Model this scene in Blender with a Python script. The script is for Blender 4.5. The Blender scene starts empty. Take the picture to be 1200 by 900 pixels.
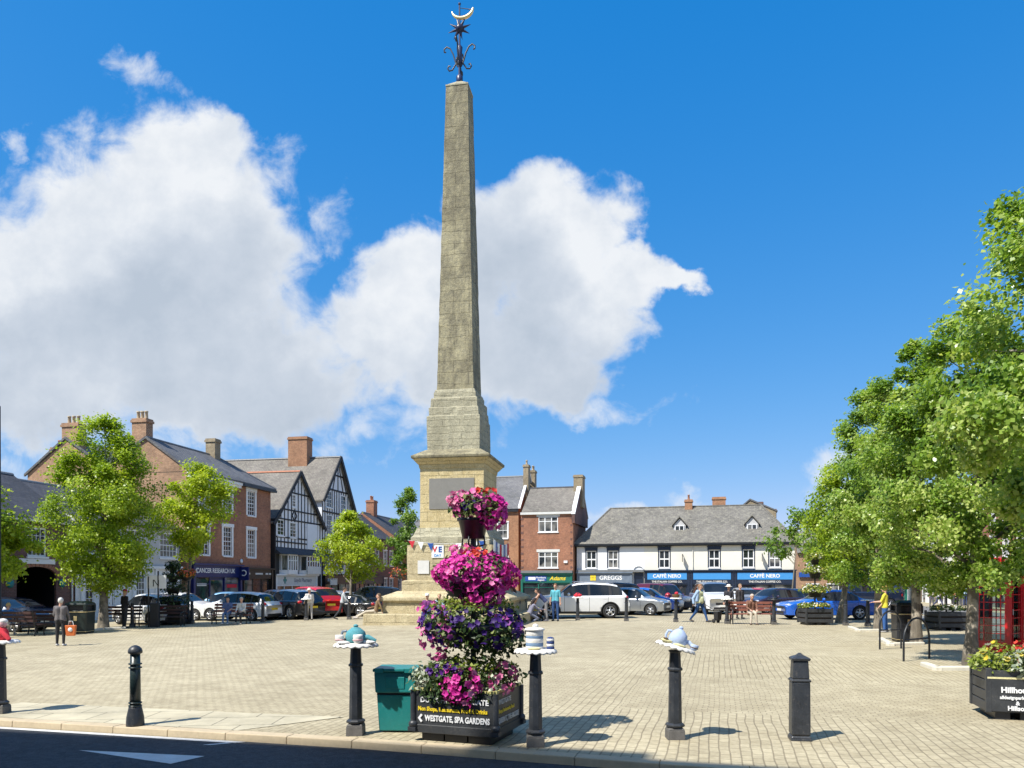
import bpy, bmesh, math, random
import numpy as np
from mathutils import Vector, Matrix
SC = bpy.context.scene
COL = SC.collection
PI = math.pi
R = math.radians
random.seed(7)
RNG = np.random.default_rng(7)

# ---------------------------------------------------------------- layout
F, CX, HY, EYE = 900.0, 600.0, 680.0, 1.9
KT = 0.27                                   # the square's grid is turned by atan(KT)
KN = math.sqrt(1 + KT * KT)
def gz(x, y):
    """height of the ground: it falls gently to the left and to the far end"""
    a = -0.016 * max(0.0, -x - 2.0)
    a = max(a, -0.42)
    return a - 0.010 * min(max(0.0, y - 42.0), 60.0)
def spot(px, py):
    """ground point seen at a pixel of the photograph"""
    d = 30.0
    for _ in range(25):
        x = (px - CX) / F * d
        d = F * (EYE - gz(x, d)) / (py - HY)
    return Vector(((px - CX) / F * d, d, gz((px - CX) / F * d, d)))
def atd(px, d, z=None):
    x = (px - CX) / F * d
    return Vector((x, d, gz(x, d) if z is None else z))
def uv2w(u, v):
    return ((u + KT * v) / KN, (-KT * u + v) / KN)

# ---------------------------------------------------------------- objects
def tag(o, label=None, cat=None, group=None, kind=None):
    if label: o['label'] = label
    if cat: o['category'] = cat
    if group: o['group'] = group
    if kind: o['kind'] = kind
    return o
def thing(name, label, cat, loc=(0, 0, 0), rotz=0.0, group=None):
    o = bpy.data.objects.new(name, None)
    COL.objects.link(o)
    o.empty_display_size = 0.3
    o.location = loc
    o.rotation_euler = (0, 0, rotz)
    return tag(o, label, cat, group)
def children(o):
    return [c for c in COL.objects if c.parent == o]
def dup(o, parent=None):
    c = o.copy()
    COL.objects.link(c)
    if parent is not None:
        c.parent = parent
    for ch in o.children:
        dup(ch, c)
    return c
def place(o, loc, rotz=0.0, label=None, group=None, scale=None):
    o.location = loc
    o.rotation_euler = (0, 0, rotz)
    if scale: o.scale = (scale,) * 3
    return tag(o, label, None, group)

class MB:
    def __init__(s):
        s.v = []; s.f = []; s.m = []; s.s = []
    def add(s, vs, fs, mi=0, sm=False, M=None):
        o = len(s.v)
        if M is not None:
            vs = [M @ Vector(p) for p in vs]
        s.v += [tuple(p) for p in vs]
        for f in fs:
            s.f.append(tuple(i + o for i in f)); s.m.append(mi); s.s.append(sm)
        return s
    def box(s, x0, x1, y0, y1, z0, z1, mi=0, M=None):
        vs = [(x0,y0,z0),(x1,y0,z0),(x1,y1,z0),(x0,y1,z0),(x0,y0,z1),(x1,y0,z1),(x1,y1,z1),(x0,y1,z1)]
        return s.add(vs, [(0,3,2,1),(4,5,6,7),(0,1,5,4),(1,2,6,5),(2,3,7,6),(3,0,4,7)], mi, False, M)
    def frus(s, cx, cy, z0, z1, a0, b0, a1, b1, mi=0, M=None):
        """rectangular frustum, half sizes a,b at bottom and top"""
        vs = [(cx-a0,cy-b0,z0),(cx+a0,cy-b0,z0),(cx+a0,cy+b0,z0),(cx-a0,cy+b0,z0),
              (cx-a1,cy-b1,z1),(cx+a1,cy-b1,z1),(cx+a1,cy+b1,z1),(cx-a1,cy+b1,z1)]
        return s.add(vs, [(0,3,2,1),(4,5,6,7),(0,1,5,4),(1,2,6,5),(2,3,7,6),(3,0,4,7)], mi, False, M)
    def cyl(s, p0, p1, r0, r1=None, n=12, mi=0, sm=True, caps=True, M=None):
        r1 = r0 if r1 is None else r1
        return s.tube([p0, p1], [r0, r1], n, mi, sm, caps, M)
    def tube(s, pts, rad, n=8, mi=0, sm=True, caps=True, M=None):
        pts = [Vector(p) for p in pts]
        if not hasattr(rad, '__len__'): rad = [rad] * len(pts)
        vs, fs = [], []
        t0 = (pts[1] - pts[0]).normalized()
        a = t0.cross(Vector((0, 0, 1)))
        if a.length < 1e-3: a = Vector((1, 0, 0))
        a.normalize()
        for i, p in enumerate(pts):
            if i == 0: t = pts[1] - p
            elif i == len(pts) - 1: t = p - pts[i-1]
            else: t = pts[i+1] - pts[i-1]
            t.normalize()
            a = (a - t * a.dot(t))
            if a.length < 1e-4: a = t.orthogonal()
            a.normalize()
            b = t.cross(a)
            for k in range(n):
                w = 2 * PI * k / n
                vs.append(p + (a * math.cos(w) + b * math.sin(w)) * rad[i])
        for i in range(len(pts) - 1):
            for k in range(n):
                fs.append((i*n+k, i*n+(k+1) % n, (i+1)*n+(k+1) % n, (i+1)*n+k))
        s.add(vs, fs, mi, sm, M)
        if caps:
            s.add(vs[:n], [tuple(reversed(range(n)))], mi, False, M)
            s.add(vs[-n:], [tuple(range(n))], mi, False, M)
        return s
    def lathe(s, prof, n=16, c=(0, 0, 0), mi=0, sm=True, phase=0.0, M=None, close=True):
        vs, fs = [], []
        for r, z in prof:
            for k in range(n):
                w = 2 * PI * k / n + phase
                vs.append((c[0] + r*math.cos(w), c[1] + r*math.sin(w), c[2] + z))
        for i in range(len(prof) - 1):
            for k in range(n):
                fs.append((i*n+k, i*n+(k+1) % n, (i+1)*n+(k+1) % n, (i+1)*n+k))
        if close:
            fs.append(tuple(reversed(range(n))))
            fs.append(tuple(range((len(prof)-1)*n, len(prof)*n)))
        return s.add(vs, fs, mi, sm, M)
    def ball(s, c, r, nu=12, nv=8, mi=0, sm=True, M=None):
        if not hasattr(r, '__len__'): r = (r, r, r)
        vs, fs = [], []
        for j in range(1, nv):
            t = PI * j / nv
            for k in range(nu):
                w = 2 * PI * k / nu
                vs.append((c[0]+r[0]*math.sin(t)*math.cos(w), c[1]+r[1]*math.sin(t)*math.sin(w), c[2]+r[2]*math.cos(t)))
        top = len(vs); vs.append((c[0], c[1], c[2]+r[2])); vs.append((c[0], c[1], c[2]-r[2]))
        for j in range(nv - 2):
            for k in range(nu):
                fs.append((j*nu+k, (j+1)*nu+k, (j+1)*nu+(k+1) % nu, j*nu+(k+1) % nu))
        for k in range(nu):
            fs.append((top, k, (k+1) % nu))
            b = (nv-2)*nu
            fs.append((top+1, b+(k+1) % nu, b+k))
        return s.add(vs, fs, mi, sm, M)
    def prism(s, poly, y0, y1, mi=0, plane='xz', M=None):
        """polygon (a,b) swept: plane xz sweeps along y; yz along x; xy along z"""
        n = len(poly)
        def mk(a, b, d):
            return {'xz': (a, d, b), 'yz': (d, a, b), 'xy': (a, b, d)}[plane]
        vs = [mk(a, b, y0) for a, b in poly] + [mk(a, b, y1) for a, b in poly]
        fs = [tuple(range(n)), tuple(reversed(range(n, 2*n)))]
        for i in range(n):
            fs.append((i, n+i, n+(i+1) % n, (i+1) % n))
        return s.add(vs, fs, mi, False, M)
    def quad(s, a, b, c, d, mi=0, M=None):
        return s.add([a, b, c, d], [(0, 1, 2, 3)], mi, False, M)
    def build(s, name, mats, parent=None, loc=None, rotz=None, bevel=0.0, seg=2, recalc=True):
        me = bpy.data.meshes.new(name)
        me.from_pydata(s.v, [], s.f)
        if not isinstance(mats, (list, tuple)): mats = [mats]
        for m in mats: me.materials.append(m)
        if len(s.f):
            me.polygons.foreach_set('material_index', s.m)
            me.polygons.foreach_set('use_smooth', s.s)
        if recalc and len(s.f) < 60000:
            bm = bmesh.new(); bm.from_mesh(me)
            bmesh.ops.recalc_face_normals(bm, faces=bm.faces)
            bm.to_mesh(me); bm.free()
        box_uv(me)
        me.update()
        o = bpy.data.objects.new(name, me)
        COL.objects.link(o)
        if parent is not None: o.parent = parent
        if loc is not None: o.location = loc
        if rotz is not None: o.rotation_euler = (0, 0, rotz)
        if bevel > 0:
            b = o.modifiers.new('edges', 'BEVEL')
            b.width = bevel; b.segments = seg; b.limit_method = 'ANGLE'; b.angle_limit = R(35)
        return o

def box_uv(me):
    n = len(me.loops)
    if not n: return
    nv = len(me.vertices); npoly = len(me.polygons)
    co = np.empty(nv*3, np.float32); me.vertices.foreach_get('co', co); co = co.reshape(-1, 3)
    no = np.empty(npoly*3, np.float32); me.polygons.foreach_get('normal', no); no = no.reshape(-1, 3)
    lv = np.empty(n, np.int32); me.loops.foreach_get('vertex_index', lv)
    lt = np.empty(npoly, np.int32); me.polygons.foreach_get('loop_total', lt)
    u = np.stack([-no[:, 1], no[:, 0], np.zeros(npoly)], 1)
    l = np.linalg.norm(u, axis=1)
    flat = l < 0.05
    u[flat] = (1, 0, 0); l[flat] = 1
    u /= l[:, None]
    v = np.cross(no, u)
    v[flat] = (0, 1, 0)
    pu = np.repeat(u, lt, 0); pv = np.repeat(v, lt, 0)
    p = co[lv]
    uv = np.stack([(p*pu).sum(1), (p*pv).sum(1)], 1).astype(np.float32)
    lay = me.uv_layers.new(name='UVMap')
    lay.data.foreach_set('uv', uv.ravel())

def fast_mesh(name, co, faces, mats, parent=None, loc=None, col=None, mi=None, smooth=False):
    """numpy mesh: co (n,3), faces (m,k) all the same size; col (m,) random value per face"""
    me = bpy.data.meshes.new(name)
    m, k = faces.shape
    me.vertices.add(len(co)); me.vertices.foreach_set('co', co.astype(np.float32).ravel())
    me.loops.add(m*k); me.loops.foreach_set('vertex_index', faces.astype(np.int32).ravel())
    me.polygons.add(m); me.polygons.foreach_set('loop_start', np.arange(0, m*k, k, dtype=np.int32))
    if not isinstance(mats, (list, tuple)): mats = [mats]
    for mm in mats: me.materials.append(mm)
    if mi is not None: me.polygons.foreach_set('material_index', mi.astype(np.int32))
    if smooth: me.polygons.foreach_set('use_smooth', np.ones(m, bool))
    me.update(calc_edges=True)
    if col is not None:
        a = me.attributes.new('tone', 'FLOAT', 'FACE')
        a.data.foreach_set('value', col.astype(np.float32))
    o = bpy.data.objects.new(name, me)
    COL.objects.link(o)
    if parent is not None: o.parent = parent
    if loc is not None: o.location = loc
    return o

def lettering(text, size, m, parent, loc, rot=(PI/2, 0, 0), name='lettering', align='CENTER', ext=0.004, sx=1.0, bold=0.0, shear=0.0):
    cu = bpy.data.curves.new(name, 'FONT')
    cu.body = text; cu.size = size; cu.align_x = align; cu.align_y = 'CENTER'
    cu.extrude = ext; cu.offset = bold; cu.shear = shear
    cu.resolution_u = 3
    tmp = bpy.data.objects.new(name, cu)
    COL.objects.link(tmp)
    dg = bpy.context.evaluated_depsgraph_get()
    me = bpy.data.meshes.new_from_object(tmp.evaluated_get(dg))
    bpy.data.objects.remove(tmp); bpy.data.curves.remove(cu)
    me.name = name; me.materials.clear(); me.materials.append(m)
    o = bpy.data.objects.new(name, me)
    COL.objects.link(o)
    o.parent = parent
    o.location = loc; o.rotation_euler = rot; o.scale = (sx, 1, 1)
    return o

# ---------------------------------------------------------------- materials
def newmat(name):
    m = bpy.data.materials.new(name); m.use_nodes = True
    nt = m.node_tree
    b = nt.nodes['Principled BSDF']
    return m, nt, b
def nd(nt, typ, **kw):
    n = nt.nodes.new(typ)
    for k, v in kw.items():
        if k in n.inputs: n.inputs[k].default_value = v
        else: setattr(n, k, v)
    return n
def ln(nt, a, b): nt.links.new(a, b)
def c4(c): return (c[0], c[1], c[2], 1)
def math_(nt, op, a, b=None, c=None):
    n = nt.nodes.new('ShaderNodeMath'); n.operation = op
    for i, x in enumerate((a, b, c)):
        if x is None: continue
        if isinstance(x, (int, float)): n.inputs[i].default_value = x
        else: nt.links.new(x, n.inputs[i])
    return n.outputs[0]
def mixc(nt, fac, a, b, mode='MIX'):
    n = nt.nodes.new('ShaderNodeMix'); n.data_type = 'RGBA'; n.blend_type = mode
    for sock, x in ((n.inputs[0], fac), (n.inputs[6], a), (n.inputs[7], b)):
        if isinstance(x, (int, float)): sock.default_value = x
        elif isinstance(x, tuple): sock.default_value = c4(x)
        else: nt.links.new(x, sock)
    return n.outputs[2]
def ramp(nt, fac, stops):
    n = nt.nodes.new('ShaderNodeValToRGB')
    nt.links.new(fac, n.inputs[0])
    e = n.color_ramp.elements
    while len(e) < len(stops): e.new(0.5)
    for i, (p, c) in enumerate(stops):
        e[i].position = p; e[i].color = c4(c) if hasattr(c, '__len__') else (c, c, c, 1)
    return n.outputs[0]
def noise(nt, vec, scale, detail=4, rough=0.55, dist=0.0):
    n = nd(nt, 'ShaderNodeTexNoise', Scale=scale, Detail=detail, Roughness=rough, Distortion=dist)
    if vec is not None: nt.links.new(vec, n.inputs['Vector'])
    return n.outputs['Fac']
def bump(nt, b, h, strength, dist=0.01):
    n = nd(nt, 'ShaderNodeBump', Strength=strength, Distance=dist)
    nt.links.new(h, n.inputs['Height'])
    nt.links.new(n.outputs[0], b.inputs['Normal'])
def pm(name, col, rough=0.6, metal=0.0, var=0.18, scale=3.0, bmp=0.0, coat=0.0, spec=0.5, wear=None, wa=0.6):
    """painted / plain surface with worn variation"""
    m, nt, b = newmat(name)
    tc = nd(nt, 'ShaderNodeTexCoord')
    n1 = noise(nt, tc.outputs['Object'], scale, 5, 0.6)
    n2 = noise(nt, tc.outputs['Object'], scale*9, 3, 0.6)
    f = math_(nt, 'ADD', math_(nt, 'MULTIPLY', n1, 0.65), math_(nt, 'MULTIPLY', n2, 0.35))
    lo = tuple(x*(1-var) for x in col); hi = tuple(min(1, x*(1+var)) for x in col)
    c = ramp(nt, f, [(0.3, lo), (0.7, hi)])
    if wear:          # scuffs and chips with a shape of their own
        n3 = noise(nt, tc.outputs['Object'], 26.0, 6, 0.75, 0.6)
        n4 = noise(nt, tc.outputs['Object'], 5.0, 3, 0.6)
        k = math_(nt, 'MULTIPLY', ramp(nt, n3, [(0.56, 0.0), (0.64, wa)]), ramp(nt, n4, [(0.42, 0.15), (0.6, 1.0)]))
        c = mixc(nt, k, c, wear)
    ln(nt, c, b.inputs['Base Color'])
    rr = nd(nt, 'ShaderNodeMapRange'); ln(nt, f, rr.inputs[0])
    rr.inputs['From Min'].default_value = 0.3; rr.inputs['From Max'].default_value = 0.7
    rr.inputs['To Min'].default_value = max(0.02, rough-0.08); rr.inputs['To Max'].default_value = min(1, rough+0.08)
    ln(nt, rr.outputs[0], b.inputs['Roughness'])
    b.inputs['Metallic'].default_value = metal
    b.inputs['Specular IOR Level'].default_value = spec
    if coat: b.inputs['Coat Weight'].default_value = coat; b.inputs['Coat Roughness'].default_value = 0.04
    if bmp: bump(nt, b, n2, bmp, 0.01)
    return m
def brick_mat(name, c1, c2, mortar, bw=0.225, rh=0.075, ms=0.008, dirt=0.35, rough=0.85):
    m, nt, b = newmat(name)
    tc = nd(nt, 'ShaderNodeTexCoord')
    br = nd(nt, 'ShaderNodeTexBrick', Scale=1.0)
    br.inputs['Brick Width'].default_value = bw; br.inputs['Row Height'].default_value = rh
    br.inputs['Mortar Size'].default_value = ms; br.inputs['Mortar Smooth'].default_value = 0.3
    br.inputs['Bias'].default_value = 0.0
    br.inputs['Color1'].default_value = c4(c1); br.inputs['Color2'].default_value = c4(c2)
    br.inputs['Mortar'].default_value = c4(mortar)
    ln(nt, tc.outputs['UV'], br.inputs['Vector'])
    n1 = noise(nt, tc.outputs['Object'], 0.55, 6, 0.65)
    n2 = noise(nt, tc.outputs['Object'], 5.0, 4, 0.7)
    k = ramp(nt, n1, [(0.3, 1-dirt), (0.7, 1.15)])
    k2 = ramp(nt, n2, [(0.25, 0.7), (0.75, 1.25)])
    c = mixc(nt, 1.0, br.outputs['Color'], k, 'MULTIPLY')
    c = mixc(nt, 1.0, c, k2, 'MULTIPLY')
    ln(nt, c, b.inputs['Base Color'])
    b.inputs['Roughness'].default_value = rough
    inv = math_(nt, 'SUBTRACT', 1.0, br.outputs['Fac'])
    bump(nt, b, math_(nt, 'ADD', inv, math_(nt, 'MULTIPLY', n2, 0.4)), 0.5, 0.008)
    return m
def slate_mat(name, c1, c2, lichen=(0.32, 0.31, 0.26), bw=0.3, rh=0.2, amt=0.5):
    m, nt, b = newmat(name)
    tc = nd(nt, 'ShaderNodeTexCoord')
    br = nd(nt, 'ShaderNodeTexBrick', Scale=1.0)
    br.inputs['Brick Width'].default_value = bw; br.inputs['Row Height'].default_value = rh
    br.inputs['Mortar Size'].default_value = 0.012; br.inputs['Mortar Smooth'].default_value = 0.2
    br.inputs['Color1'].default_value = c4(c1); br.inputs['Color2'].default_value = c4(c2)
    br.inputs['Mortar'].default_value = c4(tuple(x*0.45 for x in c1))
    ln(nt, tc.outputs['UV'], br.inputs['Vector'])
    n1 = noise(nt, tc.outputs['Object'], 0.5, 7, 0.7)
    n2 = noise(nt, tc.outputs['Object'], 3.5, 5, 0.75)
    c = mixc(nt, 1.0, br.outputs['Color'], ramp(nt, n1, [(0.3, 0.62), (0.7, 1.3)]), 'MULTIPLY')
    fac = math_(nt, 'MULTIPLY', ramp(nt, n2, [(0.5, 0.0), (0.68, 1.0)]), amt)
    c = mixc(nt, fac, c, lichen)
    ln(nt, c, b.inputs['Base Color'])
    b.inputs['Roughness'].default_value = 0.75
    bump(nt, b, math_(nt, 'SUBTRACT', n2, br.outputs['Fac']), 0.5, 0.02)
    return m
def glass_mat(name, col=(0.02, 0.025, 0.03), rough=0.04, curtains=False):
    m, nt, b = newmat(name)
    tc = nd(nt, 'ShaderNodeTexCoord')
    n1 = noise(nt, tc.outputs['Object'], 0.9, 3)
    c = ramp(nt, n1, [(0.3, tuple(x*0.5 for x in col)), (0.7, tuple(x*2.0 for x in col))])
    if curtains:          # some rooms have pale curtains or blinds behind the glass
        oi = nd(nt, 'ShaderNodeObjectInfo')
        wv = nd(nt, 'ShaderNodeTexWave', Scale=3.2, Distortion=2.5, Detail=2.0); ln(nt, tc.outputs['Object'], wv.inputs['Vector'])
        cur = ramp(nt, wv.outputs['Fac'], [(0.0, (0.10, 0.10, 0.095)), (1.0, (0.30, 0.29, 0.27))])
        n3 = noise(nt, tc.outputs['Object'], 0.8, 1)
        k = math_(nt, 'MULTIPLY', math_(nt, 'GREATER_THAN', oi.outputs['Random'], 0.5), ramp(nt, n3, [(0.42, 0.0), (0.55, 1.0)]))
        c = mixc(nt, k, c, cur)
    ln(nt, c, b.inputs['Base Color'])
    b.inputs['Roughness'].default_value = rough
    b.inputs['Specular IOR Level'].default_value = 0.6
    bump(nt, b, noise(nt, tc.outputs['Object'], 2.2, 2), 0.06, 0.03)
    return m
def clear_glass(name):
    m, nt, b = newmat(name)
    out = nt.nodes['Material Output']
    tr = nd(nt, 'ShaderNodeBsdfTransparent'); tr.inputs[0].default_value = (0.9, 0.95, 0.93, 1)
    gl = nd(nt, 'ShaderNodeBsdfGlossy'); gl.inputs['Roughness'].default_value = 0.03
    fr = nd(nt, 'ShaderNodeFresnel'); fr.inputs[0].default_value = 1.5
    mx = nd(nt, 'ShaderNodeMixShader')
    ln(nt, fr.outputs[0], mx.inputs[0]); ln(nt, tr.outputs[0], mx.inputs[1]); ln(nt, gl.outputs[0], mx.inputs[2])
    ln(nt, mx.outputs[0], out.inputs[0])
    return m
def leaf_mat(name, dark, mid, light, transl=0.35, rough=0.5):
    """leaves: each leaf has its own tone (mesh attribute 'tone')"""
    m, nt, b = newmat(name)
    out = nt.nodes['Material Output']
    at = nd(nt, 'ShaderNodeAttribute'); at.attribute_name = 'tone'
    c = ramp(nt, at.outputs['Fac'], [(0.0, dark), (0.5, mid), (1.0, light)])
    ln(nt, c, b.inputs['Base Color'])
    b.inputs['Roughness'].default_value = rough
    b.inputs['Specular IOR Level'].default_value = 0.45
    tl = nd(nt, 'ShaderNodeBsdfTranslucent')
    ln(nt, mixc(nt, 1.0, c, (1.5, 1.55, 0.6), 'MULTIPLY'), tl.inputs[0])
    mx = nd(nt, 'ShaderNodeMixShader'); mx.inputs[0].default_value = transl
    ln(nt, b.outputs[0], mx.inputs[1]); ln(nt, tl.outputs[0], mx.inputs[2])
    ln(nt, mx.outputs[0], out.inputs[0])
    return m
def petal_mat(name, stops):
    m, nt, b = newmat(name)
    out = nt.nodes['Material Output']
    at = nd(nt, 'ShaderNodeAttribute'); at.attribute_name = 'tone'
    c = ramp(nt, at.outputs['Fac'], stops)
    ln(nt, c, b.inputs['Base Color']); b.inputs['Roughness'].default_value = 0.6
    tl = nd(nt, 'ShaderNodeBsdfTranslucent'); ln(nt, c, tl.inputs[0])
    mx = nd(nt, 'ShaderNodeMixShader'); mx.inputs[0].default_value = 0.25
    ln(nt, b.outputs[0], mx.inputs[1]); ln(nt, tl.outputs[0], mx.inputs[2])
    ln(nt, mx.outputs[0], out.inputs[0])
    return m
def bark_mat(name, c1, c2, blotch=0.0):
    m, nt, b = newmat(name)
    tc = nd(nt, 'ShaderNodeTexCoord')
    mp = nd(nt, 'ShaderNodeMapping'); mp.inputs['Scale'].default_value = (6, 6, 1.6)
    ln(nt, tc.outputs['Object'], mp.inputs[0])
    n1 = noise(nt, mp.outputs[0], 1.6, 6, 0.7)
    c = ramp(nt, n1, [(0.35, c1), (0.65, c2)])
    if blotch:
        n2 = noise(nt, tc.outputs['Object'], 2.6, 3, 0.5)
        c = mixc(nt, ramp(nt, n2, [(0.52, 0.0), (0.58, blotch)]), c, tuple(min(1, x*2.2) for x in c2))
    ln(nt, c, b.inputs['Base Color']); b.inputs['Roughness'].default_value = 0.9
    bump(nt, b, n1, 0.7, 0.03)
    return m

M = {}
M['black'] = pm('black_iron_paint', (0.016, 0.018, 0.022), 0.4, var=0.35, scale=4, bmp=0.05)
M['grey_iron'] = pm('worn_grey_iron', (0.03, 0.034, 0.041), 0.42, var=0.45, scale=6, bmp=0.12, wear=(0.13, 0.115, 0.1))
M['dust_iron'] = pm('dusty_iron_foot', (0.11, 0.105, 0.1), 0.7, var=0.4, scale=8, bmp=0.2)
M['black_plastic'] = pm('black_plastic', (0.018, 0.018, 0.02), 0.5)
M['white'] = pm('white_paint', (0.78, 0.79, 0.8), 0.5, var=0.06)
M['offwhite'] = pm('old_white_paint', (0.62, 0.62, 0.6), 0.6, var=0.1)
M['glass'] = glass_mat('window_glass', curtains=True)
M['car_glass'] = glass_mat('car_glass', (0.012, 0.015, 0.018), 0.02)
M['clear'] = clear_glass('clear_glass')
M['steel'] = pm('bare_steel', (0.5, 0.5, 0.52), 0.35, 1.0, 0.1)
M['rubber'] = pm('tyre_rubber', (0.02, 0.02, 0.021), 0.85)
M['alloy'] = pm('alloy_rim', (0.55, 0.56, 0.58), 0.3, 0.8, 0.08)
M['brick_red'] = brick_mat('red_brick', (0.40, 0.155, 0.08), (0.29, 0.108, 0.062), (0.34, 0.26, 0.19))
M['brick_sun'] = brick_mat('warm_and_sunlit_brick', (0.46, 0.265, 0.15), (0.35, 0.185, 0.105), (0.38, 0.31, 0.23))
M['brick_dark'] = brick_mat('dark_brick', (0.2, 0.085, 0.07), (0.13, 0.065, 0.06), (0.2, 0.16, 0.14))
M['brick_orange'] = brick_mat('orange_brick', (0.42, 0.2, 0.1), (0.34, 0.15, 0.08), (0.4, 0.3, 0.2))
M['brick_pale'] = brick_mat('pale_brick', (0.36, 0.29, 0.18), (0.28, 0.21, 0.13), (0.36, 0.32, 0.24))
M['slate'] = slate_mat('grey_slate', (0.15, 0.15, 0.158), (0.11, 0.11, 0.12), (0.2, 0.2, 0.17))
M['slate_dark'] = slate_mat('dark_slate', (0.065, 0.067, 0.078), (0.046, 0.048, 0.06), (0.09, 0.09, 0.085), amt=0.3)
M['slate_old'] = slate_mat('mossy_stone_slate', (0.18, 0.17, 0.148), (0.13, 0.122, 0.11), (0.3, 0.285, 0.22), 0.4, 0.24, 0.7)
M['tile_grey'] = slate_mat('weathered_tile', (0.2, 0.18, 0.155), (0.145, 0.13, 0.115), (0.3, 0.29, 0.23), 0.26, 0.16, 0.5)
M['pot'] = pm('clay_pot', (0.36, 0.17, 0.1), 0.8, var=0.25)
M['pot_pale'] = pm('pale_clay_pot', (0.45, 0.36, 0.24), 0.8, var=0.2)
M['ridge_tile'] = pm('red_ridge_tile', (0.4, 0.17, 0.1), 0.8)
M['render_white'] = pm('white_render', (0.74, 0.75, 0.76), 0.8, var=0.06, scale=0.8, bmp=0.1)
M['render_cream'] = pm('cream_render', (0.76, 0.735, 0.64), 0.8, var=0.07, scale=0.8, bmp=0.1)
M['render_grey'] = pm('pale_grey_render', (0.5, 0.5, 0.5), 0.8, var=0.1, scale=0.8, bmp=0.1)
M['timber_black'] = pm('black_timber', (0.012, 0.012, 0.014), 0.6, var=0.3, bmp=0.1)
M['plaster'] = pm('white_panel_plaster', (0.74, 0.77, 0.82), 0.8, var=0.08, scale=1.2, bmp=0.1)
M['navy'] = pm('navy_shop_paint', (0.008, 0.018, 0.12), 0.35)
M['navy_dark'] = pm('dark_navy_shop_paint', (0.012, 0.022, 0.05), 0.4)
M['blue_light'] = pm('light_blue_panel', (0.055, 0.27, 0.62), 0.4, var=0.05)
M['green_shop'] = pm('green_shop_paint', (0.012, 0.13, 0.1), 0.4)
M['blue_shop'] = pm('royal_blue_panel', (0.02, 0.08, 0.32), 0.4)
M['grey_shop'] = pm('slate_blue_shop_paint', (0.15, 0.19, 0.25), 0.45)
M['black_shop'] = pm('black_paint_and_shade', (0.012, 0.011, 0.012), 0.4)
M['gold'] = pm('gold_leaf', (0.85, 0.68, 0.36), 0.35, 0.7, 0.1)
M['yellow_txt'] = pm('yellow_lettering', (0.8, 0.6, 0.03), 0.5, var=0.05)
M['lead'] = pm('lead_sheet', (0.16, 0.17, 0.18), 0.6)
M['bin_green'] = pm('green_plastic', (0.012, 0.2, 0.2), 0.42, var=0.16, scale=2, wear=(0.12, 0.3, 0.28), wa=0.4)
M['bin_dark'] = pm('dark_green_bin', (0.012, 0.022, 0.02), 0.4)
M['wood_red'] = pm('red_brown_bench_wood', (0.27, 0.1, 0.07), 0.6, var=0.3, scale=6)
M['wood_dark'] = pm('dark_bench_wood', (0.05, 0.022, 0.02), 0.55, var=0.3, scale=6)
M['charcoal'] = pm('charcoal_planter_paint', (0.035, 0.038, 0.042), 0.5, var=0.35, scale=5, bmp=0.1, wear=(0.14, 0.13, 0.11), wa=0.4)
M['soil'] = pm('soil', (0.03, 0.022, 0.016), 0.95, bmp=0.5)
M['phone_red'] = pm('red_kiosk_paint', (0.76, 0.014, 0.018), 0.3, var=0.12, coat=0.3)
M['kerb'] = pm('sandstone_kerb', (0.47, 0.385, 0.26), 0.85, var=0.18, scale=2.2, bmp=0.3)
M['kerb_white'] = pm('pale_kerbstone', (0.6, 0.57, 0.48), 0.85, var=0.15, scale=2.2, bmp=0.3)
M['teal_knit'] = pm('teal_wool', (0.09, 0.31, 0.36), 0.95, var=0.2, scale=40, bmp=0.6)
M['white_knit'] = pm('white_wool', (0.8, 0.78, 0.74), 0.95, var=0.12, scale=40, bmp=0.6)
M['blue_knit'] = pm('pale_blue_wool', (0.42, 0.52, 0.72), 0.95, var=0.1, scale=40, bmp=0.6)
M['stripe_knit'] = pm('grey_blue_wool', (0.17, 0.27, 0.42), 0.95, var=0.1, scale=40, bmp=0.6)
M['navy_knit'] = pm('navy_wool', (0.03, 0.06, 0.2), 0.95, scale=40, bmp=0.6)
M['red_knit'] = pm('red_wool', (0.55, 0.03, 0.05), 0.95, scale=40, bmp=0.6)
M['pink_knit'] = pm('pink_wool', (0.75, 0.45, 0.45), 0.95, scale=40, bmp=0.6)
M['yellow_knit'] = pm('pale_yellow_wool', (0.72, 0.66, 0.36), 0.95, scale=40, bmp=0.6)
M['brown_knit'] = pm('brown_wool', (0.12, 0.07, 0.03), 0.95, scale=40, bmp=0.6)
M['road_paint'] = pm('road_paint', (0.62, 0.62, 0.6), 0.7, var=0.2, scale=5, bmp=0.3)
# ================================================================ camera, sun, sky
cam = bpy.data.cameras.new('camera')
camo = bpy.data.objects.new('camera', cam); COL.objects.link(camo)
camo.location = (0, 0, EYE); camo.rotation_euler = (R(90), 0, 0)
cam.sensor_width = 36; cam.lens = 27.0; cam.shift_y = 230.0/1200.0
cam.clip_start = 0.1; cam.clip_end = 5000
SC.camera = camo

SUN_EL = R(53)
SHX, SHY = 0.80, 0.60                      # shadows fall this way on the ground
sun = bpy.data.lights.new('sun', 'SUN'); sun.energy = 4.6; sun.angle = R(0.53); sun.color = (1.0, 0.95, 0.86)
suno = bpy.data.objects.new('sun', sun); COL.objects.link(suno)
suno.location = (-30, -25, 60)
sd = Vector((-SHX*math.cos(SUN_EL), -SHY*math.cos(SUN_EL), math.sin(SUN_EL)))
suno.rotation_euler = sd.to_track_quat('Z', 'Y').to_euler()

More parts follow.
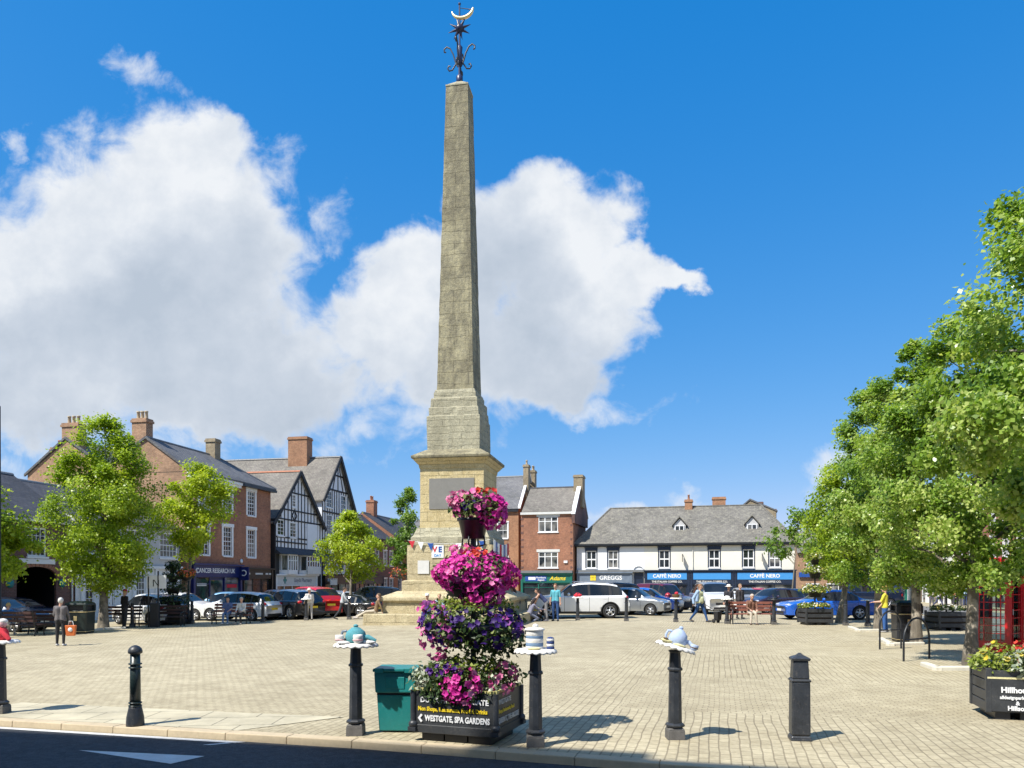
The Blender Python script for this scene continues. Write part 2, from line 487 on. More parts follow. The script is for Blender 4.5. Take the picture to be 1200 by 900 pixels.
w = bpy.data.worlds.new('World'); SC.world = w; w.use_nodes = True
nt = w.node_tree
bg = nt.nodes['Background']; wo = nt.nodes['World Output']
sky = nd(nt, 'ShaderNodeTexSky'); sky.sky_type = 'NISHITA'; sky.sun_disc = False
sky.sun_elevation = SUN_EL; sky.sun_rotation = math.atan2(-SHX, -SHY) % (2*PI)
sky.air_density = 1.0; sky.dust_density = 0.0; sky.ozone_density = 3.0; sky.altitude = 100
SKY_S = 0.115
gm = nd(nt, 'ShaderNodeHueSaturation'); gm.inputs['Saturation'].default_value = 1.12; gm.inputs['Value'].default_value = 1.0
ln(nt, sky.outputs[0], gm.inputs['Color'])
g0 = mixc(nt, 1.0, gm.outputs[0], (0.80, 1.0, 1.08), 'MULTIPLY')
# the clear deep blue of the day: a slightly stronger blue than the stock sky gives
K_ = 0.115*2**0.78
sc_ = nd(nt, 'ShaderNodeSeparateColor'); ln(nt, g0, sc_.inputs[0])
r_ = math_(nt, 'MAXIMUM', math_(nt, 'MULTIPLY', math_(nt, 'SUBTRACT', math_(nt, 'MULTIPLY', sc_.outputs[0], K_), 0.068), 0.69), 0.008)
g_ = math_(nt, 'MULTIPLY', math_(nt, 'POWER', math_(nt, 'MULTIPLY', sc_.outputs[1], K_/0.258), 0.62), 0.236)
b_ = math_(nt, 'MULTIPLY', math_(nt, 'POWER', math_(nt, 'MULTIPLY', sc_.outputs[2], K_/0.597), 0.35), 0.68)
cb_ = nd(nt, 'ShaderNodeCombineColor')
EXPO = 0.68
SKY_S = 0.1
for q, x in enumerate((r_, g_, b_)): ln(nt, math_(nt, 'MULTIPLY', x, 1.0/(SKY_S*2**EXPO)), cb_.inputs[q])
ln(nt, cb_.outputs[0], bg.inputs[0]); bg.inputs[1].default_value = SKY_S
# clouds: lobes and noise in the direction of view, infinitely far away
tc = nd(nt, 'ShaderNodeTexCoord')
sp = nd(nt, 'ShaderNodeSeparateXYZ'); ln(nt, tc.outputs['Generated'], sp.inputs[0])
yy = math_(nt, 'MAXIMUM', sp.outputs[1], 0.05)
tx = math_(nt, 'DIVIDE', sp.outputs[0], yy)
tz = math_(nt, 'DIVIDE', sp.outputs[2], yy)
cv = nd(nt, 'ShaderNodeCombineXYZ'); ln(nt, tx, cv.inputs[0]); ln(nt, tz, cv.inputs[1])
w1 = nd(nt, 'ShaderNodeTexNoise', Scale=5.0, Detail=3.0, Roughness=0.5); ln(nt, cv.outputs[0], w1.inputs['Vector'])
w2 = nd(nt, 'ShaderNodeTexNoise', Scale=17.0, Detail=5.0, Roughness=0.6); ln(nt, cv.outputs[0], w2.inputs['Vector'])
s1 = nd(nt, 'ShaderNodeSeparateColor'); ln(nt, w1.outputs['Color'], s1.inputs[0])
s2 = nd(nt, 'ShaderNodeSeparateColor'); ln(nt, w2.outputs['Color'], s2.inputs[0])
def warp(base, a, b):
    q = math_(nt, 'MULTIPLY_ADD', math_(nt, 'SUBTRACT', a, 0.5), 0.16, base)
    return math_(nt, 'MULTIPLY_ADD', math_(nt, 'SUBTRACT', b, 0.5), 0.075, q)
wx = warp(tx, s1.outputs[0], s2.outputs[0]); wz = warp(tz, s1.outputs[1], s2.outputs[1])
def lobe(px, py, rx, ry):
    a = math_(nt, 'MULTIPLY', math_(nt, 'SUBTRACT', wx, (px-600)/900), 900.0/rx)
    b = math_(nt, 'MULTIPLY', math_(nt, 'SUBTRACT', wz, (680-py)/900), 900.0/ry)
    return math_(nt, 'SUBTRACT', 1.0, math_(nt, 'ADD', math_(nt, 'MULTIPLY', a, a), math_(nt, 'MULTIPLY', b, b)))
def union(ls, k):
    f = ls[0]
    for l in ls[1:]:
        n = nt.nodes.new('ShaderNodeMath'); n.operation = 'SMOOTH_MAX'; n.inputs[2].default_value = k
        ln(nt, f, n.inputs[0]); ln(nt, l, n.inputs[1]); f = n.outputs[0]
    return f
thick = union([lobe(*l) for l in [
    (210, 215, 120, 120), (243, 158, 72, 58), (190, 165, 60, 45), (120, 268, 130, 100), (20, 330, 110, 110), (265, 310, 95, 140), (170, 380, 215, 140),
    (60, 440, 200, 80), (290, 440, 110, 75), (250, 470, 210, 50),
    (660, 262, 85, 82), (590, 300, 80, 80), (480, 345, 80, 75), (430, 400, 80, 75), (565, 410, 150, 95), (665, 345, 85, 90), (735, 315, 62, 45),
    (775, 322, 42, 24), (640, 450, 85, 52)]], 0.25)
thin = union([lobe(*l) for l in [
    (400, 500, 200, 40), (150, 515, 260, 42), (350, 470, 90, 50), (420, 520, 110, 30),
    (168, 78, 52, 30), (405, 245, 36, 40), (12, 178, 14, 22), (965, 565, 42, 50), (985, 535, 30, 22), (735, 583, 28, 14), (800, 580, 45, 16),
    (725, 482, 80, 24), (650, 490, 120, 20), (60, 540, 120, 30), (700, 590, 60, 16), (330, 300, 60, 150), (330, 205, 30, 25)]], 0.15)
fb = nd(nt, 'ShaderNodeTexNoise', Scale=15.0, Detail=9.0, Roughness=0.62, Distortion=0.4); ln(nt, cv.outputs[0], fb.inputs['Vector'])
fbm = math_(nt, 'SUBTRACT', fb.outputs['Fac'], 0.5)
def sstep(x, a, b):
    n = nd(nt, 'ShaderNodeMapRange'); n.interpolation_type = 'SMOOTHSTEP'
    ln(nt, x, n.inputs[0]); n.inputs['From Min'].default_value = a; n.inputs['From Max'].default_value = b
    return n.outputs[0]
f1 = math_(nt, 'MULTIPLY_ADD', fbm, 1.5, thick)
f2 = math_(nt, 'MULTIPLY_ADD', fbm, 4.2, thin)
a1 = sstep(f1, -0.16, 0.58)
a2 = math_(nt, 'MULTIPLY', sstep(f2, 0.15, 1.7), 0.78)
alpha = math_(nt, 'MAXIMUM', a1, a2)
front = sstep(sp.outputs[1], 0.05, 0.2)
# a scatter of ordinary clouds in the rest of the sky
zz = math_(nt, 'MAXIMUM', sp.outputs[2], 0.05)
bx = nd(nt, 'ShaderNodeCombineXYZ'); ln(nt, math_(nt, 'DIVIDE', sp.outputs[0], zz), bx.inputs[0]); ln(nt, math_(nt, 'DIVIDE', sp.outputs[1], zz), bx.inputs[1])
bn = nd(nt, 'ShaderNodeTexNoise', Scale=0.8, Detail=6.0, Roughness=0.55); ln(nt, bx.outputs[0], bn.inputs['Vector'])
back = math_(nt, 'MULTIPLY', sstep(bn.outputs['Fac'], 0.5, 0.62), sstep(sp.outputs[2], 0.03, 0.15))
alpha = math_(nt, 'ADD', math_(nt, 'MULTIPLY', alpha, front), math_(nt, 'MULTIPLY', back, math_(nt, 'SUBTRACT', 1.0, front)))
# thick middles and low undersides of the clouds are greyer than their tops
fs = nd(nt, 'ShaderNodeTexNoise', Scale=4.5, Detail=6.0, Roughness=0.55); ln(nt, cv.outputs[0], fs.inputs['Vector'])
under = union([lobe(*l) for l in [(210, 420, 190, 90), (50, 470, 190, 60), (300, 480, 160, 50), (650, 450, 150, 75), (590, 340, 70, 90), (250, 330, 90, 90), (590, 400, 90, 60), (120, 400, 150, 60)]], 0.3)
fm = nd(nt, 'ShaderNodeTexNoise', Scale=9.0, Detail=7.0, Roughness=0.6); ln(nt, cv.outputs[0], fm.inputs['Vector'])
gr = math_(nt, 'MULTIPLY_ADD', math_(nt, 'SUBTRACT', fs.outputs['Fac'], 0.5), 1.3, math_(nt, 'MULTIPLY_ADD', sstep(under, -1.1, 1.0), 0.62, 0.12))
gr = math_(nt, 'MULTIPLY_ADD', math_(nt, 'SUBTRACT', fm.outputs['Fac'], 0.5), 0.95, gr)
# the feathered rims are thin and bright
gr = math_(nt, 'MULTIPLY', gr, sstep(f1, -0.2, 0.75))
cc = ramp(nt, gr, [(0.0, (0.90, 0.935, 0.98)), (0.25, (0.77, 0.825, 0.90)), (0.6, (0.63, 0.70, 0.80)), (1.0, (0.52, 0.60, 0.71))])
bgc = nd(nt, 'ShaderNodeBackground'); ln(nt, cc, bgc.inputs[0]); bgc.inputs[1].default_value = 0.6
mx = nd(nt, 'ShaderNodeMixShader')
ln(nt, alpha, mx.inputs[0]); ln(nt, bg.outputs[0], mx.inputs[1]); ln(nt, bgc.outputs[0], mx.inputs[2])
ln(nt, mx.outputs[0], wo.inputs[0])
CLOUD_BG = bgc
w.cycles.sampling_method = 'MANUAL'; w.cycles.sample_map_resolution = 512

SC.view_settings.view_transform = 'Standard'; SC.view_settings.look = 'None'
SC.view_settings.gamma = 1.0; SC.view_settings.use_curve_mapping = False
SC.view_settings.exposure = EXPO
SC.render.engine = 'CYCLES'
SC.cycles.use_denoising = True
SC.cycles.max_bounces = 6; SC.cycles.diffuse_bounces = 3; SC.cycles.glossy_bounces = 3
SC.cycles.transparent_max_bounces = 6; SC.cycles.transmission_bounces = 3
SC.cycles.sample_clamp_indirect = 6.0
SC.cycles.caustics_reflective = False; SC.cycles.caustics_refractive = False

# ================================================================ ground, road, paving, kerb
def grid_uv(us, vs, dz=0.0):
    co = np.array([[*uv2w(u, v), 0.0] for v in vs for u in us])
    for p in co: p[2] = gz(p[0], p[1]) + dz
    nu = len(us)
    fc = np.array([[j*nu+i, j*nu+i+1, (j+1)*nu+i+1, (j+1)*nu+i] for j in range(len(vs)-1) for i in range(nu-1)])
    return co, fc
def sheet(name, us, vs, m, dz=0.0, kind='structure'):
    co, fc = grid_uv(us, vs, dz)
    o = fast_mesh(name, co, fc, m)
    return tag(o, kind=kind)

def paving_mat():
    m, nt, b = newmat('clay_paver_paving')
    g = nd(nt, 'ShaderNodeNewGeometry')
    s = nd(nt, 'ShaderNodeSeparateXYZ'); ln(nt, g.outputs['Position'], s.inputs[0])
    X, Y = s.outputs[0], s.outputs[1]
    u = math_(nt, 'DIVIDE', math_(nt, 'MULTIPLY_ADD', Y, -KT, X), KN)
    v = math_(nt, 'DIVIDE', math_(nt, 'MULTIPLY_ADD', X, KT, Y), KN)
    wob = nd(nt, 'ShaderNodeTexNoise', Scale=0.9, Detail=2.0); ln(nt, g.outputs['Position'], wob.inputs['Vector'])
    wb = math_(nt, 'MULTIPLY', math_(nt, 'SUBTRACT', wob.outputs['Fac'], 0.5), 0.09)
    uw = math_(nt, 'ADD', u, wb); vw = math_(nt, 'ADD', v, math_(nt, 'MULTIPLY', wb, -0.8))
    def br(a, c, bw, rh, ms):
        cx = nd(nt, 'ShaderNodeCombineXYZ'); ln(nt, a, cx.inputs[0]); ln(nt, c, cx.inputs[1])
        t = nd(nt, 'ShaderNodeTexBrick', Scale=1.0)
        t.inputs['Brick Width'].default_value = bw; t.inputs['Row Height'].default_value = rh
        t.inputs['Mortar Size'].default_value = ms; t.inputs['Mortar Smooth'].default_value = 0.2
        t.inputs['Color1'].default_value = (0.465, 0.418, 0.31, 1); t.inputs['Color2'].default_value = (0.405, 0.362, 0.267, 1)
        t.inputs['Mortar'].default_value = (0.255, 0.224, 0.165, 1)
        ln(nt, cx.outputs[0], t.inputs['Vector'])
        return t
    lines = br(vw, uw, 0.22, 0.115, 0.0095)      # courses running away from the kerb
    small = br(uw, vw, 0.16, 0.105, 0.008)       # small setts across
    # bands of courses alternate with fields of small setts; on the left the setts take over
    ph = math_(nt, 'FRACT', math_(nt, 'DIVIDE', math_(nt, 'SUBTRACT', v, 6.45), 9.1))
    band = math_(nt, 'LESS_THAN', ph, 0.545)
    right = math_(nt, 'GREATER_THAN', math_(nt, 'MULTIPLY_ADD', v, 0.02, u), -1.9)
    near = math_(nt, 'MULTIPLY', math_(nt, 'LESS_THAN', v, 11.4), math_(nt, 'GREATER_THAN', u, -5.5))
    strip = math_(nt, 'LESS_THAN', math_(nt, 'ABSOLUTE', math_(nt, 'ADD', u, 1.9)), 0.45)
    k = math_(nt, 'MAXIMUM', math_(nt, 'MAXIMUM', math_(nt, 'MULTIPLY', band, right), near), strip)
    c = mixc(nt, k, small.outputs['Color'], lines.outputs['Color'])
    fac = mixc(nt, k, small.outputs['Fac'], lines.outputs['Fac'])
    n1 = noise(nt, g.outputs['Position'], 0.16, 6, 0.62)
    n2 = noise(nt, g.outputs['Position'], 1.7, 5, 0.7)
    n3 = noise(nt, g.outputs['Position'], 14.0, 3, 0.7)
    c = mixc(nt, 1.0, c, ramp(nt, n1, [(0.3, (0.83, 0.81, 0.76)), (0.7, (1.13, 1.12, 1.08))]), 'MULTIPLY')
    c = mixc(nt, 1.0, c, ramp(nt, n2, [(0.3, (0.8, 0.78, 0.74)), (0.7, (1.12, 1.12, 1.1))]), 'MULTIPLY')
    c = mixc(nt, 1.0, c, ramp(nt, n3, [(0.25, (0.8, 0.8, 0.8)), (0.75, (1.14, 1.14, 1.14))]), 'MULTIPLY')
    spots = noise(nt, g.outputs['Position'], 5.0, 2, 0.5)
    c = mixc(nt, math_(nt, 'MULTIPLY', ramp(nt, spots, [(0.7, 0.0), (0.75, 1.0)]), 0.35), c, (0.16, 0.13, 0.1))
    ln(nt, c, b.inputs['Base Color'])
    b.inputs['Roughness'].default_value = 0.85
    b.inputs['Specular IOR Level'].default_value = 0.25
    bw = nd(nt, 'ShaderNodeRGBToBW'); ln(nt, fac, bw.inputs[0])
    bump(nt, b, math_(nt, 'SUBTRACT', math_(nt, 'MULTIPLY', n3, 0.5), bw.outputs[0]), 0.35, 0.006)
    return m
def asphalt_mat(name, lo, hi):
    m, nt, b = newmat(name)
    g = nd(nt, 'ShaderNodeNewGeometry')
    n1 = noise(nt, g.outputs['Position'], 0.4, 5, 0.6); n2 = noise(nt, g.outputs['Position'], 60.0, 2, 0.8)
    n3 = noise(nt, g.outputs['Position'], 9.0, 3, 0.8)
    c = mixc(nt, 1.0, ramp(nt, n1, [(0.3, lo), (0.7, hi)]), ramp(nt, n2, [(0.25, 0.4), (0.75, 1.9)]), 'MULTIPLY')
    c = mixc(nt, 1.0, c, ramp(nt, n3, [(0.3, 0.6), (0.7, 1.4)]), 'MULTIPLY')
    ln(nt, c, b.inputs['Base Color']); b.inputs['Roughness'].default_value = 0.9
    bump(nt, b, n2, 0.6, 0.008)
    return m
PAVE = paving_mat()
ASPH = asphalt_mat('asphalt', (0.026, 0.03, 0.036), (0.042, 0.046, 0.052))
LANE = asphalt_mat('worn_asphalt', (0.12, 0.12, 0.12), (0.17, 0.168, 0.16))
us = [-120, -80, -60, -45] + list(np.arange(-36, 21, 2.0)) + [25, 32, 40, 60, 90, 130]
def VK(u): return 8.03 - 0.058*min(6.0, max(-14.0, u))
V0 = 8.2
co = np.array([[-2500, -2500, -1.6], [2500, -2500, -1.6], [2500, 2500, -1.6], [-2500, 2500, -1.6]], float)
tag(fast_mesh('ground', co, np.array([[0, 1, 2, 3]]), pm('far_ground', (0.12, 0.13, 0.08), 0.95)), kind='structure')
def sheet_k(name, us, vs, m, dz, first=None, last=None):
    co = []
    for j, v in enumerate(vs):
        for u in us:
            vv = VK(u)+first if (first is not None and j == 0) else (VK(u)+last if (last is not None and j == len(vs)-1) else v)
            x, y = uv2w(u, vv); co.append((x, y, gz(x, y)+dz))
    nu = len(us)
    fc = np.array([[j*nu+i, j*nu+i+1, (j+1)*nu+i+1, (j+1)*nu+i] for j in range(len(vs)-1) for i in range(nu-1)])
    return tag(fast_mesh(name, np.array(co), fc, m), kind='structure')
sheet_k('square_paving', us, [8.5] + list(np.arange(10, 60, 2.0)) + [64, 70, 80, 95, 115, 140], PAVE, 0.0, first=0.2)
sheet_k('road', us, [1.6, 4.0, 6.0, 8.0], ASPH, -0.085, last=0.0)
sheet('footpath', us, [-9, -4, 1.3], pm('grey_flagstones', (0.3, 0.29, 0.27), 0.9))
# kerb stones
mb = MB()
u = -60.0
k = 0
while u < 60:
    L = 0.9
    n0 = len(mb.v)
    for (a0, a1) in ((u, u+L-0.004),):
        P = []
        for (uu, o_, dz) in ((a0, 0, -0.16), (a1, 0, -0.16), (a1, 0.196, -0.16), (a0, 0.196, -0.16),
                             (a0, 0.012, 0.005), (a1, 0.012, 0.005), (a1, 0.196, 0.005), (a0, 0.196, 0.005)):
            x, y = uv2w(uu, VK(uu)+o_)
            P.append((x, y, gz(x, y) + dz + 0.0015*math.sin(k*1.7)))
        mb.add(P, [(0,3,2,1),(4,5,6,7),(0,1,5,4),(1,2,6,5),(2,3,7,6),(3,0,4,7)])
    u += L; k += 1
tag(mb.build('kerb', M['kerb'], bevel=0.012), kind='structure')
# near kerb on the camera's side of the road
mb = MB()
for i in range(-60, 50):
    P = []
    for (uu, vv, dz) in ((i, 1.3, -0.16), (i+0.99, 1.3, -0.16), (i+0.99, 1.6, -0.16), (i, 1.6, -0.16), (i, 1.3, 0.004), (i+0.99, 1.3, 0.004), (i+0.99, 1.6, 0.004), (i, 1.6, 0.004)):
        x, y = uv2w(uu, vv); P.append((x, y, gz(x, y)+dz))
    mb.add(P, [(0,3,2,1),(4,5,6,7),(0,1,5,4),(1,2,6,5),(2,3,7,6),(3,0,4,7)])
tag(mb.build('kerb', M['kerb']), kind='structure')
# flagstone pad at the crossing on the left
def on_ground(pts, dz):
    return [(x, y, gz(x, y) + dz) for x, y in pts]
def flat_poly(name, pix, m, dz, road=False):
    P = []
    for px, py in pix:
        s = spot(px, py) if not road else spot_z(px, py, -0.105)
        P.append((s.x, s.y, gz(s.x, s.y) + dz))
    o = MB().add(P, [tuple(range(len(P)))]).build(name, m)
    return tag(o, kind='structure')
def spot_z(px, py, dz):
    d = 10.0
    for _ in range(25):
        x = (px - CX)/F*d
        d = F*(EYE - gz(x, d) - dz)/(py - HY)
    return Vector(((px-CX)/F*d, d, 0))
def uvq(name, quads, m, dz):
    mb = MB()
    for q in quads:
        P = []
        for u_, v_ in q:
            x, y = uv2w(u_, v_); P.append((x, y, gz(x, y)+dz))
        mb.add(P, [tuple(range(len(P)))])
    return tag(mb.build(name, m), kind='structure')
FLAG = slate_mat('pale_flagstone', (0.50, 0.45, 0.32), (0.47, 0.42, 0.295), (0.54, 0.49, 0.36), 0.8, 0.6, 0.5)
mb = MB()
n = 10
for i in range(n):
    a0, a1 = -11.0 + 5.05*i/n, -11.0 + 5.05*(i+1)/n
    q = [(a0, VK(a0)+0.2), (a1, VK(a1)+0.2), (a1 + (0.9 if i == n-1 else 0), VK(a1)+1.35), (a0, VK(a0)+1.35)]
    P = []
    for u_, v_ in q:
        x, y = uv2w(u_, v_); P.append((x, y, gz(x, y)+0.004))
    mb.add(P, [(0, 1, 2, 3)])
tag(mb.build('flagstone_path', FLAG), kind='structure')
# painted road markings
def rq(pix):
    out = []
    for px, py in pix:
        s = spot_z(px, py, -0.081); out.append((s.x, s.y, gz(s.x, s.y) - 0.081))
    return out
mb = MB()
def rp(u_, v_):
    x, y = uv2w(u_, v_); return (x, y, gz(x, y) - 0.081)
ul = list(np.arange(-30, -6.2, 0.8)) + [-5.75]
for a, b in zip(ul[:-1], ul[1:]):
    mb.add([rp(a, VK(a)-0.13), rp(b, VK(b)-0.13), rp(b, VK(b)-0.03), rp(a, VK(a)-0.03)], [(0, 1, 2, 3)])
mb.add([rp(-6.1, VK(-6)-0.3), rp(-6.0, VK(-6)-0.3), rp(-5.66, VK(-6)-0.05), rp(-5.76, VK(-6)-0.05)], [(0, 1, 2, 3)])
tag(mb.build('road_edge_line', M['road_paint']), kind='structure')
mb = MB().add(rq([(92, 879), (200, 895), (240, 886)]), [(0, 1, 2)])
tag(mb.build('road_triangle_marking', M['road_paint']), kind='structure')
# lane along the right side, beyond the tree row
sheet('lane', [9.5, 12, 14, 16.0], list(np.arange(12, 60, 4.0)) + [70, 90, 120], LANE, 0.004)
# ================================================================ buildings
def wall_face(mb, x0, x1, z0, z1, holes, y=0.0, depth=0.14, mi=0):
    """front wall in the plane y with rectangular openings and their reveals"""
    xs = sorted({x0, x1} | {h[0] for h in holes} | {h[1] for h in holes})
    zs = sorted({z0, z1} | {h[2] for h in holes} | {h[3] for h in holes})
    for i in range(len(xs)-1):
        for j in range(len(zs)-1):
            cx, cz = (xs[i]+xs[i+1])/2, (zs[j]+zs[j+1])/2
            if any(h[0] < cx < h[1] and h[2] < cz < h[3] for h in holes): continue
            mb.quad((xs[i], y, zs[j]), (xs[i+1], y, zs[j]), (xs[i+1], y, zs[j+1]), (xs[i], y, zs[j+1]), mi)
    for a, b, c, d in holes:
        e = y + depth
        mb.quad((a, y, c), (a, e, c), (a, e, d), (a, y, d), mi)
        mb.quad((b, y, c), (b, y, d), (b, e, d), (b, e, c), mi)
        mb.quad((a, y, d), (a, e, d), (b, e, d), (b, y, d), mi)
        mb.quad((a, y, c), (b, y, c), (b, e, c), (a, e, c), mi)
def body(name, parent, W, D, z0, z1, holes, m, gable=None, depth=0.14):
    """outer walls of a rectangular building, open at the top; gable=(z ridge) adds gable ends left and right"""
    mb = MB()
    wall_face(mb, 0, W, z0, z1, holes, 0, depth)
    mb.quad((W, D, z0), (0, D, z0), (0, D, z1), (W, D, z1))
    for x in (0, W):
        if gable:
            mb.add([(x, 0, z0), (x, D, z0), (x, D, z1), (x, D/2, gable), (x, 0, z1)], [(0, 1, 2, 3, 4)])
        else:
            mb.quad((x, 0, z0), (x, D, z0), (x, D, z1), (x, 0, z1))
    # dark backing rooms behind the openings
    return mb.build(name, m, parent, recalc=False)
def window(parent, x0, x1, z0, z1, y=0.0, depth=0.1, nx=2, nz=2, m=None, sill=True, head=None, surround=0.0, bar=0.03, fr=0.06, headm=None, sash=True, pane_m=None):
    m = m or M['white']
    cx = (x0+x1)/2
    mb = MB()
    ya, yb = y+depth-0.06, y+depth
    mb.box(x0, x0+fr, ya, yb, z0, z1); mb.box(x1-fr, x1, ya, yb, z0, z1)
    mb.box(x0+fr, x1-fr, ya, yb, z0, z0+fr); mb.box(x0+fr, x1-fr, ya, yb, z1-fr, z1)
    for i in range(1, nx):
        x = x0 + fr + (x1-x0-2*fr)*i/nx
        mb.box(x-bar/2, x+bar/2, ya+0.012, yb-0.002, z0+fr, z1-fr)
    for j in range(1, nz):
        z = z0 + fr + (z1-z0-2*fr)*j/nz
        t = bar if not (sash and nz % 2 == 0 and j == nz//2) else bar*1.7
        mb.box(x0+fr, x1-fr, ya+0.008, yb-0.004, z-t/2, z+t/2)
    o = mb.build('window', m, parent)
    MB().box(x0+0.01, x1-0.01, yb-0.02, yb+0.01, z0+0.01, z1-0.01).build('pane', pane_m or M['glass'], o)
    if sill:
        MB().box(x0-0.08, x1+0.08, y-0.09, y+depth-0.062, z0-0.1, z0).build('sill', m, o)
    if surround:
        s = MB(); t = surround
        s.box(x0-t, x0, y-0.035, y+0.02, z0, z1); s.box(x1, x1+t, y-0.035, y+0.02, z0, z1)
        s.box(x0-t-0.05, x1+t+0.05, y-0.06, y+0.02, z1, z1+t*1.2)
        s.build('surround', m, o)
    if head:
        s = MB(); s.box(x0-0.12, x1+0.12, y-0.1, y+0.02, z1+0.002, z1+head); s.box(x0-0.18, x1+0.18, y-0.16, y+0.02, z1+head, z1+head+0.07)
        s.build('lintel', headm or m, o)
    return o
def chimney(parent, cx, cy, zb, zt, a, b, m, pots=2, potm=None, along='x', cap=True):
    mb = MB()
    mb.box(cx-a, cx+a, cy-b, cy+b, zb, zt-0.28)
    mb.box(cx-a-0.07, cx+a+0.07, cy-b-0.07, cy+b+0.07, zt-0.28, zt-0.12)
    mb.box(cx-a-0.02, cx+a+0.02, cy-b-0.02, cy+b+0.02, zt-0.12, zt)
    o = mb.build('chimney', m, parent)
    for i in range(pots):
        t = (i+0.5)/pots*2-1
        px, py = (cx+t*a*0.85, cy) if along == 'x' else (cx, cy+t*b*0.85)
        MB().lathe([(0.13, 0), (0.12, 0.1), (0.1, 0.45), (0.125, 0.47), (0.125, 0.55), (0.085, 0.55), (0.085, 0.3)], 12, (px, py, zt), close=False).build('chimney_pot', potm or M['pot'], o)
    return o
def gable_roof(parent, x0, x1, y0, y1, ze, zr, m, over=0.3, t=0.12, ridge_m=None, name='roof'):
    """ridge along x"""
    ym = (y0+y1)/2
    k = (zr-ze)/(ym-y0)
    mb = MB()
    ya, za = y0-over, ze-over*k
    yb = y1+over
    mb.prism([(ya, za), (ym, zr), (yb, za), (yb, za+t), (ym, zr+t), (ya, za+t)], x0, x1, plane='yz')
    o = mb.build(name, m, parent)
    r = MB()
    n = int((x1-x0)/0.45)+1
    for i in range(n):
        a = x0+(x1-x0)*i/n; b = x0+(x1-x0)*(i+1)/n-0.012
        r.prism([(ym-0.16, zr+t-0.07), (ym-0.1, zr+t+0.03), (ym, zr+t+0.075), (ym+0.1, zr+t+0.03), (ym+0.16, zr+t-0.07)], a, b, plane='yz')
    r.build('ridge_tiles', ridge_m or M['lead'], o)
    return o
def gable_roof_y(parent, x0, x1, y0, y1, ze0, zr, m, xr=None, over=0.3, t=0.12, ridge_m=None, ze1=None):
    """ridge along y (gable to the street)"""
    xm = (x0+x1)/2 if xr is None else xr
    ze1 = ze0 if ze1 is None else ze1
    k0 = (zr-ze0)/(xm-x0); k1 = (zr-ze1)/(x1-xm)
    xa, za = x0-over, ze0-over*k0
    xb, zb = x1+over, ze1-over*k1
    mb = MB().prism([(xa, za), (xm, zr), (xb, zb), (xb, zb+t), (xm, zr+t), (xa, za+t)], y0, y1, plane='xz')
    o = mb.build('roof', m, parent)
    r = MB()
    n = int((y1-y0)/0.45)+1
    for i in range(n):
        a = y0+(y1-y0)*i/n; b = y0+(y1-y0)*(i+1)/n-0.012
        r.prism([(xm-0.16, zr+t-0.07), (xm-0.1, zr+t+0.03), (xm, zr+t+0.075), (xm+0.1, zr+t+0.03), (xm+0.16, zr+t-0.07)], a, b, plane='xz')
    r.build('ridge_tiles', ridge_m or M['lead'], o)
    return o
def hip_roof(parent, x0, x1, y0, y1, ze, zr, m, hl, hr, over=0.35, gl=False, t=0.1):
    ym = (y0+y1)/2
    xa, xb, ya, yb = x0-(0 if gl else over), x1+over, y0-over, y1+over
    z = ze - 0.02
    vs = [(xa, ya, z), (xb, ya, z), (xb, yb, z), (xa, yb, z), (xa, ya, z+t), (xb, ya, z+t), (xb, yb, z+t), (xa, yb, z+t),
          (xa if gl else x0+hl, ym, zr), (x1-hr, ym, zr)]
    mb = MB().add(vs, [(0,3,2,1), (0,1,5,4), (1,2,6,5), (2,3,7,6), (3,0,4,7), (4,5,9,8), (5,6,9), (6,7,8,9), (7,4,8)])
    o = mb.build('roof', m, parent)
    r = MB()
    for a, b in ((vs[8], vs[9]), (vs[5], vs[9]), (vs[6], vs[9])) + (() if gl else ((vs[4], vs[8]), (vs[7], vs[8]))):
        r.tube([a, b], 0.1, 6, sm=False)
    r.build('ridge_tiles', m, o)
    return o
def gutter(parent, x0, x1, z, m, y=-0.34, downs=(), zb=0):
    mb = MB()
    n = 8
    mb.prism([(y-0.07, z), (y+0.07, z), (y+0.06, z-0.06), (y, z-0.1), (y-0.06, z-0.06)], x0, x1, plane='yz')
    for x in downs:
        mb.tube([(x, y, z-0.08), (x, -0.08, z-0.45), (x, -0.07, zb)], 0.045, 8)
    return mb.build('gutter', m, parent)
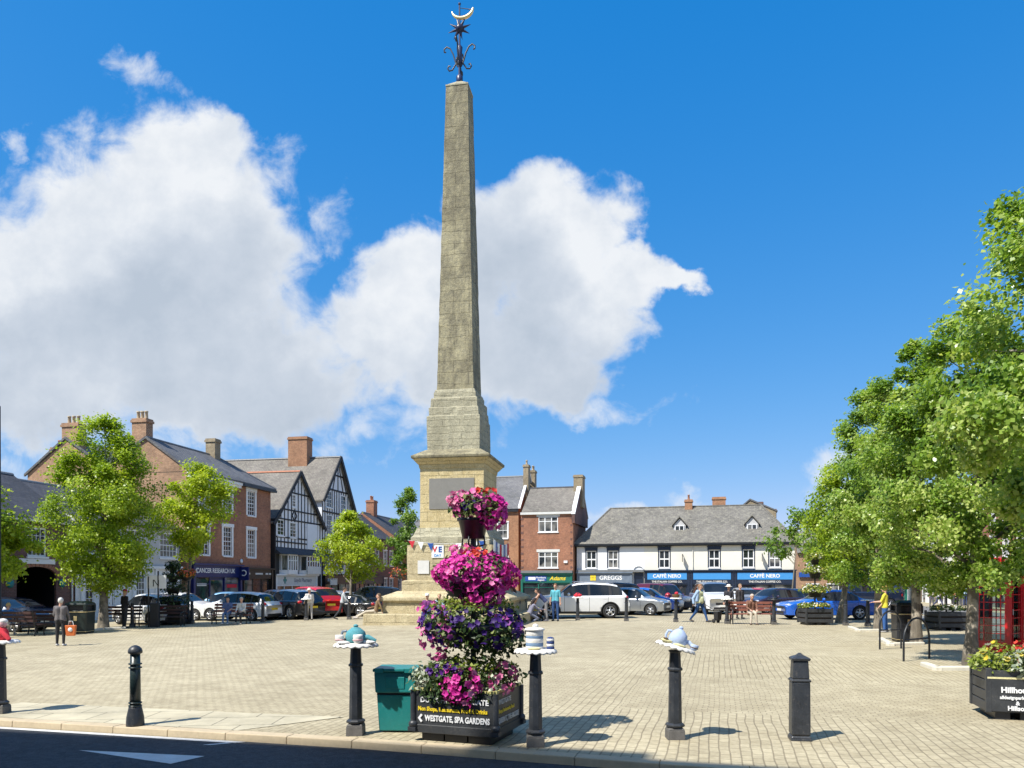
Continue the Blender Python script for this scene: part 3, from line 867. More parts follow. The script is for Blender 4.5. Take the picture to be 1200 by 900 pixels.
def shopfront(parent, x0, x1, zg, zf0, zf1, m, fascia_m=None, bays=3, door=None, y=-0.16, stall=0.5, name='shopfront', glass=None):
    """pilasters, fascia, cornice, stallriser, panes"""
    mb = MB()
    mb.box(x0, x0+0.22, y-0.14, y+0.1, zg, zf1); mb.box(x1-0.22, x1, y-0.14, y+0.1, zg, zf1)
    mb.box(x0+0.22, x1-0.22, y-0.08, y+0.1, zf0-0.09, zf0)
    mb.box(x0-0.08, x1+0.08, y-0.28, y+0.1, zf1, zf1+0.12)
    n = bays
    wv = (x1-x0-0.44)/n
    for i in range(n):
        a, b = x0+0.22+i*wv, x0+0.22+(i+1)*wv
        if door == i:
            mb.box(a, a+0.07, y, y+0.1, zg, zf0-0.09); mb.box(b-0.07, b, y, y+0.1, zg, zf0-0.09)
        else:
            mb.box(a+0.002, b-0.002, y-0.04, y+0.1, zg, zg+stall)
            mb.box(a, a+0.05, y, y+0.1, zg+stall, zf0-0.09); mb.box(b-0.05, b, y, y+0.1, zg+stall, zf0-0.09)
            mb.box(a+0.05, b-0.05, y+0.01, y+0.09, zf0-0.09-0.5, zf0-0.09-0.45)
    o = mb.build(name, m, parent)
    for i in range(n):
        a, b = x0+0.22+i*wv, x0+0.22+(i+1)*wv
        if door != i: MB().box(a+0.05, b-0.05, y+0.05, y+0.07, zg+stall, zf0-0.09).build('shop_window', glass or M['glass'], o)
    if door is not None:
        a, b = x0+0.22+door*wv, x0+0.22+(door+1)*wv
        d = MB(); d.box(a+0.07, b-0.07, y+0.1, y+0.15, zg, zf0-0.1)
        do = d.build('door', m, o)
        MB().box(a+0.2, b-0.2, y+0.085, y+0.1-0.002, zg+0.9, zf0-0.3).build('door_pane', M['glass'], do)
        MB().cyl((a+0.15, y+0.05, zg+0.85), (a+0.15, y+0.05, zg+1.25), 0.015, n=8).build('handle', M['steel'], do)
    fb = MB().box(x0+0.222, x1-0.222, y-0.1, y+0.05, zf0+0.002, zf1-0.002).build('fascia_sign', fascia_m or m, parent)
    return o, fb
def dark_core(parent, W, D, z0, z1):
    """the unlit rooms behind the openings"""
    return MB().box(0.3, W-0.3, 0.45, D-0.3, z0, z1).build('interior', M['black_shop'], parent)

LROT = math.atan2(0.981, 0.196)
def left_b(name, label, cat, Y, group='buildings along the left side of the square'):
    return thing(name, label, cat, (-21.2+0.2*(Y-56), Y, 0), LROT, group)
def S(Ya, Y): return (Y-Ya)/0.981       # distance along the left facades

# ---- archway inn
Y0 = 27.0
b = left_b('brick_inn', 'low dark brick inn with a shaded carriage arch and white signboard over it', 'building', Y0)
W = S(Y0, 42.1)
ah = (S(Y0, 38.35), S(Y0, 40.85))
wn = [(S(Y0, 39.0), S(Y0, 40.2), 3.12, 4.62), (S(Y0, 35.2), S(Y0, 36.3), 3.12, 4.62), (S(Y0, 31.0), S(Y0, 32.2), 3.12, 4.62)]
low = [(S(Y0, 30.5), S(Y0, 32.5), 0.6, 2.1), (S(Y0, 34.4), S(Y0, 36.4), 0.6, 2.1)]
body('wall', b, W, 8.0, -1.0, 5.0, wn+low+[(ah[0], ah[1], -1.0, 2.62)], M['brick_dark'], gable=7.75, depth=0.12)
mb = MB()     # spandrels of the segmental arch
xc = (ah[0]+ah[1])/2; hw = (ah[1]-ah[0])/2
for s_ in (-1, 1):
    pts = [(xc+s_*hw, 2.1)] + [(xc+s_*hw*math.cos(t), 2.1+0.5*math.sin(t)) for t in np.linspace(0, PI/2, 9)] + [(xc+s_*hw, 2.62)]
    mb.prism(pts, 0.002, 0.12)
mb.build('arch_spandrel', M['brick_dark'], b)
mb = MB()
for i in range(15):
    t0, t1 = PI*i/15+0.01, PI*(i+1)/15-0.01
    mb.prism([(xc-hw*math.cos(t0), 2.1+0.5*math.sin(t0)), (xc-(hw+0.24)*math.cos(t0), 2.1+0.74*math.sin(t0)), (xc-(hw+0.24)*math.cos(t1), 2.1+0.74*math.sin(t1)), (xc-hw*math.cos(t1), 2.1+0.5*math.sin(t1))], -0.03, 0.0)
mb.build('arch_ring', M['brick_red'], b)
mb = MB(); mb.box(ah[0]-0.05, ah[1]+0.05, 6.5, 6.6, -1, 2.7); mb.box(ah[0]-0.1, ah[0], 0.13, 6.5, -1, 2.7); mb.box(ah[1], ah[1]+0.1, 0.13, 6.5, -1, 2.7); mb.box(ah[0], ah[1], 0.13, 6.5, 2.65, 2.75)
mb.build('carriage_passage', M['black_shop'], b)  # near-black walls put the shade of the passage into their colour
for h in wn: window(b, *h, nx=4, nz=4, fr=0.09)
for h in low: window(b, *h, nx=4, nz=2, fr=0.08)
so = MB().box(xc-1.15, xc+1.15, -0.06, 0.0, 2.74, 3.0).build('signboard', M['render_white'], b, bevel=0.01)
for x in (ah[0]-0.42, ah[1]+0.38):
    MB().lathe([(0.0, -0.02), (0.23, -0.02), (0.23, 0.02), (0.0, 0.02)], 20, M=Matrix.Translation((x, -0.03, 1.75)) @ Matrix.Rotation(PI/2, 4, 'X')).build('round_plaque', M['bin_green'], b)
MB().lathe([(0.0, -0.05), (0.12, -0.05), (0.16, 0.0), (0.12, 0.05), (0.0, 0.05)], 14, M=Matrix.Translation((ah[1]+0.75, -0.06, 2.9)) @ Matrix.Rotation(PI/2, 4, 'X')).build('alarm_bell', M['white'], b)
gable_roof(b, -0.1, W, 0, 8.0, 5.0, 7.7, M['slate_dark'], over=0.25)
gutter(b, 0, W, 4.98, M['white'], y=-0.3, downs=(W-0.25,), zb=-0.5)
# ---- white fronted hotel
Y0 = 42.1
b = left_b('hotel', 'two storey hotel with a whitewashed ground floor and wide sash windows behind the tree', 'building', Y0)
W = S(Y0, 51.3)
up = [(S(Y0, 49.2), S(Y0, 51.0), 3.35, 5.0), (S(Y0, 46.0), S(Y0, 47.6), 3.35, 5.0), (S(Y0, 43.0), S(Y0, 44.6), 3.35, 5.0)]
lo = [(S(Y0, 42.6), S(Y0, 43.5), 0.35, 2.3), (S(Y0, 44.2), S(Y0, 45.1), 0.35, 2.3), (S(Y0, 46.9), S(Y0, 47.8), 0.35, 2.3), (S(Y0, 49.6), S(Y0, 50.7), 0.9, 2.3)]
body('wall', b, W, 8.0, 2.75, 5.3, up, M['render_grey'], gable=7.3)
mb = MB(); wall_face(mb, 0, W, -1.0, 2.75, lo, -0.05); mb.box(-0.02, W, -0.2, -0.05, 2.62, 2.8); mb.build('whitewashed_front', M['render_white'], b)
for h in up: window(b, *h, nx=5, nz=4, fr=0.1)
for h in lo: window(b, *h, y=-0.05, nx=3, nz=4, fr=0.08)
mb = MB()
for i in range(5):
    x = W*(0.05+0.9*i/4); mb.box(x-0.14, x+0.14, -0.16, -0.05, -1.0, 2.62)
mb.build('pilasters', M['white'], b)
gable_roof(b, 0, W, 0, 8.0, 5.3, 7.45, M['slate_dark'], over=0.25)
gutter(b, 0, W, 5.28, M['black'], y=-0.3, downs=(W-0.15,), zb=-0.5)
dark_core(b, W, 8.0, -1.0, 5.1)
# ---- tall brick house with two roofs
Y0 = 52.0
b = left_b('brick_townhouse', 'tall three storey brick house with two shops and twin gable chimneys', 'building', Y0)
W = S(Y0, 63.0); ZE = 9.38
ups = []
for yc in (53.9, 56.8, 60.05):
    ups.append((S(Y0, yc)-0.55, S(Y0, yc)+0.55, 6.95, 8.85)); ups.append((S(Y0, yc)-0.55, S(Y0, yc)+0.55, 3.7, 5.85))
mb = MB()
wall_face(mb, 0, W, -1.2, ZE, ups, 0, 0.14)
mb.quad((W, 0, -1.2), (W, 12.6, -1.2), (W, 12.6, ZE), (W, 0, ZE)); mb.quad((0, 12.6, -1.2), (W, 12.6, -1.2), (W, 12.6, ZE), (0, 12.6, ZE))
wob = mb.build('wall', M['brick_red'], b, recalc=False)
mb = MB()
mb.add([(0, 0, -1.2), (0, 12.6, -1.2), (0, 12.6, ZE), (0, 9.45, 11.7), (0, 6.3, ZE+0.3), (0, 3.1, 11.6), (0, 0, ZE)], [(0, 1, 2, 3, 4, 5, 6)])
mb.build('gable_wall', M['brick_sun'], b, recalc=False)  # paler brick than the front wall: sunlight is put into its colour
for h in ups: window(b, *h, nx=3, nz=6, surround=0.2, fr=0.06, bar=0.035)
# front roof hipped at the far end, back roof behind it
mb = MB()
x1 = W+0.3
vs = [(-0.02, -0.35, ZE-0.1), (x1, -0.35, ZE-0.1), (x1, 6.3, ZE-0.1), (-0.02, 6.3, ZE-0.1), (-0.02, 3.1, 11.7), (W-3.0, 3.1, 11.7),
      (-0.02, -0.35, ZE), (x1, -0.35, ZE), (x1, 6.3, ZE), (-0.02, 6.3, ZE)]
mb.add(vs, [(0, 3, 2, 1), (0, 1, 7, 6), (1, 2, 8, 7), (2, 3, 9, 8), (6, 7, 5, 4), (7, 8, 5), (8, 9, 4, 5)])
ro = mb.build('roof', M['slate'], b)
MB().tube([vs[4], vs[5]], 0.09, 6, sm=False).tube([vs[5], vs[7]], 0.08, 6, sm=False).build('ridge_tiles', M['lead'], ro)
ro2 = gable_roof(b, -0.02, W, 6.3, 12.6, ZE, 11.75, M['slate'], over=0.0)
mb = MB()     # slate verge on the sunny gable
for (ya, za), (yb, zb) in (((-0.3, ZE-0.05), (3.1, 11.72)), ((3.1, 11.72), (6.3, ZE+0.42)), ((6.3, ZE+0.42), (9.45, 11.92)), ((9.45, 11.92), (12.8, ZE))):
    mb.prism([(ya, za-0.12), (yb, zb-0.12), (yb, zb+0.05), (ya, za+0.05)], -0.12, 0.02, plane='yz')
mb.build('verge', M['slate'], b)
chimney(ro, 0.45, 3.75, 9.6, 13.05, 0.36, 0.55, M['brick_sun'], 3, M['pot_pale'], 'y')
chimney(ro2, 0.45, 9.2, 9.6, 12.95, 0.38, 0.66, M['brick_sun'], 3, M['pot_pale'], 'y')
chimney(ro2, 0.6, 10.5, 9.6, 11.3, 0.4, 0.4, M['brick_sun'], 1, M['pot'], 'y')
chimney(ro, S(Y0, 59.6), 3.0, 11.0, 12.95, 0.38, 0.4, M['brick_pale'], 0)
mb = MB(); mb.box(0, S(Y0, 58.4), -0.3, 0.02, ZE-0.3, ZE-0.105); mb.box(0, S(Y0, 58.4), -0.18, 0.02, ZE-0.5, ZE-0.3); mb.build('cornice', M['white'], b)
MB().box(S(Y0, 58.4)+0.002, W+0.3, -0.42, 0.02, ZE-0.3, ZE-0.105).build('gutter', M['black'], b)
o, fb = shopfront(b, S(Y0, 52.3), S(Y0, 58.3), -0.75, 2.2, 2.95, M['navy'], bays=3, door=1)
xm = (S(Y0, 52.3)+S(Y0, 57.2))/2
lettering('CANCER RESEARCH UK', 0.46, M['white'], fb, (xm+0.25, -0.27, 2.57), sx=0.98, bold=0.008)
mb = MB(); mb.tube([(xm-2.05+0.16*math.cos(t), -0.27, 2.57+0.16*math.sin(t)) for t in np.linspace(0.7, 2*PI-0.7, 14)], 0.03, 6); mb.build('emblem', M['white'], fb)
pj = MB().box(S(Y0, 58.0), S(Y0, 58.1), -1.0, -0.2, 1.9, 2.9).build('hanging_sign', M['navy'], b)
mb = MB(); mb.tube([(S(Y0, 58.0)-0.01, -0.6+0.2*math.cos(t), 2.45+0.2*math.sin(t)) for t in np.linspace(0.9, 2*PI-0.9, 14)], 0.04, 6); mb.build('emblem', M['white'], pj)
mb = MB()
mb.box(S(Y0, 52.9), S(Y0, 54.0), -0.14, -0.125, 1.5, 1.7); mb.build('window_poster', M['offwhite'], o)
MB().box(S(Y0, 56.5), S(Y0, 57.8), -0.14, -0.125, 1.35, 1.62).build('window_poster', M['red_knit'], o)
o, fb = shopfront(b, S(Y0, 58.5), W-0.1, -0.8, 2.1, 2.75, M['black_shop'], bays=3, door=2)
mb = MB()
for i, (a, c) in enumerate(((-1.7, 0.35), (-0.55, 1.1), (1.0, 0.4), (1.55, 0.3))):
    x = (S(Y0, 58.5)+W)/2 + a; mb.box(x, x+c, -0.285, -0.262, 2.35, 2.48)
mb.build('lettering', M['offwhite'], fb)
MB().lathe([(0.0, -0.05), (0.15, -0.05), (0.18, 0.0), (0.0, 0.04)], 14, M=Matrix.Translation((S(Y0, 58.6), -0.06, 3.35)) @ Matrix.Rotation(PI/2, 4, 'X')).build('alarm_bell', M['white'], b)
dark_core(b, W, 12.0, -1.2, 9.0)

# ---- half timbered houses
def timber(mb, a, b, wdt=0.13, y=-0.045):
    """a timber between two points (x,z) of the front, a real bar standing proud of the plaster"""
    (xa, za), (xb, zb) = a, b
    d = Vector((xb-xa, zb-za)); L = d.length
    if L < 1e-3: return
    d /= L; n = Vector((-d.y, d.x))*wdt/2
    P = [(xa+n.x, za+n.y), (xa-n.x, za-n.y), (xb-n.x, zb-n.y), (xb+n.x, zb+n.y)]
    mb.prism(P, y, 0.0)
def gable_line(xl, zl, xa, za, xr, zr):
    return lambda x: zl+(za-zl)*(x-xl)/(xa-xl) if x < xa else zr+(za-zr)*(xr-x)/(xr-xa)
Y0 = 63.15
b = left_b('half_timbered_house', 'half timbered house with a pharmacy below and one steep black edged gable', 'building', Y0)
W = S(Y0, 72.4); D = 14.0
gl = gable_line(0.25, 6.9, 4.6, 11.4, W-0.15, 7.0)
wins = [(S(Y0, 64.0)+0.05, S(Y0, 65.2), 5.65, 7.05), (S(Y0, 66.2), S(Y0, 67.35), 5.6, 6.95), (S(Y0, 66.6), S(Y0, 67.3), 8.25, 9.4)]
mb = MB(); wall_face(mb, 0.2, W, 4.55, 6.9, [h[:3]+(min(h[3], 6.9),) for h in wins[:2]], 0, 0.1)
mb.build('wall', M['plaster'], b, recalc=False)
mb = MB()
hs = wins
xs = sorted({0.25, 4.6, W-0.15} | {h[0] for h in hs} | {h[1] for h in hs})
for i in range(len(xs)-1):
    a, c = xs[i], xs[i+1]; mid = (a+c)/2
    z = 6.9
    for h in sorted([h for h in hs if h[0] < mid < h[1]], key=lambda q: q[2]):
        if h[2] > z: mb.quad((a, 0, z), (c, 0, z), (c, 0, h[2]), (a, 0, h[2]))
        z = max(z, h[3])
    if z < max(gl(a), gl(c)):
        mb.quad((a, 0, z), (c, 0, z), (c, 0, max(gl(c), z)), (a, 0, max(gl(a), z)))
mb.build('gable', M['plaster'], b, recalc=False)
mb = MB()
for zz in (4.62, 5.15, 5.55, 7.1, 7.95, 9.5):
    # horizontal rails cut to the gable
    xa = 0.25 if zz < 6.9 else 0.25+(zz-6.9)*(4.6-0.25)/(11.4-6.9)
    xb = W-0.15 if zz < 7.0 else W-0.15-(zz-7.0)*(W-0.15-4.6)/(11.4-7.0)
    segs = [(xa, xb)]
    for h in wins:
        if h[2]-0.05 < zz < h[3]+0.05:
            segs = [q for s_ in segs for q in ((s_[0], h[0]-0.02), (h[1]+0.02, s_[1]))]
    for s_ in segs:
        if s_[1] > s_[0]+0.1: timber(mb, (s_[0], zz), (s_[1], zz), 0.12, -0.05)
x = 0.3
while x < W-0.2:
    top = gl(x)-0.15
    z = 4.62
    for h in sorted([h for h in wins if h[0]-0.04 < x < h[1]+0.04], key=lambda q: q[2]):
        timber(mb, (x, z), (x, h[2]-0.02), 0.1); z = h[3]+0.02
    if top > z+0.1: timber(mb, (x, z), (x, top), 0.1)
    x += 0.62
cxd = S(Y0, 67.0)
for a, c in (((cxd-0.42, 7.52), (cxd, 8.0)), ((cxd, 8.0), (cxd+0.42, 7.52)), ((cxd+0.42, 7.52), (cxd, 7.05)), ((cxd, 7.05), (cxd-0.42, 7.52))):
    timber(mb, a, c, 0.11, -0.055)
mb.build('timber_frame', M['timber_black'], b)
for h in wins: window(b, *h, nx=2, nz=4, fr=0.1, depth=0.05)
MB().box(S(Y0, 69.3), S(Y0, 71.2), -0.12, 0.0, 4.7, 7.0).build('plain_panel', M['plaster'], b)
# lower storeys, painted black, with white oriel windows and pent roof
mb = MB(); mb.box(0, W, 0.1, 12.0, -1.3, 4.55); mb.box(0, 0.2, -0.3, 0.1, -1.3, 7.0); mb.build('lower_wall', M['timber_black'], b)
mb = MB(); mb.prism([(-0.75, 4.1), (0.05, 4.75), (0.05, 4.1)], 0.2, W-0.3, plane='yz'); mb.build('pent_roof', M['slate_dark'], b)
for (a, c, nx) in ((S(Y0, 64.6), S(Y0, 67.0), 4), (S(Y0, 68.0), S(Y0, 71.2), 5)):
    mb = MB()
    y0 = -0.55
    mb.prism([(a, 0.1), (a+0.4, y0), (c-0.4, y0), (c, 0.1)], 2.42, 2.78, plane='xy')
    mb.prism([(a, 0.1), (a+0.4, y0), (c-0.4, y0), (c, 0.1)], 4.0, 4.14, plane='xy')
    for i in range(nx+1):
        x = a+0.4+(c-a-0.8)*i/nx; mb.box(x-0.07, x+0.07, y0, y0+0.1, 2.78, 4.0)
    mb.box(a+0.4, c-0.4, y0+0.02, y0+0.08, 3.55, 3.62)
    mb.box(a, a+0.1, -0.1, 0.1, 2.78, 4.0); mb.box(c-0.1, c, -0.1, 0.1, 2.78, 4.0)
    o = mb.build('oriel_window', M['white'], b)
    MB().prism([(a+0.05, 0.09), (a+0.43, y0+0.04), (c-0.43, y0+0.04), (c-0.05, 0.09)], 2.79, 3.99, plane='xy').build('pane', M['glass'], o)
MB().box(S(Y0, 68.3), S(Y0, 70.9), -0.62, -0.56, 2.45, 3.15).build('balcony_panel', M['offwhite'], b)
o, fb = shopfront(b, 0.3, S(Y0, 71.0), -0.95, 1.5, 2.3, M['white'], M['offwhite'], bays=5, door=3, y=-0.1)
lettering('Lloyds Pharmacy', 0.5, M['grey_shop'], fb, (W*0.55, -0.21, 1.9), bold=0.005)
mb = MB(); cx_ = W*0.2; mb.box(cx_-0.1, cx_+0.1, -0.23, -0.205, 1.62, 2.18); mb.box(cx_-0.28, cx_-0.1, -0.23, -0.205, 1.8, 2.0); mb.box(cx_+0.1, cx_+0.28, -0.23, -0.205, 1.8, 2.0)
mb.build('pharmacy_cross', M['bin_green'], fb)
ro = gable_roof_y(b, 0.25, W-0.15, -0.25, D, 6.9, 11.4, M['tile_grey'], xr=4.6, over=0.35, ze1=7.0, ridge_m=M['ridge_tile'])
mb = MB()
for (xa, za), (xb, zb) in (((-0.2, 6.45), (4.6, 11.42)), ((4.6, 11.42), (W+0.25, 6.6))):
    timber(mb, (xa, za), (xb, zb), 0.34, -0.1)
bo = mb.build('bargeboards', M['timber_black'], b); bo.location = (0, -0.27, 0)

Y0 = 72.4
b = left_b('half_timbered_house', 'tallest half timbered house with big brick chimney and white window bays', 'building', Y0)
W = S(Y0, 79.4); D = 16.0
xA = S(Y0, 75.9); ZL, ZA, ZR = 9.7, 14.0, 9.0
gl = gable_line(0.0, ZL, xA, ZA, W, ZR)
wins = [(S(Y0, 73.3), S(Y0, 74.5), 8.9, 10.5), (S(Y0, 76.6), S(Y0, 77.8), 8.6, 10.4), (S(Y0, 73.3), S(Y0, 74.6), 6.2, 8.2), (S(Y0, 76.6), S(Y0, 77.9), 6.2, 8.0)]
mb = MB()
xs = sorted({0.0, xA, W} | {h[0] for h in wins} | {h[1] for h in wins})
for i in range(len(xs)-1):
    a, c = xs[i], xs[i+1]; mid = (a+c)/2; z = 4.3
    for h in sorted([h for h in wins if h[0] < mid < h[1]], key=lambda q: q[2]):
        mb.quad((a, 0, z), (c, 0, z), (c, 0, h[2]), (a, 0, h[2])); z = h[3]
    mb.quad((a, 0, z), (c, 0, z), (c, 0, gl(c)), (a, 0, gl(a)))
mb.quad((0, 0, -1.3), (0, D, -1.3), (0, D, ZL), (0, 0, ZL)); mb.quad((W, 0, -1.3), (W, D, -1.3), (W, D, ZR), (W, 0, ZR)); mb.quad((0, D, -1.3), (W, D, -1.3), (W, D, 9), (0, D, 9))
mb.build('wall', M['plaster'], b, recalc=False)
mb = MB()
for zz in (4.4, 5.1, 5.85, 8.45, 10.7, 12.2):
    xa = 0.0 if zz < ZL else (zz-ZL)*xA/(ZA-ZL)
    xb = W if zz < ZR else W-(zz-ZR)*(W-xA)/(ZA-ZR)
    segs = [(xa, xb)]
    for h in wins:
        if h[2]-0.05 < zz < h[3]+0.05: segs = [q for s_ in segs for q in ((s_[0], h[0]-0.02), (h[1]+0.02, s_[1]))]
    for s_ in segs:
        if s_[1] > s_[0]+0.1: timber(mb, (s_[0], zz), (s_[1], zz), 0.15, -0.05)
for i in range(14):
    x = 0.08+(W-0.16)*i/13; z = 4.4
    for h in sorted([h for h in wins if h[0]-0.04 < x < h[1]+0.04], key=lambda q: q[2]):
        if h[2] > z+0.1: timber(mb, (x, z), (x, h[2]), 0.1)
        z = h[3]
    top = min(gl(x)-0.2, 10.7)
    if top > z+0.1: timber(mb, (x, z), (x, top), 0.1)
for (a, c) in (((xA-1.2, 10.75), (xA-0.15, 13.4)), ((xA+1.2, 10.75), (xA+0.15, 13.4)), ((xA, 10.75), (xA, 13.6)), ((xA-2.2, 10.75), (xA-1.2, 12.1)), ((xA+2.0, 10.75), (xA+1.2, 12.1))):
    timber(mb, a, c, 0.11, -0.055)
mb.build('timber_frame', M['timber_black'], b)
for h in wins: window(b, *h, nx=3, nz=4, fr=0.08, depth=0.05)
MB().box(0.02, W-0.02, 0.02, 12.0, -1.3, 4.3).build('lower_wall', M['timber_black'], b)
MB().prism([(-0.5, 4.0), (0.02, 4.4), (0.02, 4.0)], 0.0, W, plane='yz').build('pent_roof', M['slate_dark'], b)
for (a, c, nx) in ((0.25, S(Y0, 75.4), 4), (S(Y0, 76.0), S(Y0, 79.0), 4)):
    mb = MB(); y0 = -0.5
    mb.prism([(a, 0.1), (a+0.35, y0), (c-0.35, y0), (c, 0.1)], 2.5, 2.8, plane='xy'); mb.prism([(a, 0.1), (a+0.35, y0), (c-0.35, y0), (c, 0.1)], 3.86, 3.98, plane='xy')
    for i in range(nx+1):
        x = a+0.35+(c-a-0.7)*i/nx; mb.box(x-0.06, x+0.06, y0, y0+0.1, 2.8, 3.86)
    o = mb.build('oriel_window', M['white'], b)
    MB().prism([(a+0.05, 0.09), (a+0.38, y0+0.04), (c-0.38, y0+0.04), (c-0.05, 0.09)], 2.81, 3.85, plane='xy').build('pane', M['glass'], o)
o, fb = shopfront(b, 0.1, W-0.1, -1.0, 1.6, 2.25, M['black_shop'], bays=4, door=1)
MB().box(0.4, 1.9, -0.7, -0.64, 1.45, 1.95).build('hanging_sign', M['offwhite'], b)
mb = MB()
for i in range(6):
    x = 0.7+i*0.38; mb.box(x, x+0.26, -0.285, -0.262, 1.78, 2.1)
mb.build('lettering', M['offwhite'], fb)
ro = gable_roof_y(b, 0.0, W, -0.3, D, ZL, ZA, M['tile_grey'], xr=xA, over=0.3, ze1=ZR)
mb = MB()
for (xa, za), (xb, zb) in (((-0.35, ZL-0.35), (xA, ZA+0.06)), ((xA, ZA+0.06), (W+0.35, ZR-0.45))): timber(mb, (xa, za), (xb, zb), 0.36, -0.1)
bo = mb.build('bargeboards', M['timber_black'], b); bo.location = (0, -0.32, 0)
chimney(ro, xA-0.2, 3.9, 12.6, 16.1, 0.6, 1.0, M['brick_orange'], 0)
chimney(ro, xA+0.1, 13.5, 12.6, 15.6, 0.3, 0.3, M['brick_red'], 1)

# ---- dark brick row beyond the timbered houses
def plain_house(root, W, D, zb, ze, zr, wm, rm, wins, shop=None, ch=(), gm=None, nx=2, nz=2, sur=0.0, wf=None, over=0.25, par=False, fr=0.07):
    body('wall', root, W, D, zb, ze, wins, wm, gable=zr)
    for h in wins: window(root, *h, nx=nx, nz=nz, m=wf, surround=sur, fr=fr)
    ro = gable_roof(root, 0, W, 0, D, ze, zr, rm, over=over)
    for c in ch: chimney(ro, *c)
    gutter(root, 0, W, ze-0.02, gm or M['black'], y=-over-0.04)
    dark_core(root, W, D, zb, ze-0.3)
    return ro
Y0 = 79.4
b = left_b('dark_brick_house', 'long dark brick house with slate roof behind the small round tree', 'building', Y0)
W = S(Y0, 91.5)
wn = [(x, x+1.0, z, z+1.7) for x in (1.2, 3.8, 6.4, 9.0, 11.0) for z in (3.6,)] + [(x, x+1.0, 0.4, 2.1) for x in (9.0, 11.0)]
plain_house(b, W, 8.0, -1.4, 6.6, 9.6, M['brick_dark'], M['slate_dark'], wn, ch=((7.0, 4.0, 9.0, 11.3, 0.6, 0.8, M['brick_pale'], 0),), nz=4, sur=0.1)
shopfront(b, 0.2, 8.4, -1.2, 1.6, 2.3, M['navy_dark'], bays=6, door=2)
Y0 = 91.6
b = left_b('red_brick_house', 'red brick house at the far left corner, hanging flower basket in front', 'building', Y0)
W = S(Y0, 108)
wn = [(x, x+1.1, z, z+1.8) for x in (1.5, 5.0, 8.5, 12.0) for z in (0.6, 4.0)]
plain_house(b, W, 8.0, -1.6, 7.2, 10.0, M['brick_red'], M['slate_dark'], wn, ch=((3.0, 4.0, 9.0, 11.8, 0.6, 0.5, M['brick_red'], 2),), nz=4, sur=0.1)

# ---- far side of the square
FROT = -math.atan(KT)
def far_b(name, label, px, d, group='buildings along the far side of the square'):
    return thing(name, label, 'building', ((px-600)/900*d, d, 0), FROT, group)
b = far_b('brick_terrace', 'brick terrace closing the square, hidden mostly behind the stone monument', 474, 99)
wn = [(x, x+1.1, z, z+1.7) for x in np.arange(1.0, 9.5, 2.8) for z in (0.4, 3.6)]
plain_house(b, 10.2, 8.0, -1.6, 7.0, 9.8, M['brick_red'], M['slate'], wn, ch=((2.0, 4.0, 9.0, 11.6, 0.6, 0.5, M['brick_red'], 2),), sur=0.1)
b = far_b('orange_brick_house', 'orange brick house with grey roof just right of the stone monument', 560, 87)
wn = [(x, x+1.1, z, z+1.8) for x in (0.6, 2.4) for z in (3.4, 6.6)]
ro = plain_house(b, 4.75, 8.5, -1.4, 9.9, 14.0, M['brick_orange'], M['slate'], wn, sur=0.12, over=0.15)
chimney(ro, 4.95, 3.0, 11.0, 15.2, 0.3, 0.45, M['brick_pale'], 1, M['pot_pale'], 'y'); chimney(ro, 5.1, 5.6, 11.0, 14.9, 0.3, 0.45, M['brick_pale'], 2, M['pot_pale'], 'y')
mb = MB(); mb.prism([(-0.2, 9.9), (4.25, 14.25), (8.7, 9.9), (8.7, 10.1), (4.25, 14.5), (-0.2, 10.1)], 4.75, 5.05, plane='yz'); mb.build('gable_coping', M['render_white'], b)
MB().box(-0.1, 4.75, -0.25, 0.0, 9.55, 9.8).build('cornice', M['black'], b)

b = far_b('brick_shop_house', 'three storey red brick house with a green shopfront and two white windows', 610.5, 83.5)
W = 5.75
wn = [(1.95, 4.1, 7.1, 8.75), (1.95, 4.1, 3.25, 4.95)]
body('wall', b, W, 8.0, -1.3, 9.25, wn, M['brick_red'], gable=12.3)
for (a, c, z0, z1) in wn:
    o = window(b, a, c, z0, z1, nx=1, nz=1, fr=0.09, depth=0.08)
    mb = MB()
    for k in (1, 2): x = a+(c-a)*k/3; mb.box(x-0.05, x+0.05, 0.02, 0.078, z0+0.09, z1-0.09)
    mb.box(a+0.09, c-0.09, 0.025, 0.076, z1-0.55, z1-0.47)
    mb.build('mullions', M['white'], o)
    MB().box(a-0.2, c+0.2, -0.04, 0.02, z1, z1+0.28).build('lintel', M['offwhite'], o)
    mb = MB()
    for x in (a+0.12, a+0.8, c-0.6): mb.box(x, x+0.42, 0.105, 0.11, z0+0.1, z1-0.6)
    mb.build('net_curtain', M['offwhite'], o)
gable_roof(b, 0.1, W-0.1, 0, 8.0, 9.3, 12.25, M['tile_grey'], over=0.12, ridge_m=M['slate_dark'])
MB().box(-0.02, W-0.1, -0.22, 0.0, 9.0, 9.25).build('cornice', M['offwhite'], b)
mb = MB(); mb.prism([(-0.25, 8.9), (4.0, 12.75), (8.2, 9.0), (8.2, 8.0), (-0.25, 8.0)], W-0.1, W+0.22, plane='yz'); mb.build('parapet_wall', M['brick_dark'], b)  # darker brick than the front puts the shade of this side into the colour
mb = MB(); mb.prism([(-0.3, 8.95), (4.0, 12.85), (8.25, 9.05), (8.25, 9.2), (4.0, 13.02), (-0.3, 9.12)], W-0.16, W+0.28, plane='yz'); mb.build('parapet_coping', M['render_white'], b)
chimney(b, W-0.05, 4.0, 10.0, 13.6, 0.5, 0.8, M['brick_pale'], 0)
mb = MB()
for i, z in enumerate(np.arange(0, 6.0, 0.75)):
    mb.box(-0.02, 0.28, -0.03, 0.0, 3.2+z, 3.4+z); mb.box(W-0.3, W-0.1, -0.03, 0.0, 3.2+z, 3.4+z)
mb.build('quoins', M['brick_dark'], b)
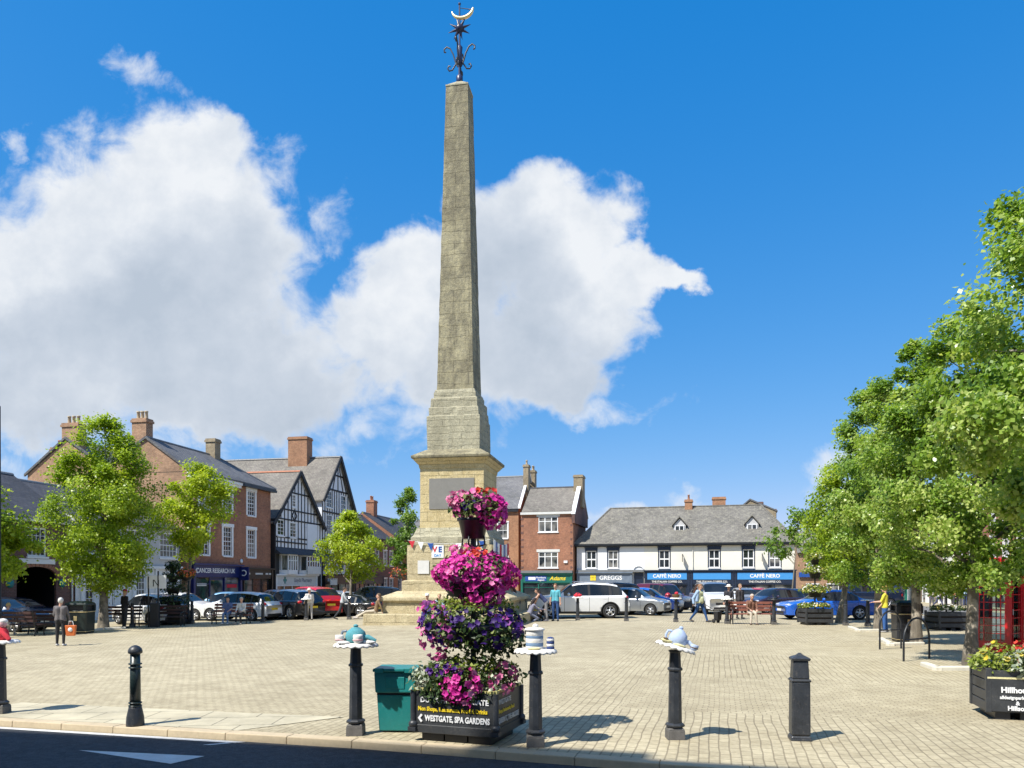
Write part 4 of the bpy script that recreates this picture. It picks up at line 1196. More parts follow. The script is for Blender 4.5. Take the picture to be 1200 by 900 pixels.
o, fb = shopfront(b, 0.05, W-0.05, -1.1, 1.7, 2.55, M['green_shop'], bays=3, door=2)
MB().box(0.55, 2.9, -0.29, -0.264, 1.8, 2.4).build('sign_panel', M['blue_shop'], fb)
MB().box(0.9, 1.7, -0.305, -0.292, 1.95, 2.25).build('sign_logo', M['white'], fb)
lettering('Adams', 0.62, M['yellow_txt'], fb, (4.1, -0.27, 2.1), bold=0.012, shear=0.3)
lettering('Northern', 0.27, M['white'], fb, (2.3, -0.3, 2.18), bold=0.006)
lettering('Aspect', 0.27, M['white'], fb, (2.3, -0.3, 1.93), bold=0.006)
MB().box(0.02, W-0.02, -0.5, 0.0, 2.68, 2.95).build('canopy', M['lead'], b)
MB().box(4.75, 5.15, -0.12, 0.0, 3.75, 4.0).build('alarm_box', M['white'], b)

b = thing('cafe_building', 'long whitewashed two storey building under a hipped mossy roof, blue cafe fronts', 'building', (7.0, 82.9, 0), FROT, 'buildings along the far side of the square')
W = 22.15; ZE = 5.72
def TX(px):       # distance along this facade for a pixel column
    k = (px-600)/900
    return (k*82.9-7.0)/(0.9655+0.2607*k)
wn = [(TX(p)-0.55, TX(p)+0.55, 3.2, 5.05) for p in (693, 718.5, 778.5, 837, 877, 908)]
mb = MB()
xs = TX(755)
wall_face(mb, 0, xs, -1.4, ZE, wn[:2], 0, 0.14); mb.quad((0, 0, -1.4), (0, 9.5, -1.4), (0, 9.5, ZE), (0, 0, ZE))
mb.build('white_wall', M['render_white'], b, recalc=False)
mb = MB(); wall_face(mb, xs, W, -1.4, ZE, wn[2:], 0, 0.14); mb.quad((W, 0, -1.4), (W, 9.5, -1.4), (W, 9.5, ZE), (W, 0, ZE)); mb.quad((0, 9.5, -1.4), (W, 9.5, -1.4), (W, 9.5, ZE), (0, 9.5, ZE))
mb.build('wall', M['render_cream'], b, recalc=False)
for i, h in enumerate(wn):
    o = window(b, *h, nx=2, nz=2, fr=0.09, bar=0.08, head=0.3, headm=M['navy_dark'], depth=0.09)
    if i < 2: MB().box(h[0]+0.1, h[1]-0.1, 0.105, 0.11, h[2]+0.1, h[3]-0.7).build('net_curtain', M['render_grey'], o)
    s = MB(); s.box(h[0]-0.1, h[0], -0.03, 0.0, h[2], h[3]); s.box(h[1], h[1]+0.1, -0.03, 0.0, h[2], h[3]); s.build('surround', M['navy_dark'], o)
ro = hip_roof(b, 0, W, 0, 9.5, ZE, 10.0, M['slate_old'], 3.0, 3.0, over=0.3)
mb = MB(); mb.box(-0.3, W+0.3, -0.42, -0.304, ZE-0.14, ZE+0.04); mb.box(-0.2, W+0.2, -0.3, 0.0, ZE-0.24, ZE-0.03)
mb.build('gutter', M['black'], b)
for p in (795.5, 882):
    x = TX(p); yb = 1.6; z0 = 7.0
    d = MB(); d.box(x-0.62, x+0.62, yb-0.12, yb+1.8, z0-0.45, z0+0.75)
    d.prism([(x-0.62, z0+0.75), (x+0.62, z0+0.75), (x, z0+1.45)], yb-0.12, yb+2.4)
    do = d.build('dormer', M['render_grey'], ro)
    d = MB(); d.prism([(x-0.8, z0+0.66), (x, z0+1.58), (x+0.8, z0+0.66), (x+0.8, z0+0.78), (x, z0+1.7), (x-0.8, z0+0.78)], yb-0.3, yb+2.6); d.build('dormer_roof', M['slate_old'], do)
    window(do, x-0.48, x+0.48, z0-0.42, z0+0.72, y=yb-0.13-0.02, depth=0.0, nx=2, nz=1, sill=False, fr=0.08, bar=0.08)
    d = MB(); d.box(x-0.72, x+0.72, yb-0.3, yb-0.121, z0-0.55, z0-0.46); d.build('dormer_sill', M['white'], do)
chimney(ro, TX(805), 4.7, 9.3, 10.75, 0.4, 0.4, M['brick_orange'], 1); chimney(ro, TX(842.5), 5.4, 9.3, 11.0, 0.7, 0.5, M['brick_orange'], 0)
# grey bakery front
o, fb = shopfront(b, 0.05, TX(741), -1.2, 1.65, 2.65, M['grey_shop'], bays=4, door=2)
lettering('GREGGS', 0.64, M['white'], fb, (TX(716), -0.27, 2.15), bold=0.016)
x = TX(695.5); mb = MB()
for i in (0, 1):
    for j in (0, 1): mb.box(x-0.3+i*0.31, x-0.02+i*0.31, -0.285, -0.262, 1.87+j*0.31, 2.15+j*0.31)
mb.build('sign_logo', M['yellow_txt'], fb)
MB().box(0.0, TX(755), -0.4, 0.0, 2.78, 3.0).build('canopy', M['lead'], b)
mb = MB(); xa, xb = TX(742)+0.1, TX(754)
mb.box(xa, xb, -0.1, 0.02, 2.2, 2.7); mb.box(xa, xa+0.12, -0.1, 0.02, -1.3, 2.2); mb.box(xb-0.12, xb, -0.1, 0.02, -1.3, 2.2); mb.box(xa+0.12, xb-0.12, -0.02, 0.02, -1.3, 2.2)
mb.build('alley_door', M['navy_dark'], b)
mb = MB(); mb.tube([((xa+xb)/2+0.5*math.cos(t), -0.06, 3.05+0.35*math.sin(t)) for t in np.linspace(0, PI, 12)], 0.05, 6); mb.build('door_arch', M['render_white'], b)
# three navy cafe bays
for i, (pa, pb) in enumerate(((755.5, 808.5), (809, 860), (860.5, 934.5))):
    a, c = TX(pa), min(TX(pb), W+0.1)
    o, fb = shopfront(b, a, c, -1.25, 1.55, 2.85, M['navy_dark'], bays=3, door=(2, 0, None)[i])
    MB().box(a+0.3, c-0.3, -0.3, -0.263, 1.98, 2.68).build('sign_panel', M['blue_light'], fb)
    if i != 1: lettering('CAFF\u00c8 NERO', 0.5, M['white'], fb, ((a+c)/2, -0.31, 2.33), bold=0.014)
    lettering('THE ITALIAN COFFEE CO.', 0.27, M['offwhite'], fb, ((a+c)/2, -0.27, 1.75), bold=0.008)
mb = MB()
for p in (800, 893): x = TX(p); mb.box(x-0.03, x+0.03, -0.75, 0.0, 4.55, 4.6); mb.box(x-0.025, x+0.025, -0.7, -0.15, 3.8, 4.55)
mb.build('hanging_sign', M['black'], b)
mb = MB(); mb.tube([(TX(812), -0.2, ZE-0.1), (TX(812), -0.06, 5.2), (TX(812), -0.06, 2.9)], 0.05, 8); mb.build('drainpipe', M['offwhite'], b)
dark_core(b, W, 9.5, -1.4, 5.4)

b = far_b('pale_gabled_house', 'pale rendered gable and short chimneys peeping over the mossy hipped roof', 857, 112)
body('wall', b, 6.0, 9.0, -1.5, 10.8, [], M['render_cream'])
mb = MB(); mb.prism([(0, 10.8), (0.0, 11.2), (2.6, 13.4), (6.2, 11.8), (6.2, 10.8)], 0, 9.0); mb.build('gable', M['brick_pale'], b)
mb = MB(); mb.prism([(-0.2, 11.15), (2.6, 13.5), (6.4, 11.75), (6.4, 11.95), (2.6, 13.75), (-0.2, 11.4)], -0.1, 9.1); ro = mb.build('roof', M['slate'], b)
chimney(ro, 4.0, 2.0, 12.0, 13.4, 0.5, 0.4, M['brick_dark'], 0); chimney(ro, 6.0, 2.0, 11.0, 12.3, 0.35, 0.4, M['brick_dark'], 0)
b = far_b('brick_pub', 'low brown brick building beyond the tree row, right of the cafes', 934, 97)
wn = [(x, x+1.3, z, z+1.5) for x in np.arange(1.2, 10.5, 2.4) for z in (-0.1, 3.2)]
plain_house(b, 11.5, 9.0, -1.7, 5.4, 8.2, M['brick_sun'], M['slate_old'], wn, ch=((9.0, 4.5, 7.0, 9.6, 0.6, 0.5, M['brick_red'], 2),), nx=2, nz=2, sur=0.1)
MB().box(0.2, 2.6, -0.3, -0.1, 2.3, 2.9).build('sign_panel', M['blue_shop'], b)
# ---- right hand side, seen in the gaps below the trees
def right_b(name, label, v, L, u=20.5):
    x, y = uv2w(u, v+L)
    return thing(name, label, 'building', (x, y, 0), FROT-PI/2, 'buildings along the right side of the square')
specs = [('cream_shop_house', 'cream rendered shop house seen under the trees beside the lane', 78, 16, M['render_cream'], M['slate'], 7.5, M['white']),
         ('white_shop_house', 'white shop house with a turquoise shopfront at the end of the lane', 95, 14, M['render_white'], M['slate_dark'], 6.5, M['green_shop']),
         ('brick_shop_house', 'brick shop house behind the right hand tree row, dark shopfront', 54, 23, M['brick_red'], M['slate'], 8.5, M['black_shop']),
         ('brick_shop_house', 'tall brick shop house screened by the nearest tree and kiosks', 26, 27, M['brick_sun'], M['slate'], 9.0, M['navy_dark'])]
for nm, lab, v, L, wm, rm, ze, sm in specs:
    b = right_b(nm, lab, v, L)
    n = int(L/2.8)
    wn = [(0.8+i*2.8, 1.9+i*2.8, z, z+1.7) for i in range(n) for z in ((3.6, 6.2) if ze > 8 else (3.8,)) if 1.9+i*2.8 < L-0.4]
    plain_house(b, L, 8.0, -1.8, ze, ze+3.0, wm, rm, wn, nx=2, nz=4, sur=0.1, ch=((3.0, 4.0, ze+2, ze+4.6, 0.6, 0.5, M['brick_red'], 2),))
    shopfront(b, 0.3, L/2-0.1, -1.0, 2.0, 2.7, sm, bays=4, door=1); shopfront(b, L/2+0.1, L-0.3, -1.0, 2.0, 2.7, sm, bays=4, door=2)
# ---- the terrace on the camera's own side of the road: it shades the carriageway
x, y = uv2w(4.5, -1.6)
b = thing('stone_terrace', 'tall stone terrace on the near side of the road, casting the road shade', 'building', (x, y, 0), FROT+PI)
H = 16.6; W = 62
body('wall', b, W, 9, -0.3, H, [(1.5+i*3.2, 2.7+i*3.2, z, z+2.0) for i in range(18) for z in (4.2, 7.6, 11)], M['render_cream'])
for i in range(18):
    for z in (4.2, 7.6, 11): window(b, 1.5+i*3.2, 2.7+i*3.2, z, z+2.0, nx=2, nz=2)
MB().box(0, W, 0.2, 9, H-0.3, H-0.05).build('roof', M['lead'], b)
chimney(b, 14.2, 0.7, H-0.2, H+0.8, 0.9, 0.5, M['brick_pale'], 3)
# ================================================================ the stone monument
def stone_mat(name, c1, c2, c3, rh=0.42, bw=0.9, stain=0.5, dark=(0.06, 0.055, 0.04)):
    m, nt, b = newmat(name)
    tc = nd(nt, 'ShaderNodeTexCoord')
    br = nd(nt, 'ShaderNodeTexBrick', Scale=1.0)
    br.inputs['Brick Width'].default_value = bw; br.inputs['Row Height'].default_value = rh
    br.inputs['Mortar Size'].default_value = 0.012; br.inputs['Mortar Smooth'].default_value = 0.4
    br.inputs['Color1'].default_value = c4(c1); br.inputs['Color2'].default_value = c4(c2)
    br.inputs['Mortar'].default_value = c4(tuple(x*0.5 for x in c1))
    n0 = nd(nt, 'ShaderNodeTexNoise', Scale=1.3, Detail=3.0); ln(nt, tc.outputs['Object'], n0.inputs['Vector'])
    off = nd(nt, 'ShaderNodeVectorMath'); off.operation = 'MULTIPLY_ADD'
    ln(nt, n0.outputs['Color'], off.inputs[0]); off.inputs[1].default_value = (0.08, 0.08, 0); ln(nt, tc.outputs['UV'], off.inputs[2])
    ln(nt, off.outputs[0], br.inputs['Vector'])
    mp = nd(nt, 'ShaderNodeMapping'); mp.inputs['Scale'].default_value = (1, 1, 0.35); ln(nt, tc.outputs['Object'], mp.inputs[0])
    n1 = noise(nt, mp.outputs[0], 1.1, 7, 0.7)
    n2 = noise(nt, tc.outputs['Object'], 5.0, 6, 0.75)
    n3 = noise(nt, tc.outputs['Object'], 22.0, 4, 0.75)
    c = mixc(nt, ramp(nt, n2, [(0.42, 0.0), (0.62, 0.75)]), br.outputs['Color'], c3)
    c = mixc(nt, math_(nt, 'MULTIPLY', ramp(nt, n1, [(0.42, 1.0), (0.58, 0.0)]), stain), c, dark)
    c = mixc(nt, 1.0, c, ramp(nt, n3, [(0.25, 0.55), (0.75, 1.4)]), 'MULTIPLY')
    mp2 = nd(nt, 'ShaderNodeMapping'); mp2.inputs['Scale'].default_value = (3.2, 3.2, 0.16); ln(nt, tc.outputs['Object'], mp2.inputs[0])
    streak = noise(nt, mp2.outputs[0], 1.6, 5, 0.65)       # rain streaks down the faces
    c = mixc(nt, math_(nt, 'MULTIPLY', ramp(nt, streak, [(0.54, 0.0), (0.68, 1.0)]), stain*0.6), c, dark)
    ln(nt, c, b.inputs['Base Color']); b.inputs['Roughness'].default_value = 0.92
    b.inputs['Specular IOR Level'].default_value = 0.2
    h = math_(nt, 'ADD', math_(nt, 'MULTIPLY', n3, 0.5), math_(nt, 'SUBTRACT', n2, br.outputs['Fac']))
    bump(nt, b, h, 0.8, 0.05)
    return m
ST_SHAFT = stone_mat('lichened_shaft_stone', (0.34, 0.31, 0.21), (0.255, 0.232, 0.16), (0.46, 0.41, 0.25), 0.55, 1.4, 0.6, (0.125, 0.112, 0.082))
ST_MID = stone_mat('weathered_grey_stone', (0.42, 0.395, 0.29), (0.35, 0.33, 0.24), (0.5, 0.465, 0.33), 0.3, 0.9, 0.3, (0.2, 0.18, 0.12))
ST_DIE = stone_mat('honey_sandstone', (0.60, 0.49, 0.26), (0.52, 0.42, 0.22), (0.66, 0.56, 0.34), 0.42, 1.1, 0.22, (0.3, 0.24, 0.14))
ST_BASE = stone_mat('worn_base_sandstone', (0.54, 0.46, 0.29), (0.46, 0.39, 0.24), (0.6, 0.53, 0.35), 0.45, 1.3, 0.3, (0.3, 0.245, 0.15))
MX, MY = atd(538.5, 36.4).xy
mon = thing('stone_obelisk', 'tall weathered stone obelisk monument with a gilded weathervane on its tip', 'monument', (MX, MY, gz(MX, MY)), -R(13.9)+math.atan2(-MX, MY)*0 )
mon.rotation_euler = (0, 0, math.atan2(MX, MY)*-1 - R(13.9))
def rough_block(secs, m, name, sub=5, amp=0.02, mbx=None):
    """square block through (half width, z) sections with a worn surface"""
    mb = MB()
    k = sub*4
    ring = []
    for a, z in secs:
        pts = []
        for side in range(4):
            for i in range(sub):
                t = -1 + 2*i/sub
                p = [(t, -1), (1, t), (-t, 1), (-1, -t)][side]
                pts.append((p[0]*a, p[1]*a, z))
        ring.append(pts)
    vs, fs = [], []
    rn = random.Random(len(secs)*13+sub)
    for r_ in ring:
        for (x, y, z) in r_:
            e = 1 + rn.uniform(-amp, amp)
            vs.append((x*e, y*e, z))
    for j in range(len(ring)-1):
        for i in range(k):
            fs.append((j*k+i, j*k+(i+1) % k, (j+1)*k+(i+1) % k, (j+1)*k+i))
    fs.append(tuple(reversed(range(k)))); fs.append(tuple(range((len(ring)-1)*k, len(ring)*k)))
    mb.add(vs, fs)
    return mb.build(name, m, mon)
# steps and base table
MB().frus(0, 0, -0.2, 0.44, 3.5, 3.5, 3.48, 3.48).build('step', ST_BASE, mon, bevel=0.05)
rough_block([(2.82, 0.44), (2.82, 0.98)], ST_BASE, 'base', 8, 0.004)
MB().frus(0, 0, 0.98, 1.16, 2.95, 2.95, 2.95, 2.95).frus(0, 0, 1.16, 1.42, 2.93, 2.93, 2.3, 2.3).build('base_slab', ST_BASE, mon, bevel=0.04)
rough_block([(2.14, 1.40), (2.14, 1.86), (2.06, 1.9), (1.96, 1.92), (1.96, 3.05), (1.945, 3.5)], ST_BASE, 'lower_plinth', 8, 0.006)
rough_block([(1.82, 3.48), (1.82, 3.85), (1.74, 3.95), (1.7, 4.05), (1.6, 4.3)], ST_MID, 'plinth_moulding', 8, 0.008)
rough_block([(1.5, 4.28), (1.49, 5.6), (1.49, 7.02)], ST_DIE, 'pedestal', 8, 0.004)
MB().frus(0, 0, 7.02, 7.2, 1.52, 1.52, 1.55, 1.55).frus(0, 0, 7.2, 7.45, 1.57, 1.57, 1.78, 1.78).build('cornice_moulding', ST_DIE, mon, bevel=0.02)
MB().frus(0, 0, 7.45, 7.58, 1.82, 1.82, 1.84, 1.84).frus(0, 0, 7.58, 7.9, 1.82, 1.82, 1.3, 1.3).build('cornice_slab', ST_SHAFT, mon, bevel=0.02)
rough_block([(1.235, 7.6), (1.235, 8.2), (1.23, 8.8), (1.23, 9.45), (1.18, 9.5), (1.17, 9.85), (1.10, 9.9), (1.09, 10.3), (1.0, 10.36), (0.99, 10.6)], ST_MID, 'shaft_base', 7, 0.018)
MB().frus(0, 0, 10.58, 10.75, 0.98, 0.98, 0.93, 0.93).build('shaft_ledge', ST_MID, mon, bevel=0.03)
zs = np.linspace(10.7, 25.05, 38)
rough_block([(0.865 - (0.865-0.525)*(z-10.7)/14.35, z) for z in zs], ST_SHAFT, 'shaft', 6, 0.014)
MB().frus(0, 0, 25.05, 25.12, 0.545, 0.545, 0.54, 0.54).frus(0, 0, 25.12, 25.5, 0.52, 0.52, 0.1, 0.1).build('capstone', ST_MID, mon)
MB().box(-1.05, 1.05, -1.52, -1.46, 5.15, 6.55).build('inscription_tablet', pm('grey_tablet_slate', (0.2, 0.195, 0.18), 0.7, var=0.15, scale=2, bmp=0.1), mon)
# notices and bunting tied to the plinth
MB().box(-1.45, -0.92, -1.99, -1.972, 2.2, 2.8).build('paper_notice', M['offwhite'], mon)
vp = MB().box(-0.8, -0.24, -1.995, -1.975, 2.92, 3.5).build('paper_notice', M['white'], mon)
lettering('V', 0.34, M['red_knit'], vp, (-0.65, -2.0, 3.28), bold=0.012)
lettering('E', 0.34, M['blue_shop'], vp, (-0.4, -2.0, 3.28), bold=0.012)
lettering('DAY', 0.16, M['blue_light'], vp, (-0.52, -2.0, 3.02), bold=0.004)
bunt = thing('bunting', 'string of red, white and blue paper flags across the monument plinth', 'bunting', mon.location, mon.rotation_euler.z)
mb = MB()
line = [(-1.9+3.8*t, -2.0-0.02, 3.72-0.3*4*t*(1-t)*0.6 + (0.1 if False else 0)) for t in np.linspace(0, 1, 13)]
mb.tube(line, 0.012, 5)
line2 = [(2.02, -1.9+3.8*t, 3.75-0.18*4*t*(1-t)) for t in np.linspace(0, 1, 11)]
mb.tube(line2, 0.012, 5)
mb.build('string', M['offwhite'], bunt)
cols = ['red_knit', 'white', 'blue_shop', 'white', 'orange', 'white', 'blue_shop', 'red_knit']
M['orange'] = pm('orange_paper', (0.7, 0.2, 0.06), 0.8)
for i, t in enumerate((0.05, 0.16, 0.28, 0.62, 0.72, 0.82, 0.9)):
    x = -1.9+3.8*t; z = 3.72-0.72*t*(1-t)
    MB().prism([(x-0.14, z), (x+0.14, z), (x+0.02, z-0.34)], -2.035, -2.025).build('flag', M[cols[i]], bunt)
for i in range(8):
    y = -1.7+i*0.48; t = (y+1.9)/3.8; z = 3.75-0.72*t*(1-t)
    MB().prism([(y-0.2, z), (y+0.2, z), (y+0.2, z-0.5), (y, z-0.62), (y-0.2, z-0.5)], 2.03, 2.042, plane='yz').build('flag', M[['white', 'blue_shop', 'white', 'red_knit'][i % 4]], bunt)
# weathervane
mb = MB(); mb.tube([(0, 0, 25.4), (0, 0, 29.2)], [0.06, 0.035], 8); mb.lathe([(0.12, 0), (0.16, 0.12), (0.16, 0.34), (0.09, 0.42), (0.05, 0.5)], 10, (0, 0, 25.42)); mb.ball((0, 0, 29.22), 0.07, 8, 6)
mb.lathe([(0.05, 0), (0.14, 0.15), (0.12, 0.5), (0.15, 0.85), (0.05, 1.0)], 8, (0, 0, 26.3))
vane = mb.build('weathervane', pm('blue_black_iron', (0.02, 0.03, 0.09), 0.4), mon)
for q in range(4):
    a = q*PI/2
    mb = MB()
    up = [(0.08, 26.25), (0.2, 26.5), (0.3, 26.85), (0.45, 27.15), (0.62, 27.25), (0.75, 27.15), (0.74, 27.02), (0.66, 27.0)]
    dn = [(0.08, 26.6), (0.2, 26.35), (0.35, 26.12), (0.5, 26.1), (0.58, 26.22), (0.52, 26.34), (0.44, 26.3)]
    for P in (up, dn):
        mb.tube([(r_*math.cos(a), r_*math.sin(a), z) for r_, z in P], 0.035, 6)
    mb.build('iron_scroll', M['grey_iron'], vane)
mb = MB(); zc = 28.05
mb.ball((0, 0, zc), 0.2, 10, 8)
for q in range(8):
    a = q*PI/4+0.25
    mb.tube([(0.1*math.cos(a), 0, zc+0.1*math.sin(a)), (0.56*math.cos(a), 0, zc+0.56*math.sin(a))], [0.085, 0.008], 6)
mb.build('iron_star', pm('dark_blue_iron', (0.012, 0.018, 0.06), 0.4), vane)
hp, hr = [], []
for t in np.linspace(PI*1.06, PI*1.98, 18):
    hp.append((0.14+0.52*math.cos(t), 0.0, 28.98+0.52*math.sin(t)*0.85)); k = (t-PI*1.06)/(PI*0.92)
    hr.append(0.02+0.055*math.sin(PI*k)**0.6 + 0.02*k)
MB().tube(hp, hr, 8).build('gilded_horn', M['gold'], vane)
MB().tube([(-0.05, 0, 29.05), (0.45, 0, 28.92), (0.6, 0, 28.85)], [0.012, 0.02, 0.05], 6).build('arrow', M['grey_iron'], vane)

# ================================================================ trees
LEAF = leaf_mat('plane_leaf', (0.11, 0.18, 0.012), (0.28, 0.39, 0.026), (0.46, 0.52, 0.07), 0.44, 0.38)
LEAF_Y = leaf_mat('yellow_green_leaf', (0.16, 0.23, 0.01), (0.34, 0.43, 0.024), (0.50, 0.54, 0.065), 0.44, 0.38)
LEAF_G = leaf_mat('mid_green_leaf', (0.06, 0.125, 0.018), (0.15, 0.26, 0.035), (0.3, 0.39, 0.08), 0.42)
LEAF_R = leaf_mat('planetree_leaf', (0.05, 0.12, 0.016), (0.22, 0.345, 0.045), (0.52, 0.57, 0.2), 0.38, 0.32)
BARK = bark_mat('grey_bark', (0.13, 0.11, 0.085), (0.24, 0.21, 0.165), 0.3)
BARK_D = bark_mat('mottled_bark', (0.10, 0.085, 0.065), (0.19, 0.165, 0.13), 0.8)
def leaves(centres, sig, n, size, rng, out_c, spread=1.0, tone_c=None):
    """kite shaped leaves in clumps: numpy arrays"""
    k = len(centres)
    idx = rng.integers(0, k, n)
    d = rng.normal(size=(n, 3)); d /= np.linalg.norm(d, axis=1)[:, None]
    rad = sig[idx][:, None] * (0.35 + 0.65*rng.random(n)**0.5)[:, None] * (1 + 0.25*rng.normal(size=(n, 1)))
    p = centres[idx] + d*rad*np.array([1, 1, 0.8])
    # the leaf faces up and outwards with a lot of scatter
    o = p - out_c; o /= (np.linalg.norm(o, axis=1)[:, None]+1e-6)
    nrm = o*0.85 + np.array([-0.12, -0.12, 0.55]) + rng.normal(size=(n, 3))*0.72
    nrm /= np.linalg.norm(nrm, axis=1)[:, None]
    t = rng.normal(size=(n, 3)) + np.array([0, 0, -0.7])
    t -= nrm*(t*nrm).sum(1)[:, None]; t /= np.linalg.norm(t, axis=1)[:, None]
    b = np.cross(nrm, t)
    s = size*(0.6+0.8*rng.random((n, 1)))
    v0 = p - t*s*0.5; v2 = p + t*s*0.6
    v1 = p + b*s*0.42 - t*s*0.05 - nrm*s*0.12; v3 = p - b*s*0.42 - t*s*0.05 - nrm*s*0.12
    co = np.stack([v0, v1, v2, v3], 1).reshape(-1, 3)
    fc = np.arange(n*4).reshape(n, 4)
    ct = rng.random(k) if tone_c is None else tone_c
    tone = np.clip(0.45*ct[idx] + 0.55*rng.random(n), 0, 1)
    return co, fc, tone
def tree(label, px, d, ztop, zbot, rad, trunk_r, nleaf, lsize, leafm, barkm, seed, off=(0, 0), shape='egg', nclump=70, clump=0.55, lean=(0, 0), group='trees round the edge of the square', name='street_tree', loc=None, tk=1.0):
    rng = np.random.default_rng(seed)
    L = loc if loc is not None else atd(px, d)
    ztop -= L.z; zbot -= L.z
    t = thing(name, label, 'tree', L, 0, group)
    H = ztop - zbot
    ax = np.array([off[0], off[1]])
    def prof(h):
        if shape == 'egg': return (np.sin(np.clip(h, 0, 1)**0.75*PI))**0.62*(1.04-0.28*h)
        if shape == 'oval': return (np.sin(np.clip(h, 0, 1)**0.85*PI))**0.5*(1.0-0.1*h)
        if shape == 'cone': return np.clip((1-h)**0.8*(0.25+1.2*np.minimum(h*4, 1)), 0, 1.1)
        return np.sqrt(np.clip(1-(2*h-1)**2, 0, 1))
    cs, sg = [], []
    while len(cs) < nclump:
        h = rng.random(); a = rng.random()*2*PI; q = rng.random()**0.42
        r_ = rad*prof(h)*q*(0.86+0.32*rng.random())
        if rng.random() > 0.35 + 0.65*prof(h): continue
        p = np.array([r_*math.cos(a)+ax[0]*h, r_*math.sin(a)+ax[1]*h, zbot + H*(0.04+0.92*h)])
        cs.append(p); sg.append(clump*(0.6+0.75*rng.random())*(0.7+0.3*prof(h)))
    cs = np.array(cs); sg = np.array(sg)
    oc = np.array([ax[0]*0.5, ax[1]*0.5, zbot+H*0.42])
    co, fc, tone = leaves(cs, sg, nleaf, lsize, rng, oc)
    fast_mesh('crown', co, fc, leafm, t, col=tone)
    mb = MB()
    n = 9
    top = zbot + H*0.72
    pts = []
    for i in range(n):
        k = i/(n-1)
        pts.append((lean[0]*k**1.3 + ax[0]*k + 0.05*math.sin(3*k+seed)*trunk_r*6*k, lean[1]*k + ax[1]*k + 0.05*math.cos(4*k+seed)*trunk_r*6*k, -0.1 + (top+0.1)*k))
    rr = [trunk_r*(1.0-0.8*(i/(n-1)))*(1.35 if i == 0 else 1.0) for i in range(n)]
    mb.tube(pts, rr, 10)
    to = mb.build('trunk', barkm, t)
    bb = MB()
    order = rng.permutation(len(cs))[:int(26*tk)]
    for j in order:
        c = cs[j]
        k = min(0.95, max(0.3, (c[2]-0.45*np.linalg.norm(c[:2]-ax)*1.2)/top))
        i = int(k*(n-1)); f = k*(n-1)-i
        a = Vector(pts[i]).lerp(Vector(pts[min(i+1, n-1)]), f)
        e = Vector(c); m_ = a.lerp(e, 0.5)+Vector((0, 0, 0.12*(e-a).length))
        r0 = trunk_r*(1-0.8*k)*0.5
        bb.tube([a, m_, e], [r0, r0*0.6, 0.012], 6)
    bb.build('branches', barkm, to)
    return t
# left side
tree('broad leafy tree with a stout trunk between the litter bin and planter', 121, 34, 9.35, 1.15, 2.2, 0.2, 50000, 0.1, LEAF, BARK, 3, off=(0.15, 0), nclump=210, clump=0.55, shape='oval')
tree('slender young tree with a thin pale trunk beside the brick townhouse', 217, 38, 7.95, 2.9, 1.5, 0.1, 15000, 0.115, LEAF_Y, BARK, 5, off=(0.95, 0), nclump=52, clump=0.52, lean=(-0.5, 0), shape='ball')
tree('low round tree in front of the dark brick house', 410, 45, 6.0, 1.75, 1.9, 0.12, 13000, 0.125, LEAF_Y, BARK, 8, off=(0.2, 0), nclump=55, clump=0.5, shape='egg', tk=1.6)
tree('dense tree at the far left, only its leafy edge in the picture', -22, 30, 6.2, 1.7, 1.75, 0.16, 12000, 0.125, LEAF, BARK, 9, nclump=55)
tree('tall narrow tree rising behind the left shoulder of the monument', 477, 76, 11.3, 2.6, 1.75, 0.15, 9000, 0.19, LEAF_G, BARK, 11, nclump=48, clump=0.7)
# the row on the right, along the lane
def rowpos(u, v):
    x, y = uv2w(u, v); return Vector((x, y, gz(x, y)))
tree('nearest tree of the right hand row, its crown towering at the picture edge', 0, 0, 9.35, 2.4, 2.3, 0.18, 56000, 0.08, LEAF_R, BARK_D, 21, nclump=95, clump=0.4, loc=rowpos(5.55, 14.0), group='tree row along the lane')
tree('large tree with a mottled trunk standing just left of the red kiosks', 1137, 17.1, 8.2, 1.35, 2.15, 0.14, 78000, 0.072, LEAF_R, BARK_D, 22, off=(0.1, 0), nclump=125, clump=0.4, group='tree row along the lane', lean=(0.25, 0))
tree('tree shading the black litter bin and cycle hoops', 1074, 22.8, 9.25, 1.3, 1.95, 0.15, 52000, 0.088, LEAF_R, BARK_D, 23, nclump=105, clump=0.42, group='tree row along the lane')
tree('tree with a pale straight trunk beside the woman in yellow', 1029, 29.0, 9.8, 1.25, 2.1, 0.14, 38000, 0.1, LEAF_R, BARK, 24, nclump=90, clump=0.48, group='tree row along the lane')
tree('tree with a pale leaning trunk standing in front of the bright blue car', 983, 34.2, 8.6, 1.7, 1.7, 0.15, 24000, 0.108, LEAF, BARK, 25, off=(0.95, 0), nclump=66, clump=0.52, group='tree row along the lane', lean=(0.3, 0))
tree('thin sapling with sparse leaves before the right end of the cafes', 926, 47, 6.6, 3.2, 1.6, 0.06, 1500, 0.19, LEAF_G, BARK, 26, off=(0.5, 0), nclump=26, clump=0.55, name='sapling', tk=1.0)
tree('bushy tree beyond the brick pub, left of the tree row', 985, 76, 9.0, 2.0, 3.6, 0.2, 6000, 0.26, LEAF_G, BARK, 27, nclump=60, clump=0.9)
tree('dark bushy tree beyond the tree row at the lane', 1075, 84, 10.0, 3.2, 4.5, 0.25, 6000, 0.3, LEAF_G, BARK, 28, nclump=60, clump=1.0)
